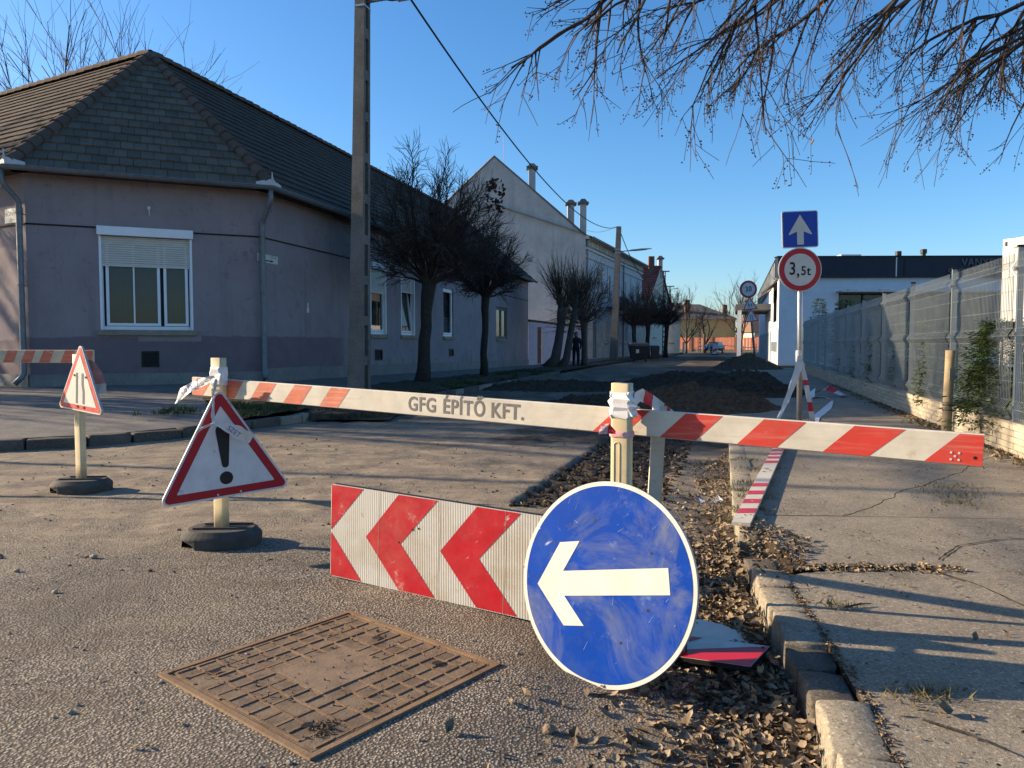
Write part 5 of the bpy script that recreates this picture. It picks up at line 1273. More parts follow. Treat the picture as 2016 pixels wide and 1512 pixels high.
mb.build('clamp', m_steel, sp)
# leaning pole with three signs
LX, LY = 9.95, 31.5
ls = thing('traffic_sign', 'leaning dark pole with 30 limit, children and narrowing signs', 'traffic sign', (LX + .1, LY, .05))
mb = MB(); mb.tube([(LX + .12, LY + .05, -.1), (LX - .30, LY + .05, 3.75)], .045, 10); mb.build('pole', m_steeld, ls, True)
fr = SignFr((9.66, LY, 3.45), -.02, 0, .1); o = sign_disc(ls, fr, .36, .35, m_sr, .27, m_swd, None, 'round_plate'); link('lettering', text_data('30', .30, m_black, 0, 'CENTER', .9, .004), o, mx=fr.mx(0, .0, .0045))
fr = SignFr((9.735, LY, 2.80), -.02, 0, .1); o = sign_tri(ls, fr, .66, mf=m_swd)
def figure(fr, mb, cx, s, flip):
    k = -1 if flip else 1
    for poly in ([(-.012, .095), (.012, .095), (.016, .115), (0, .13), (-.016, .115)], [(-.018, .02), (.018, .02), (.022, .085), (-.018, .085)], [(-.018, .03), (-.05, -.06), (-.035, -.065), (.0, .02)], [(.0, .03), (.045, -.03), (.05, -.075), (.035, -.075), (.028, -.03), (-.01, .02)], [(.01, .08), (.06, .05), (.055, .04), (.01, .06)], [(-.01, .08), (-.055, .03), (-.045, .022), (-.005, .06)]): fr.sheet(mb, [(cx + a * k * s, b * s - .03) for a, b in (poly if not flip else poly[::-1])], .0045)
mb = MB(); figure(fr, mb, -.05, .95, False); figure(fr, mb, .06, .85, True); mb.build('children_symbol', m_black, o)
fr = SignFr((9.795, LY, 2.31), -.02, 0, .1); o = sign_tri(ls, fr, .66, mf=m_swd)
def narrow(fr, mb, s, off=.0045):
    t = .028 * s
    fr.sheet(mb, [(-.055 * s, -.13 * s), (-.055 * s + t, -.13 * s), (-.055 * s + t, .13 * s), (-.055 * s, .13 * s)], off)
    fr.sheet(mb, [(.075 * s - t, -.13 * s), (.075 * s, -.13 * s), (.075 * s, -.02 * s), (.03 * s + t, .04 * s), (.03 * s + t, .13 * s), (.03 * s, .13 * s), (.03 * s, .03 * s), (.075 * s - t, -.03 * s)], off)
mb = MB(); narrow(fr, mb, .85); mb.build('narrowing_symbol', m_black, o)

# ------------------------------------------------------------------ soil heaps
def heap(label, cx, cy, rx, ry, h, m, seed, z0=-.02, lumps=1.):
    mb = MB(); n = 96; V_ = []
    for j in range(n + 1):
        for i in range(n + 1):
            u, v = i / n * 2 - 1, j / n * 2 - 1; x, y = cx + u * rx, cy + v * ry; d = sqrt(u * u + v * v)
            e = max(0, 1 - d) ; k = e ** .85 * (1.15 + .45 * fbm(x * 1.1 + seed, y * 1.1, 2, 3))
            z = h * k + lumps * min(1, e * 4) * (.07 * fbm(x * 3.0 + seed, y * 3.0, 1, 5) + .075 * abs(fbm(x * 8, y * 8, seed, 5)))
            V_.append((x, y, z0 + (z if e > 0 else -.08)))
    mb.v = V_
    for j in range(n):
        for i in range(n): o = j * (n + 1) + i; mb.f.append((o, o + 1, o + n + 2, o + n + 1)); mb.m.append(0)
    return mb.build('soil_heap', m, label=label, cat='soil heap', group='dug out soil heaps', smooth=False)
heap('brown clumpy soil heap directly behind the striped barrier board', 3.35, 14.1, 1.7, 1.6, .46, m_soil_b, 1)
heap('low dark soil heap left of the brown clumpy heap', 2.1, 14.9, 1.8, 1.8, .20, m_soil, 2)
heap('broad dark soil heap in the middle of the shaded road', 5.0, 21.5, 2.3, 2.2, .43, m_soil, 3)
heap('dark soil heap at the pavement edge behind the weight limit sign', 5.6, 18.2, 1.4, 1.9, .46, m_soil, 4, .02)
heap('sunlit brown soil heap beside the leaning signs', 11.2, 36.5, 1.75, 2.0, .58, m_soil_b, 5, .0)
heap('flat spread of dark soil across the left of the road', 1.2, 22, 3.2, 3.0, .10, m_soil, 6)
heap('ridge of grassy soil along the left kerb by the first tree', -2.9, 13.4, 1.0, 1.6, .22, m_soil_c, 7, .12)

# ------------------------------------------------------------------ barrier boards and posts
random.seed(90)
class BoardFr:
    """board frame: s along, v up, o to the front (towards the street side facing the camera)"""
    def __init__(s, A, B):
        s.c = Vector(A); d = Vector(B) - s.c; s.L = d.length; s.u = d.normalized(); s.n = Vector((s.u.y, -s.u.x, 0)).normalized(); s.v = s.n.cross(s.u)
    def w(s, a, b, o=0): return s.c + s.u * a + s.v * b + s.n * o
    def at(s, px):
        k = (px - 1008) / 1510.; return (k * s.c.y - s.c.x) / (s.u.x - s.u.y * k)
    mx = SignFr.mx; sheet = SignFr.sheet; plate = SignFr.plate
def clip_u(P, a, b):
    def cl(P, f, val, keep):
        out = []
        for p, q in zip(P, P[1:] + P[:1]):
            ip, iq = keep(p[0]), keep(q[0])
            if ip: out.append(p)
            if ip != iq: t = (val - p[0]) / (q[0] - p[0]); out.append((val, lerp(p[1], q[1], t)))
        return out
    P = cl(P, 0, a, lambda x: x >= a); return cl(P, 0, b, lambda x: x <= b) if P else P
def striped_board(name, label, fr, h, th, bands, mw, mr, group, name_band='stripe'):
    """bands: (top0, top1, bottom0, bottom1) positions along the board"""
    t = thing(name, label, 'barrier board', fr.w(fr.L / 2, 0), group)
    mb = MB(); e = .004
    rings = [[fr.w(0, v, o) for v, o in ((0, -th), (0, -e), (e, 0), (h - e, 0), (h, -e), (h, -th))], [fr.w(fr.L, v, o) for v, o in ((0, -th), (0, -e), (e, 0), (h - e, 0), (h, -e), (h, -th))]]
    mb.loft(rings, caps=True); bd = mb.build('board', mw, t)
    for tp0, tp1, b0, b1 in bands:
        P = clip_u([(b0, .003), (b1, .003), (tp1, h - .003), (tp0, h - .003)], .001, fr.L - .001)
        if len(P) > 2: mb = MB(); fr.sheet(mb, P, .0009); mb.build(name_band, mr, t)
    return t
bar = BoardFr((-1.985, 4.75, .886), (1.606, 2.60, .781)); a = bar.at
mid_label = 'long red and white barrier board stencilled GFG ÉPÍTŐ KFT'
B = [(a(x0), a(x1), a(y0), a(y1)) for x0, x1, y0, y1 in ((387, 418, 366, 397), (446, 478, 425, 461), (510, 543, 491, 523), (579, 613, 556, 591), (650, 688, 627, 664), (1215.6, 1279.5, 1167.7, 1229), (1350, 1423, 1300, 1372), (1505, 1588, 1453, 1531), (1684, 1785, 1622.7, 1714.5), (1892.5, 1990, 1824, 1990))]
bo = striped_board('barrier_board', mid_label, bar, .113, .022, B[5:], m_barw, m_barr, 'barrier boards')
for tp0, tp1, b0, b1 in B[:5]:
    P = clip_u([(b0, .003), (b1, .003), (tp1, .11), (tp0, .11)], .001, bar.L); mb = MB(); bar.sheet(mb, P, .0009); mb.build('stripe', m_barf, bo)
for wd_, p0, p1 in (('GFG', 803, 857), ('ÉPÍTŐ', 872, 954), ('KFT.', 967, 1031)):
    tx = text_data(wd_, .1, m_stencil, 0, 'LEFT', 1, .0022); X_ = [v.co.x for v in tx.vertices]; kx = (a(p1) - a(p0)) / (max(X_) - min(X_)); x0 = min(X_)
    for v in tx.vertices: v.co.x = (v.co.x - x0) * kx; v.co.y += .0355
    link('lettering', tx, bo, mx=bar.mx(a(p0), .0195, .0012))
for px in (1893, 1887, 1899): pass
for i, (du, dv) in enumerate(((0, 0), (.012, .012), (-.012, .012), (-.012, -.012), (.012, -.012))): mb = MB(); bar.plate(mb, circ(.004, 8, a(1885) + du, .03 + dv), .0009, .0025); mb.build('nail', m_zincw, bo)
mb = MB(); bar.plate(mb, circ(.006, 10, a(1925), .03), .0009, .0016); mb.build('bolt_hole', m_black, bo)
lb = BoardFr((-7.6, 6.72, 1.05), (-3.49, 6.39, 1.045)); a2 = lb.at
B2 = [(a2(x), a2(x + 20), a2(x - 10), a2(x + 11)) for x in (-138, -96, -56, -20, 16, 51, 87, 129, 166)]
striped_board('barrier_board', 'faded red and cream barrier board at the left edge', lb, .108, .022, B2, m_barc, m_barf, 'barrier boards')
# striped plank lying over the kerb
pk = BoardFr((1.372, 4.74, .072), (2.90, 8.42, .075))
t = thing('striped_plank', 'narrow red and white striped plank lying on the right pavement', 'plank', (2.1, 6.5, .06))
pu = pk.u; ps = Vector((pu.y, -pu.x, 0)).normalized(); 
def pw(s, c, z): p = pk.c + pu * s + ps * c; return (p.x, p.y, p.z + z)
mb = MB(); mb.hexa([pw(0, 0, 0), pw(0, .112, 0), pw(pk.L, .112, 0), pw(pk.L, 0, 0), pw(0, 0, .022), pw(0, .112, .022), pw(pk.L, .112, .022), pw(pk.L, 0, .022)]); mb.build('board', m_barw, t)
for s in (.26, .60, .94, 1.28, 2.55, 2.85, 3.12, 3.42, 3.7):
    w0 = .16; mb = MB(); mb.poly([pw(s, .001, .0228), pw(s + .05, .111, .0228), pw(s + .05 + w0, .111, .0228), pw(s + w0, .001, .0228)]); mb.build('stripe', m_srw, t)
for k in range(7): mb = MB(); s = 1.95 + U(0, .35); c = U(.02, .085); mb.poly([pw(s, c, .0228), pw(s, c + .02, .0228), pw(s + .03, c + .022, .0228), pw(s + .03, c, .0228)]); mb.build('faded_stencil', m_stencil, t)
# white plank standing behind the middle post
t = thing('white_plank', 'narrow weathered white plank standing behind the middle post', 'plank', (.63, 3.55, -.06))
mb = MB(); mb.hexa([(.60, 3.50, -.1), (.66, 3.50, -.1), (.66, 3.52, -.1), (.60, 3.52, -.1), (.617, 3.34, .93), (.677, 3.34, .93), (.677, 3.36, .93), (.617, 3.36, .93)]); mb.build('board', m_barw, t)
def base_rings(c, rx, ry, rot, h):
    out = []; n = 40
    def ring(k, z, notch=False):
        R_ = []
        for i in range(n):
            q = 2 * pi * i / n; e = (abs(cos(q)) ** 3 + abs(sin(q)) ** 3) ** (-1 / 3.) * .5 + .5
            x, y = rx * k * e * cos(q), ry * k * e * sin(q); zz = z
            if notch and (i in (24, 25, 26, 4, 5, 6)): zz = .045
            R_.append((c[0] + x * cos(rot) - y * sin(rot), c[1] + x * sin(rot) + y * cos(rot), c[2] + zz))
        return R_
    return [ring(.985, .0, True), ring(1.0, .048), ring(1.0, .06), ring(.97, .07), ring(.84, h - .004), ring(.82, h)]
def barrier_post(label, x, y, z, H, yaw, base_rot, hz=.10):
    t = thing('barrier_post', label, 'barrier post', (x, y, z), 'barrier posts with rubber feet')
    mb = MB(); mb.loft(base_rings((x, y, z), .232, .175, base_rot, hz)); b = mb.build('rubber_foot', m_rubber, t)
    mb = MB(); c, s = cos(base_rot), sin(base_rot)
    def bw(u, v, zz): return (x + u * c - v * s, y + u * s + v * c, z + zz)
    mb.poly([bw(-.13, -.055, hz + .0012), bw(.13, -.055, hz + .0012), bw(.16, .055, hz + .0012), bw(-.10, .055, hz + .0012)]); mb.build('socket', m_black, b)
    for u0, u1, v0, v1 in ((-.15, .15, -.066, -.056), (-.12, .17, .056, .066)): mb = MB(); mb.hexa([bw(u0, v0, hz), bw(u1, v0, hz), bw(u1, v1, hz), bw(u0, v1, hz), bw(u0, v0, hz + .012), bw(u1, v0, hz + .012), bw(u1, v1, hz + .012), bw(u0, v1, hz + .012)]); mb.build('socket_lip', m_rubber, b)
    fr = SignFr((x, y, z + hz), yaw); R_ = []
    for k in range(9):
        zz = lerp(.0, H, k / 8); R_.append([tuple(fr.w(p[0], zz, p[1])) for p in roundpoly([(-.043, -.026), (.043, -.026), (.043, .026), (-.043, .026)], .014, 4)])
    mb = MB(); mb.loft(R_); st = mb.build('stake', m_post, t, True)
    mb = MB(); cap = [(cos(q) * .013, .36 + .15 * (1 if sin(q) > 0 else -1) + .013 * sin(q)) for q in [2 * pi * k / 20 for k in range(20)]]
    mb.tube([fr.w(p[0] - .012, p[1] + H * .23, .0265) for p in cap + cap[:1]], .0022, 5); mb.build('moulded_slot', m_post, st, True)
    return fr
pA = barrier_post('cream barrier post carrying the exclamation mark triangle', -1.75, 4.575, .0, 1.02, .42, .05)
pB = barrier_post('cream middle barrier post behind the blue disc, wrapped in tape', .462, 3.21, -.062, 1.00, .5, -.45)
pC = barrier_post('cream left barrier post with the narrow road triangle', -3.535, 6.25, .0, 1.02, .5, .05)

# ------------------------------------------------------------------ signs on the barrier
ex = thing('warning_sign', 'scuffed warning triangle with black exclamation mark, tilted', 'traffic sign', (-1.69, 4.47, .5))
fr = SignFr((-1.675, 4.445, .5247), -.60, 0, .063); o = sign_tri(ex, fr, .755, m_swd, mat('deep_sign_red', (.36, .010, .018), .45, .12, 7, dirt=((.12, .03, .03), 6, .62, .8, .4)), m_swd, .018)
ex_bar = []
for k in range(9): q = pi * k / 8; ex_bar.append((.040 * cos(q), .175 + .04 * sin(q)))
for k in range(9): q = pi + pi * k / 8; ex_bar.append((.020 * cos(q), -.022 + .02 * sin(q)))
mb = MB(); fr.sheet(mb, ex_bar, .0045); mb.build('exclamation_bar', m_black, o)
mb = MB(); fr.sheet(mb, circ(.038, 24, 0, -.103), .0045); mb.build('exclamation_dot', m_black, o)
for u, v in ((-.055, -.195), (.075, -.195)): mb = MB(); fr.plate(mb, circ(.006, 8, u, v), .0015, .006); mb.build('rivet', m_zincw, o)
mb = MB(); fr.plate(mb, [(-.05, -.02), (.05, -.02), (.05, .02), (-.05, .02)], -.07, -.0182); mb.build('bracket', m_steeld, ex)
nw = thing('warning_sign', 'clean narrowing road triangle on the left barrier post', 'traffic sign', (-3.47, 6.15, .85))
fr = SignFr((-3.47, 6.15, .848), .549, 0, -.065); o = sign_tri(nw, fr, .64, m_swc, m_srw, m_swc, .018)
mb = MB()
for k in range(24):
    v = -.115 + k * .0135; wd = (.37 - (v + .185) * 1.0) * .30
    if wd > .01: fr.sheet(mb, [(-wd, v), (wd, v), (wd, v + .004), (-wd, v + .004)], .0036)
mb.build('reflective_ribs', mat('pale_rib', (.60, .58, .54), .5, .05, 5), o)
mb = MB(); narrow(fr, mb, .95, .0046); mb.build('narrowing_symbol', mat('worn_black', (.09, .085, .08), .6, .2, 20), o)
for u, v in ((-.075, .1), (.085, .095), (-.03, -.15), (.06, -.15)): mb = MB(); fr.plate(mb, circ(.009, 8, u, v), .003, .007); mb.build('rivet', m_black, o)
mb = MB(); fr.plate(mb, [(-.04, -.02), (.04, -.02), (.04, .02), (-.04, .02)], -.07, -.0182); mb.build('bracket', m_steeld, nw)

dc = thing('keep_left_sign', 'large scratched blue disc with white left arrow leaning in front', 'traffic sign', (.35, 2.78, -.06))
fr = SignFr((.346, 2.853, .302), .685, .209, .204); Rd = .38
mb = MB(); fr.plate(mb, circ(Rd, 96), -.014, 0, 0, 1); o = mb.build('plate', [m_back, m_sw], dc)
mb = MB(); fr.sheet(mb, circ(Rd - .017, 96), .0012); mb.build('blue_field', m_blue, o)
ar = [(-.308, .0), (-.19, .158), (-.098, .158), (-.182, .047), (.274, .047), (.274, -.047), (-.182, -.047), (-.098, -.158), (-.19, -.158)]
mb = MB(); fr.sheet(mb, ar[::-1], .0024); mb.build('arrow', m_sw, o)
for u, v in ((-.135, .225), (-.025, .235), (-.215, .155), (.18, -.10), (.06, -.215), (.21, .10)):
    mb = MB(); fr.plate(mb, circ(.0055, 10, u, v), .0012, .002); mb.build('bolt_hole', m_black, o)
for u, v in ((-.11, .155), (-.04, .1)): pass
random.seed(17); mb = MB()
for k in range(24):                                                      # scratches in the film
    r_ = Rd * .93 * sqrt(R()); q = U(0, 2 * pi); u, v = r_ * cos(q), r_ * sin(q); an = U(.4, 1.2) if R() < .8 else U(1.2, 2.6); L = U(.008, .04); w_ = U(.0004, .001)
    du, dv = cos(an) * L, sin(an) * L; 
    if abs(v) < .06 or (u < 0 and abs(v) < .17): continue
    fr.sheet(mb, [(u - dv * w_ / L, v + du * w_ / L), (u + dv * w_ / L, v - du * w_ / L), (u + du + dv * w_ / L * .3, v + dv - du * w_ / L * .3), (u + du - dv * w_ / L * .3, v + dv + du * w_ / L * .3)], .0016)
mb.build('scratches', mat('scratch_grey', (.20, .27, .45), .6, .2, 30), o, kind='stuff')
mb = MB(); fr.plate(mb, [(-.02, -.3), (.02, -.3), (.02, .3), (-.02, .3)], -.04, -.0142); fr.plate(mb, [(-.25, .05), (.25, .05), (.25, .09), (-.25, .09)], -.04, -.0145); mb.build('rear_rail', m_back, dc)
mb = MB(); p = fr.w(.05, .07, -.04); q = Vector((.45, 3.18, .42)); mb.tube([p, p.lerp(q, .5) + Vector((0, 0, .01)), q], .014, 6); mb.build('prop', m_steeld, dc)

# chevron board
def ribbed(name, c, grime):
    t = NT(name); dv = t.n('ShaderNodeVectorMath', operation='DOT_PRODUCT'); dv.inputs[1].default_value = (.882, -.471, 0); t.l(t.P(), dv.inputs[0])
    s = t.math('SINE', t.math('MULTIPLY', dv.outputs['Value'], 2 * pi / .0135))
    col = t.mix(t.mp(s, -1, 1, 0, .55), c, hsvmul(c, .80)); col = t.mix(t.mp(t.noise(3.4, 8, .74), .45, .66, 0, .85), col, grime); col = t.mix(t.mp(t.noise(26, 7, .75), .62, .68, 0, .8), col, (.30, .23, .15))
    return t.done(col, .45, t.bump(s, .25, .0015), .4)
m_chw = ribbed('chevron_white', (.56, .525, .455), (.42, .355, .26)); m_chr = worn_paint('chevron_red', (.48, .012, .020), (.50, .30, .22), .60, .70, .42, 3, True, None, (.40, .12, .08))
cv = BoardFr((-.937, 3.896, .012), (.695, 3.025, -.050)); CH = .478
t = thing('chevron_board', 'low worn board with red chevrons pointing left', 'chevron board', (-.1, 3.46, 0))
mb = MB(); cv.plate(mb, roundpoly([(0, 0), (cv.L, 0), (cv.L, CH), (0, CH)], .018), -.03, 0, 0, 1); o = mb.build('board', [m_black, m_chw], t)
for k in range(5):
    x = .228 + .442 * (k - 1); P = [(x, CH * .495), (x + .195, CH - .004), (x + .422, CH - .004), (x + .212, CH * .49), (x + .418, .004), (x + .205, .004)]
    P = clip_u(P[:4] , .004, cv.L - .004), clip_u([P[0], P[3], P[4], P[5]][::1], .004, cv.L - .004)
    mb = MB()
    for q in P:
        if len(q) > 2: cv.sheet(mb, q, .0012)
    mb.build('red_chevron', m_chr, o)
for s in (.306, .661, 1.016, 1.371): mb = MB(); cv.sheet(mb, [(s - .0012, .004), (s + .0012, .004), (s + .0012, CH - .004), (s - .0012, CH - .004)], .0020); mb.build('panel_seam', m_wood, o)
for s, v in ((.51, .315), (.545, .325), (.43, .24)): mb = MB(); cv.plate(mb, circ(.005, 8, s, v), .0012, .0022); mb.build('bolt_hole', m_black, o)
mb = MB(); cv.plate(mb, [(.35, -.03), (.43, -.03), (.43, .38), (.35, .38)], -.075, -.0305); cv.plate(mb, [(1.62, -.02), (1.70, -.02), (1.70, .38), (1.62, .38)], -.075, -.0305); mb.build('rear_leg', m_wood, t)
# fallen boards behind the disc
t = thing('fallen_sign_plate', 'round ended white plate lying in the leaves behind the disc', 'sign board', (.85, 3.35, -.04))
mb = MB(); P = [(.50, 3.22), (.72, 3.12), (.97, 3.10), (1.0, 3.18), (.985, 3.27), (.94, 3.36), (.86, 3.45), (.74, 3.50), (.56, 3.50)]
zf = lambda p: -.052 + (p[0] - .9) * .10
mb.prism(P, lambda p: zf(p) - .012, zf, 0, 1); o = mb.build('plate', [m_black, m_sw], t)
t = thing('fallen_board', 'angular red and white board lying on the round ended plate', 'sign board', (.8, 3.05, -.02))
mb = MB(); P = [(.42, 3.14), (.903, 2.846), (1.034, 3.015), (.555, 3.315)]
zf2 = lambda p: -.020 + (p[0] - .9) * .09
mb.prism(P, lambda p: zf2(p) - .02, zf2, 0, 1); o = mb.build('board', [m_black, m_sw], t)
mb = MB(); mb.poly([(x, y, zf2((x, y)) + .0012) for x, y in ((.422, 3.141), (.902, 2.849), (1.031, 3.014), (.66, 3.06))]); mb.build('red_stripe', m_sr, o)
mb = MB(); mb.poly([(x, y, zf2((x, y)) + .0012) for x, y in ((.52, 3.27), (.74, 3.13), (.80, 3.155), (.557, 3.311))]); mb.build('red_stripe', m_sr, o)

# ------------------------------------------------------------------ barrier tape
def ribbon(parent, pts, wds, red=(), name='tape', twist=.0, mw=None, mr=None):
    """pts: centre line; wds: half-width vectors; red: index pairs coloured red"""
    mb = MB(); n = len(pts)
    C_ = []; Wv = []
    for i in range(n - 1):
        for k in range(4): t_ = k / 4; C_.append(Vector(pts[i]).lerp(Vector(pts[i + 1]), t_)); Wv.append(Vector(wds[i]).lerp(Vector(wds[i + 1]), t_))
    C_.append(Vector(pts[-1])); Wv.append(Vector(wds[-1]))
    N = 5
    for i, (c, w_) in enumerate(zip(C_, Wv)):
        nrm = Vector((0, -1, 0))
        for j in range(N): q = j / (N - 1) * 2 - 1; mb.v.append(tuple(c + w_ * q + nrm * (.006 * sin(i * 1.7 + j * 2.1) + .004 * sin(i * .9 + j))))
    for i in range(len(C_) - 1):
        r = any(a_ <= i / 4 < b_ for a_, b_ in red)
        for j in range(N - 1): o = i * N + j; mb.f.append((o, o + 1, o + N + 1, o + N)); mb.m.append(1 if r else 0)
    return mb.build(name, [mw or m_tape, mr or m_taper], parent, True)
def crumple(o, amp, seed):
    for v in o.data.vertices: v.co += noise.noise_vector(v.co * 60 + Vector((seed, 0, 0))) * amp
tp = thing('barrier_tape', 'white lettered tape tied around the exclamation sign post', 'tape', (-1.75, 4.5, 1.0))
mb = MB(); mb.loft([[tuple(pA.w(p[0] * k, z, p[1] * k)) for p in roundpoly([(-.046, -.029), (.046, -.029), (.046, .029), (-.046, .029)], .016, 4)] for z, k in ((.86, 1.04), (.875, 1.12), (.90, 1.06), (.93, 1.15), (.955, 1.08), (.965, 1.03))], caps=False); wr = mb.build('wrap', m_tape, tp)
crumple(wr, .009, 8)
rb = ribbon(tp, [(-1.70, 4.46, 1.01), (-1.80, 4.51, .985), (-1.92, 4.59, .945), (-1.985, 4.63, .91), (-2.04, 4.67, .885)], [(.004, -.002, .02), (.006, -.004, .024), (.012, -.004, .034), (.016, -.006, .042), (.018, -.006, .048)], name='loose_end')
def along_mx(p, ang, k=1): c, s = cos(ang), sin(ang); return Matrix(((c, -s, 0, p[0]), (0, 0, -1, p[1]), (s, c, 0, p[2]), (0, 0, 0, 1)))
link('lettering', text_data('VISVESZ', .058, m_tapeb, 0, 'CENTER', .85), tp, mx=Matrix(((.82, -.30, .50, -1.925), (-.47, .15, .86, 4.572), (.33, .94, .0, .940), (0, 0, 0, 1))))
ribbon(tp, [(-1.702, 4.41, 1.0), (-1.708, 4.375, .90), (-1.706, 4.36, .80), (-1.70, 4.355, .745)], [(.008, 0, 0), (.006, 0, 0), (.009, 0, 0), (.012, 0, 0)], name='hanging_strand')
ribbon(tp, [(-1.70, 4.35, .755), (-1.64, 4.35, .735), (-1.58, 4.38, .70), (-1.535, 4.42, .665), (-1.515, 4.43, .645)], [(.0, 0, .006), (.006, 0, .022), (.016, 0, .034), (.018, 0, .030), (.01, 0, .018)], name='loose_end')
link('lettering', text_data('SZET', .042, m_tapeb, 0, 'CENTER', .85), tp, mx=along_mx((-1.585, 4.352, .703), -.65))
ribbon(tp, [(-1.70, 4.35, .75), (-1.75, 4.34, .73), (-1.795, 4.33, .70)], [(.002, 0, .006), (.004, 0, .010), (.006, 0, .012)], name='loose_end')
tp = thing('barrier_tape', 'dirty red and white tape knotted around the middle post', 'tape', (.46, 3.2, .85))
mb = MB(); mb.loft([[tuple(pB.w(p[0] * k + dx, z, p[1] * k)) for p in roundpoly([(-.046, -.029), (.046, -.029), (.046, .029), (-.046, .029)], .018, 4)] for z, k, dx in ((.855, 1.02, 0), (.865, 1.18, .006), (.885, 1.10, .002), (.90, 1.28, .012), (.92, 1.12, .0), (.935, 1.22, .006), (.95, 1.08, .0), (.965, 1.02, 0))], caps=False); wr = mb.build('wrap', worn_paint('grubby_tape', (.74, .70, .66), (.36, .24, .16), .60, .68, .5, 5, False), tp); crumple(wr, .012, 3)
mb = MB(); mb.loft([[tuple(pB.w(p[0] * k, z, p[1] * k)) for p in roundpoly([(-.046, -.029), (.046, -.029), (.046, .029), (-.046, .029)], .016, 4)] for z, k in ((.775, 1.03), (.787, 1.1), (.80, 1.03))], caps=False); mb.build('twist', mat('pink_tape', (.62, .36, .36), .6, .2, 20), tp, True)
ribbon(tp, [(.505, 3.17, .965), (.55, 3.26, .985), (.61, 3.32, .955), (.68, 3.36, .905), (.74, 3.38, .86)], [(.004, 0, .035), (.004, 0, .028), (.004, 0, .026), (.004, 0, .024), (.004, 0, .022)], ((1.2, 1.8), (2.6, 3.2)), 'loose_end')
ribbon(tp, [(.43, 3.17, .835), (.40, 3.18, .85), (.365, 3.19, .842)], [(0, 0, .006), (.004, 0, .022), (.006, 0, .018)], ((0, .8),), 'loose_end', mw=mat('faint_pink_tape', (.66, .42, .42), .6, .2, 20))
tp = thing('barrier_tape', 'faded pink and white tape hanging from the left barrier board', 'tape', (-3.45, 6.3, 1.0))
ribbon(tp, [(-3.50, 6.24, 1.06), (-3.42, 6.22, 1.05), (-3.38, 6.22, .98), (-3.345, 6.22, .88), (-3.325, 6.22, .80)], [(.01, 0, .02), (.025, 0, .02), (.042, 0, .008), (.045, 0, .004), (.032, 0, .004)], ((0, 2.9),), 'loose_end', mr=mat('faded_pink_tape', (.55, .25, .22), .6, .2, 14))
tp = thing('barrier_tape', 'long red and white tape trailing from the one way sign pole', 'tape', (3.9, 10.3, .5))
mb = MB(); mb.tube([(3.905, 10.44, .96), (3.905, 10.44, 1.0), (3.9, 10.44, 1.08), (3.9, 10.44, 1.12)], [.04, .046, .044, .039], 10, cap=False); mb.build('knot', m_tape, tp, True)
ribbon(tp, [(3.90, 10.38, 1.05), (3.86, 10.36, .85), (3.76, 10.33, .58), (3.66, 10.3, .35), (3.56, 10.25, .18), (3.44, 10.2, .08), (3.30, 10.15, .065)], [(.035, 0, .0), (.05, 0, .01), (.05, 0, .02), (.04, 0, .025), (.035, 0, .025), (.03, .03, .01), (.03, .04, 0)], ((.1, .25),), 'hanging_strip')
ribbon(tp, [(3.92, 10.38, .98), (3.97, 10.37, .72), (4.03, 10.36, .42), (4.09, 10.4, .16), (4.18, 10.62, .06), (4.71, 11.87, .062), (5.55, 13.5, .064), (6.45, 15.4, .066), (6.75, 16.5, .07), (6.2, 16.9, .075)], [(.02, 0, .0), (.032, 0, .0), (.035, 0, .0), (.035, 0, .0), (.05, -.02, 0), (.06, -.03, 0), (.06, -.05, 0), (.05, .05, 0), (.03, .09, 0), (.02, .08, 0)], ((1.0, 1.25), (2.0, 2.3), (2.8, 3.0), (6.9, 7.3)), 'trailing_strip')
ribbon(tp, [(6.3, 16.1, .07), (6.5, 16.6, .20), (6.75, 16.9, .14), (7.0, 17.0, .24), (7.25, 16.7, .08), (7.0, 16.3, .1)], [(.09, .05, .03), (.08, .02, .06), (.08, -.03, .05), (.06, .05, .05), (.08, .05, 0), (.05, .04, .02)], ((3.0, 3.5),), 'crumpled_strip')

# ------------------------------------------------------------------ manhole cover
random.seed(101)
MC = Vector((-.664, 2.800)); ma = radians(51.8); e1 = Vector((cos(ma), sin(ma))); e2 = Vector((sin(ma), -cos(ma))); MS = .885
def mz(x, y): return -.010 - .02 * (x - MC.x) 
def mw_(u, v, z): p = MC + e1 * u + e2 * v; return (p.x, p.y, mz(p.x, p.y) + z)
def mbox(mb, u0, u1, v0, v1, z0, z1): mb.hexa([mw_(u0, v1, z0), mw_(u1, v1, z0), mw_(u1, v0, z0), mw_(u0, v0, z0), mw_(u0, v1, z1), mw_(u1, v1, z1), mw_(u1, v0, z1), mw_(u0, v0, z1)])
mh = thing('manhole_cover', 'square rusty ribbed iron manhole cover in the asphalt', 'manhole cover', (MC.x, MC.y, 0))
hs = MS / 2; mb = MB()
for u0, u1, v0, v1 in ((-hs, hs, -hs, -hs + .022), (-hs, hs, hs - .022, hs), (-hs, -hs + .022, -hs + .022, hs - .022), (hs - .022, hs, -hs + .022, hs - .022)): mbox(mb, u0, u1, v0, v1, -.09, .0045)
mb.build('frame', m_rust, mh)
mb = MB(); mb.poly([mw_(-hs, -hs, -.02), mw_(hs, -hs, -.02), mw_(hs, hs, -.02), mw_(-hs, hs, -.02)][::-1]); mb.build('gap', m_black, mh)
lid = hs - .031; mb = MB(); mbox(mb, -lid, lid, -lid, lid, -.04, .0010); lo_ = mb.build('lid', m_rust2, mh)
NU, NV = 10, 12
rib_u = [lerp(-lid + .012, lid - .012, k / NU) for k in range(NU + 1)]; rib_v = [lerp(-lid + .012, lid - .012, k / NV) for k in range(NV + 1)]
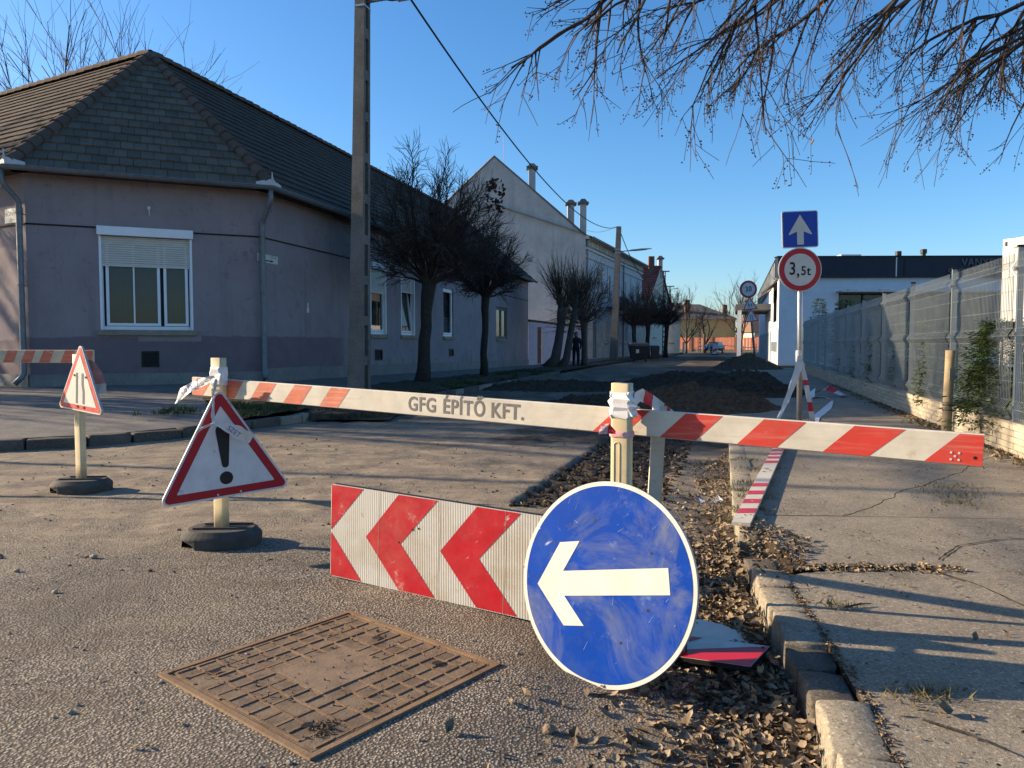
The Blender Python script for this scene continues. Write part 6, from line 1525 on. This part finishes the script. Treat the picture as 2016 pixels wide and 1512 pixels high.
for v in rib_v:                                                            # cast bars cell by cell, worn unevenly
    for u0, u1 in zip(rib_u, rib_u[1:]):
        if (abs(v) < .13 and abs((u0 + u1) / 2) < .15) or R() < .05: continue
        mb = MB(); mbox(mb, u0 + .006, u1 - .006, v - .005 + U(-.001, .001), v + .005, .0011, U(.0024, .0052)); mb.build('rib', m_rust, lo_)
for u in rib_u:
    for v0, v1 in zip(rib_v, rib_v[1:]):
        if (abs(u) < .15 and abs((v0 + v1) / 2) < .13) or R() < .05: continue
        mb = MB(); mbox(mb, u - .005 + U(-.001, .001), u + .005, v0 - .001, v1 + .001, .0011, U(.0022, .0046)); mb.build('rib', m_rust, lo_)
mb = MB(); mbox(mb, -.155, .155, -.135, .135, .0017, .0050); mb.build('centre_panel', m_rust2, lo_)
for u, v in ((-.30, .30 - .60), (.28, .26), (-.33, .28), (.30, -.10)):
    mb = MB(); n = 10; mb.poly([mw_(u + .022 * cos(2 * pi * k / n), v + .016 * sin(2 * pi * k / n), .0088) for k in range(n)][::-1]); mb.build('lifting_hole', m_black, lo_)

mb = MB()
for k in range(420):                                                       # trodden dirt lodged in the pattern
    if k < 150: u, v = -.30 + random.gauss(0, .03), .33 + random.gauss(0, .022)
    else: u, v = U(-lid, lid), U(-lid, lid)
    p = Vector(mw_(u, v, .004)); s_ = U(.002, .007); d = rv() * s_; e = rv() * s_; mb.poly([p - d, p + e, p + d]); mb.poly([p - e, p + d + Vector((0, 0, s_)), p + e])
mb.build('lodged_dirt', m_clod, mh, kind='stuff')

# ------------------------------------------------------------------ leaf litter, grit, clods
def gz(x, y):
    if x > kerb_x(y) + .17: return .055
    if x > kerb_x(y): return .06
    return road_z(x, y) - (.03 * in_trench(x, y))
lit = MB(); cr = MB()
for k in range(9500):
    y = 1.3 + 7.2 * R() ** 1.4; kx_ = kerb_x(y)
    spread = .15 + .14 * max(0, fbm(y * 1.2, 3, 0, 3) + .45)
    if y < 2.9: spread += .07
    d = abs(random.gauss(0, spread)); x = kx_ - .02 - d
    if y > 4.9 and R() < .72: continue
    pile = .09 * math.exp(-(d / .15) ** 2) * U(0, 1); big = R() < .08
    leaf(lit, Vector((x, y, gz(x, y) + .008 + pile)), U(.018, .046) * (1.6 if big else 1), (U(-.8, .8), U(-.8, .8), 1), U(0, 6.28), U(.0, .30) if R() < .8 else U(.3, .6))
for k in range(520):                                                      # leaves over the broken stretch of kerb and into the wide joint
    y = random.gauss(4.35, .28); x = kerb_x(y) + U(-.05, .42) * (1 - abs(y - 4.35)); 
    leaf(lit, Vector((x, y, gz(x, y) + .01 + .03 * R() if x < kerb_x(y) + .2 else .062 + .01 * R())), U(.018, .04), (U(-.7, .7), U(-.7, .7), 1), U(0, 6.28), U(.0, .30) if R() < .8 else U(.3, .6))
for k in range(420):
    x = U(1.45, 2.3); y = 3.88 + random.gauss(0, .035); leaf(lit, Vector((x, y, .052 + .008 * R())), U(.015, .035), (U(-.7, .7), U(-.7, .7), 1), U(0, 6.28), U(.05, .4))
for k in range(500):                                                     # trench debris
    y = U(5.65, 9.5); x = .1 + (y - 5.9) * .305 + U(0, 1.0); leaf(lit, Vector((x, y, gz(x, y) + .012)), U(.02, .05), (U(-.9, .9), U(-.9, .9), .8), U(0, 6.28), U(.1, .5))
lit.build('leaf_litter', m_litter, label='drift of dry brown leaves along the right kerb', cat='leaf litter', kind='stuff')
for k in range(3600):                                                     # crumbled leaf and bark on the pavement and road
    if R() < .62: y = 1.2 + 6.5 * R() ** 1.3; x = U(kerb_x(y) + .2, fence_x(y)); z = .0585
    else: y = 1.6 + 8 * R(); x = U(-3, kerb_x(y)); z = gz(x, y) + .006
    if fbm(x * 1.5, y * 1.5, 8, 3) < -.12 and R() < .8: continue
    leaf(cr, Vector((x, y, z)), U(.008, .024), (U(-.6, .6), U(-.6, .6), 1), U(0, 6.28), U(.05, .4))
for k in range(900):
    y = U(1.2, 3.9); x = kerb_x(y) + .168 + random.gauss(0, .012); leaf(cr, Vector((x, y, .052)), U(.008, .022), (U(-.6, .6), U(-.6, .6), 1), U(0, 6.28), U(.05, .4))
cr.build('leaf_crumbs', m_litter2, label='crumbs of bark and leaf scattered over pavement and road', cat='leaf litter', kind='stuff')
def pebbles(name, label, m, n, place, s0, s1, cat):
    mb = MB()
    P0 = [(1, 0, 0), (-1, 0, 0), (0, 1, 0), (0, -1, 0), (0, 0, 1), (0, 0, -1)]; Fq = ((0, 2, 4), (2, 1, 4), (1, 3, 4), (3, 0, 4), (2, 0, 5), (1, 2, 5), (3, 1, 5), (0, 3, 5))
    bm = bmesh.new(); bmesh.ops.create_icosphere(bm, subdivisions=1, radius=1); vv = [v.co.copy() for v in bm.verts]; fc = [[v.index for v in f.verts] for f in bm.faces]; bm.free()
    for k in range(n):
        q = place()
        if q is None: continue
        s = lerp(s0, s1, R() ** 3); i = len(mb.v); a_ = U(0, 6.28); sx, sy, sz = s * U(.7, 1.4), s * U(.6, 1.1), s * U(.4, .8); c, sn = cos(a_), sin(a_)
        for v in vv:
            j = 1 + U(-.22, .22); x, y, z = v.x * sx * j, v.y * sy * j, v.z * sz * j; mb.v.append((q[0] + x * c - y * sn, q[1] + x * sn + y * c, q[2] + z + sz * .4))
        for f in fc: mb.f.append(tuple(i + h for h in f)); mb.m.append(0)
    mb.build(name, m, label=label, cat=cat, kind='stuff')
def pl_clod():
    y = U(4.0, 10); x = U(-5.5, kerb_x(y) - .1)
    if fbm(x * .9, y * 1.6, 2, 4) < .12 - .12 * (y > 6): return None
    return (x, y, gz(x, y))
pebbles('soil_clods', 'small trodden soil clods scattered over the road', m_clod, 2600, pl_clod, .003, .017, 'soil')
def pl_peb():
    y = 1.4 + 6 * R() ** 1.6; x = U(-4.5, kerb_x(y)); return (x, y, gz(x, y))
pebbles('grit', 'loose pale grit on the asphalt', m_pebble, 520, pl_peb, .003, .011, 'grit')
def pl_tr():
    y = U(5.65, 12); x = .03 + (y - 5.9) * .305 + U(0, 1.12); return (x, y, gz(x, y) - .01)
pebbles('trench_rubble', 'dark soil rubble filling the dug strip beside the kerb', m_soil, 5200, pl_tr, .005, .042, 'soil')
# single things on the ground
random.seed(140)
def stone(label, x, y, s, m=m_pebble):
    bm = bmesh.new(); bmesh.ops.create_icosphere(bm, subdivisions=2, radius=s)
    for v in bm.verts: v.co = Vector((v.co.x * 1.2, v.co.y, v.co.z * .75)) * (1 + .35 * noise.noise(v.co * 40 + Vector((x, y, 0)))) + Vector((0, 0, s * .55))
    me = bpy.data.meshes.new('stone'); bm.to_mesh(me); bm.free(); me.materials.append(m); link('stone', me, None, label, 'stone', 'loose stones on the road', mx=Matrix.Translation((x, y, gz(x, y))))
stone('small pale stone in the left foreground asphalt', -2.21, 3.65, .013); stone('pale stone left of the exclamation sign foot', -2.35, 4.25, .017); stone('pebble at the far left edge of the asphalt', -2.62, 4.0, .014); stone('clod lying between manhole and leaf drift', .12, 2.42, .018, m_clod)
def one_leaf(label, x, y, s, n=(.3, -.2, 1), c=.6):
    mb = MB(); leaf(mb, Vector((x, y, gz(x, y) + .012)), s, n, U(0, 6), c); mb.build('dry_leaf', m_litter, label=label, cat='leaf', group='single fallen leaves')
one_leaf('curled dry leaf standing on the pavement near the bottom edge', 1.33, 2.33, .07, (.9, -.3, .4)); one_leaf('dry leaf beside the lower right edge of the manhole', -.20, 2.36, .05); one_leaf('dry leaf right of the manhole under the disc shadow', .05, 2.62, .05, (.2, .6, .7)); one_leaf('flat dry leaf on the asphalt under the manhole corner', -.62, 2.02, .05); one_leaf('dry leaf in the middle of the right pavement', 1.78, 2.9, .045)
for lb_, p, q in (('dark broken twig on the pavement near the bottom', (1.50, 2.20), (1.72, 2.33)), ('thin twig lying beside the kerb at the bottom', (1.25, 2.28), (1.40, 2.08)), ('thin twig on the sunlit pavement slab', (1.45, 3.28), (1.58, 3.32))):
    mb = MB(); A_, B_ = Vector((p[0], p[1], .06)), Vector((q[0], q[1], .062)); mb.tube([A_, A_.lerp(B_, .5) + Vector((.008, .004, .004)), B_], [.004, .004, .002], 5); mb.build('twig', m_bark, label=lb_, cat='twig')
mb = MB(); cx, cy = 1.62, 6.15
for k in range(26): p = Vector((cx + U(-.11, .11), cy + U(-.06, .06), gz(cx, cy) + .02 + U(0, .03))); d = rv() * U(.03, .06); e = rv() * U(.02, .05); mb.poly([p, p + d, p + e])
mb.build('foil_scrap', m_foil, label='crumpled silver foil scrap in the gutter', cat='litter')
# grass and weeds
random.seed(150); gr = MB()
for k in range(9000):
    y = U(10.2, 14.5); t0 = U(.18, 1.9); x = -3.55 + (y - 11) * .38 - t0 * .9
    if fbm(x * 1.2, y * 1.2, 6, 3) < -.05: continue
    z = .16 + .08 * t0 * .5; h = U(.03, .085); a_ = U(0, 6.28); d = Vector((cos(a_), sin(a_), 0)); p = Vector((x, y, z))
    gr.poly([p - d * .006, p + d * .006, p + d * .01 + Vector((U(-.03, .03), U(-.03, .03), h))])
for k in range(7000):
    y = U(14.5, 30); x = -2.2 + (y - 14.1) * .257 - U(.2, 1.7)
    if fbm(x * .9, y * .9, 6, 3) < .02: continue
    p = Vector((x, y, .15)); a_ = U(0, 6.28); d = Vector((cos(a_), sin(a_), 0)); gr.poly([p - d * .01, p + d * .01, p + Vector((U(-.04, .04), U(-.04, .04), U(.05, .13)))])
gr.build('verge_grass', m_grass, label='short green grass on the left verge', cat='grass', kind='stuff')
wd = MB()
def tuft(cx, cy, n, r, h, z=.055):
    for k in range(n):
        p = Vector((cx + random.gauss(0, r), cy + random.gauss(0, r * .6), z)); a_ = U(0, 6.28); d = Vector((cos(a_), sin(a_), 0)); wd.poly([p - d * .004, p + d * .004, p + Vector((U(-1, 1) * h * .8, U(-1, 1) * h * .8, U(.2, 1) * h))])
for cx, cy, n, r in ((1.62, 5.25, 190, .10), (1.80, 5.7, 160, .09), (2.02, 6.3, 160, .09), (2.25, 7.0, 150, .10), (1.50, 4.98, 120, .07), (2.3, 7.6, 120, .1), (1.78, 6.0, 120, .06), (3.4, 5.75, 160, .13), (3.55, 6.1, 150, .16), (3.2, 5.5, 90, .1), (1.35, 2.45, 120, .06), (1.43, 3.3, 60, .05)): tuft(cx, cy, n, r, .035)
y = 8.0
for k in range(120): y = U(7.6, 22); tuft(fence_x(y) - .1 - abs(random.gauss(0, .1)), y, 14, .06, .06)
wd.build('weeds', m_weed, label='dry weeds in the pavement joints and along the plinth', cat='weeds', kind='stuff')
mb = MB()
for k in range(700): y = 6 + 9 * R(); x = fence_x(y) - .06 - abs(random.gauss(0, .12)); leaf(mb, Vector((x, y, .065)), U(.03, .07), (U(-.7, .7), U(-.7, .7), 1), U(0, 6.28), .4)
mb.build('leaf_litter', m_litter, label='dry leaves gathered along the foot of the fence plinth', cat='leaf litter', kind='stuff')

# ------------------------------------------------------------------ far street details
bn = thing('waste_container', 'black wheeled waste container beside the far concrete pole', 'bin', (8.6, 52, .05))
mb = MB(); mb.hexa([(8.1, 51.6, .22), (9.1, 51.6, .22), (9.1, 52.5, .22), (8.1, 52.5, .22), (7.95, 51.45, 1.08), (9.25, 51.45, 1.08), (9.25, 52.6, 1.08), (7.95, 52.6, 1.08)]); mb.build('body', m_binp, bn)
mb = MB(); mb.hexa([(7.92, 51.4, 1.085), (9.28, 51.4, 1.085), (9.28, 52.65, 1.085), (7.92, 52.65, 1.085), (8.0, 51.6, 1.26), (9.2, 51.6, 1.26), (9.2, 52.5, 1.32), (8.0, 52.5, 1.32)]); mb.build('lid', m_binp, bn)
mb = MB(); mb.poly([(8.32, 51.50, .62), (8.52, 51.50, .62), (8.52, 51.47, .86), (8.32, 51.47, .86)]); mb.build('sticker', m_swc, bn)
for x in (8.2, 9.0): mb = MB(); mb.tube([(x - .04, 51.7, .11), (x + .04, 51.7, .11)], .11, 10); mb.build('wheel', m_black, bn)
bn2 = thing('wheelie_bin', 'small dark wheelie bin behind the waste container', 'bin', (10.6, 57, .05))
mb = MB(); mb.hexa([(10.4, 56.8, .1), (10.85, 56.8, .1), (10.85, 57.3, .1), (10.4, 57.3, .1), (10.33, 56.72, 1.0), (10.92, 56.72, 1.0), (10.92, 57.4, 1.0), (10.33, 57.4, 1.0)]); mb.build('body', m_binp, bn2); mb = MB(); mb.hexa([(10.3, 56.68, 1.003), (10.95, 56.68, 1.003), (10.95, 57.45, 1.003), (10.3, 57.45, 1.003), (10.36, 56.8, 1.07), (10.9, 56.8, 1.07), (10.9, 57.4, 1.12), (10.36, 57.4, 1.12)]); mb.build('lid', m_binp, bn2)
# parked car, seen from its front corner
def make_car(x, y, yaw):
    t = thing('parked_car', 'dark blue parked car in front of the terracotta fence', 'car', (x, y, 0))
    c, s = cos(yaw), sin(yaw)
    def w_(u, v, z): return (x + u * c - v * s, y + u * s + v * c, z)
    prof = [(-2.05, .32), (-2.1, .75), (-1.95, .98), (-1.6, 1.02), (1.0, 1.0), (1.75, .90), (2.05, .72), (2.1, .35)]
    mb = MB(); R_ = []
    for v, k, dz in ((-.86, .96, -.02), (-.82, 1, 0), (0, 1.01, .02), (.82, 1, 0), (.86, .96, -.02)): R_.append([w_(u * k, v, z + (dz if z > .8 else 0)) for u, z in prof])
    mb.loft(R_); mb.build('body', m_carb, t, True)
    g = [(-1.9, .99), (-1.55, 1.48), (.25, 1.5), (1.0, .99)]; mb = MB(); mb.loft([[w_(u, v * (1 if z < 1.1 else .82), z) for u, z in g] for v in (-.78, .78)]); mb.build('windows', mat('car_glass', (.02, .025, .03), .08, .05, 2, spec=.8), t)
    mb = MB(); g2 = [(-1.6, 1.475), (-1.5, 1.52), (.15, 1.535), (.3, 1.49)]; mb.loft([[w_(u, v, z) for u, z in g2] for v in (-.64, .64)]); mb.build('roof', m_carb, t)
    for u in (-1.3, 1.3):
        for v in (-.8, .8): mb = MB(); mb.tube([w_(u, v - .09, .32), w_(u, v + .09, .32)], .32, 16); o = mb.build('tyre', m_black, t); mb = MB(); mb.tube([w_(u, v - .1, .32), w_(u, v + .1, .32)], .19, 12); mb.build('rim', m_steel, o)
    for v in (-.6, .6): mb = MB(); mb.hexa([w_(1.95, v - .17, .68), w_(2.06, v - .17, .64), w_(2.06, v + .17, .64), w_(1.95, v + .17, .68), w_(1.85, v - .15, .85), w_(1.95, v - .15, .80), w_(1.95, v + .15, .80), w_(1.85, v + .15, .85)]); mb.build('headlight', m_zincw, t)
    mb = MB(); mb.hexa([w_(2.08, -.25, .42), w_(2.12, -.25, .42), w_(2.12, .25, .42), w_(2.08, .25, .42), w_(2.08, -.25, .54), w_(2.12, -.25, .54), w_(2.12, .25, .54), w_(2.08, .25, .54)]); mb.build('number_plate', m_swc, t)
make_car(27.9, 106, radians(-122))
# far bollard, barrier and tape at the junction
for lb_, x, y, h in (('white bollard at the far end of the road', 21.9, 98, 1.35), ('thin white stake carrying far tape', 25.4, 99, 1.4), ('short white stake by the sunlit heap', 30.2, 95, 1.1)):
    t = thing('bollard', lb_, 'bollard', (x, y, 0), 'white stakes at the far end'); mb = MB(); r_ = .14 if h < 1.36 and h > 1.2 else .06; mb.tube([(x, y, -.1), (x, y, h)], r_, 8); o = mb.build('stake', m_swc, t); mb = MB(); mb.tube([(x, y, h), (x, y, h + .12)], r_ * 1.05, 8); mb.build('cap', m_taper, o)
mb = MB(); pts = [(23.0, 97, .6), (25.4, 99, 1.25), (27.5, 97, .95), (29.4, 96, .75), (33.5, 96, .95)]
for p, q in zip(pts, pts[1:]):
    mb.poly([p, q, (q[0], q[1], q[2] + .09), (p[0], p[1], p[2] + .09)])
mb.build('far_barrier_tape', m_tape, label='sagging white tape across the far end of the road', cat='tape')
fb_ = thing('far_barrier', 'small striped barrier with white cloth in the road end', 'barrier', (23.3, 88, 0))
mb = MB(); mb.box(23.0, 23.5, 88, 88.06, .1, 1.1); mb.build('panel', m_tape, fb_); mb = MB(); mb.poly([(23.0, 87.995, .3), (23.5, 87.995, .55), (23.5, 87.995, .8), (23.0, 87.995, .55)]); mb.build('stripe', m_taper, fb_); mb = MB(); mb.box(22.9, 23.6, 87.85, 88.2, 0, .1); mb.build('foot', m_black, fb_)
# person by the reddish tree: one skinned body, dark coat
def person(x, y, z):
    t = thing('person', 'person in a dark coat standing beside the reddish tree', 'person', (x, y, z))
    J = {'pel': (0, 0, .92, .15), 'che': (0, -.02, 1.22, .17), 'nec': (0, -.02, 1.43, .07), 'hea': (0, -.04, 1.58, .095), 'crn': (0, -.03, 1.67, .07), 'lsh': (.18, -.02, 1.36, .085), 'lel': (.25, -.04, 1.10, .065), 'lwr': (.22, -.16, .92, .045), 'lha': (.21, -.2, .86, .04), 'rsh': (-.18, -.02, 1.36, .085), 'rel': (-.25, 0, 1.1, .065), 'rwr': (-.24, -.1, .88, .045), 'rha': (-.24, -.12, .80, .04), 'lhp': (.1, 0, .86, .12), 'lkn': (.11, -.05, .48, .08), 'lan': (.11, .02, .08, .06), 'lto': (.11, -.12, .04, .045), 'rhp': (-.1, 0, .86, .12), 'rkn': (-.11, -.02, .48, .08), 'ran': (-.12, .06, .08, .06), 'rto': (-.12, -.08, .04, .045)}
    E_ = [('pel', 'che'), ('che', 'nec'), ('nec', 'hea'), ('hea', 'crn'), ('che', 'lsh'), ('lsh', 'lel'), ('lel', 'lwr'), ('lwr', 'lha'), ('che', 'rsh'), ('rsh', 'rel'), ('rel', 'rwr'), ('rwr', 'rha'), ('pel', 'lhp'), ('lhp', 'lkn'), ('lkn', 'lan'), ('lan', 'lto'), ('pel', 'rhp'), ('rhp', 'rkn'), ('rkn', 'ran'), ('ran', 'rto')]
    K = list(J); me = bpy.data.meshes.new('body'); me.from_pydata([(x + J[k][0], y + J[k][1], z + J[k][2]) for k in K], [(K.index(a_), K.index(b_)) for a_, b_ in E_], [])
    me.materials.append(m_cloth); o = link('body', me, t); md = o.modifiers.new('skin', 'SKIN'); o.modifiers.new('sub', 'SUBSURF').levels = 2; o.modifiers['sub'].render_levels = 2; md.use_smooth_shade = True
    for i, k in enumerate(K): me.skin_vertices[0].data[i].radius = (J[k][3], J[k][3])
    me.skin_vertices[0].data[0].use_root = True
    bm = bmesh.new(); bmesh.ops.create_uvsphere(bm, u_segments=12, v_segments=8, radius=.118)
    for v in bm.verts: v.co = Vector((v.co.x * .95 + x, v.co.y * 1.05 + y + .02, v.co.z * 1.1 + z + 1.61))
    me = bpy.data.meshes.new('hair'); bm.to_mesh(me); bm.free(); me.materials.append(m_black); link('hair', me, t)
    bm = bmesh.new(); bmesh.ops.create_uvsphere(bm, u_segments=12, v_segments=8, radius=.085)
    for v in bm.verts: v.co = Vector((v.co.x * .9 + x, v.co.y * .8 + y - .075, v.co.z * 1.2 + z + 1.575))
    me = bpy.data.meshes.new('face'); bm.to_mesh(me); bm.free(); me.materials.append(m_skin); link('face', me, t)
person(3.22, 38.6, .1)

# ------------------------------------------------------------------ unseen pole added for shadow lines on the road; arm and head made up
sl = thing('shadow_pole', 'unseen steel pole added for its shadow on the road, arm and head made up', 'shadow caster', (-17.0, 10.29, 0))
mb = MB(); mb.tube([(-17.0, 10.29, -.1), (-17.0, 10.29, 8.6)], [.075, .05], 10); mb.build('pole', m_steel, sl)
mb = MB(); mb.tube([(-17.5, 7.4, 6.95), (-17.35, 8.9, 7.02), (-17.2, 9.9, 7.05)], [.06, .04, .02], 8); mb.build('arm', m_steel, sl)  # made-up arm, shaped only to throw a shadow on the pavement
mb = MB(); mb.tube([(-17.22, 9.9, 7.05), (-17.0, 10.6, 7.06), (-16.75, 11.3, 7.06), (-16.5, 11.75, 7.06)], [.05, .06, .07, .05], 8); mb.build('lamp_head', m_steel, sl)  # made-up head, no lamp: added only for the shadow it casts
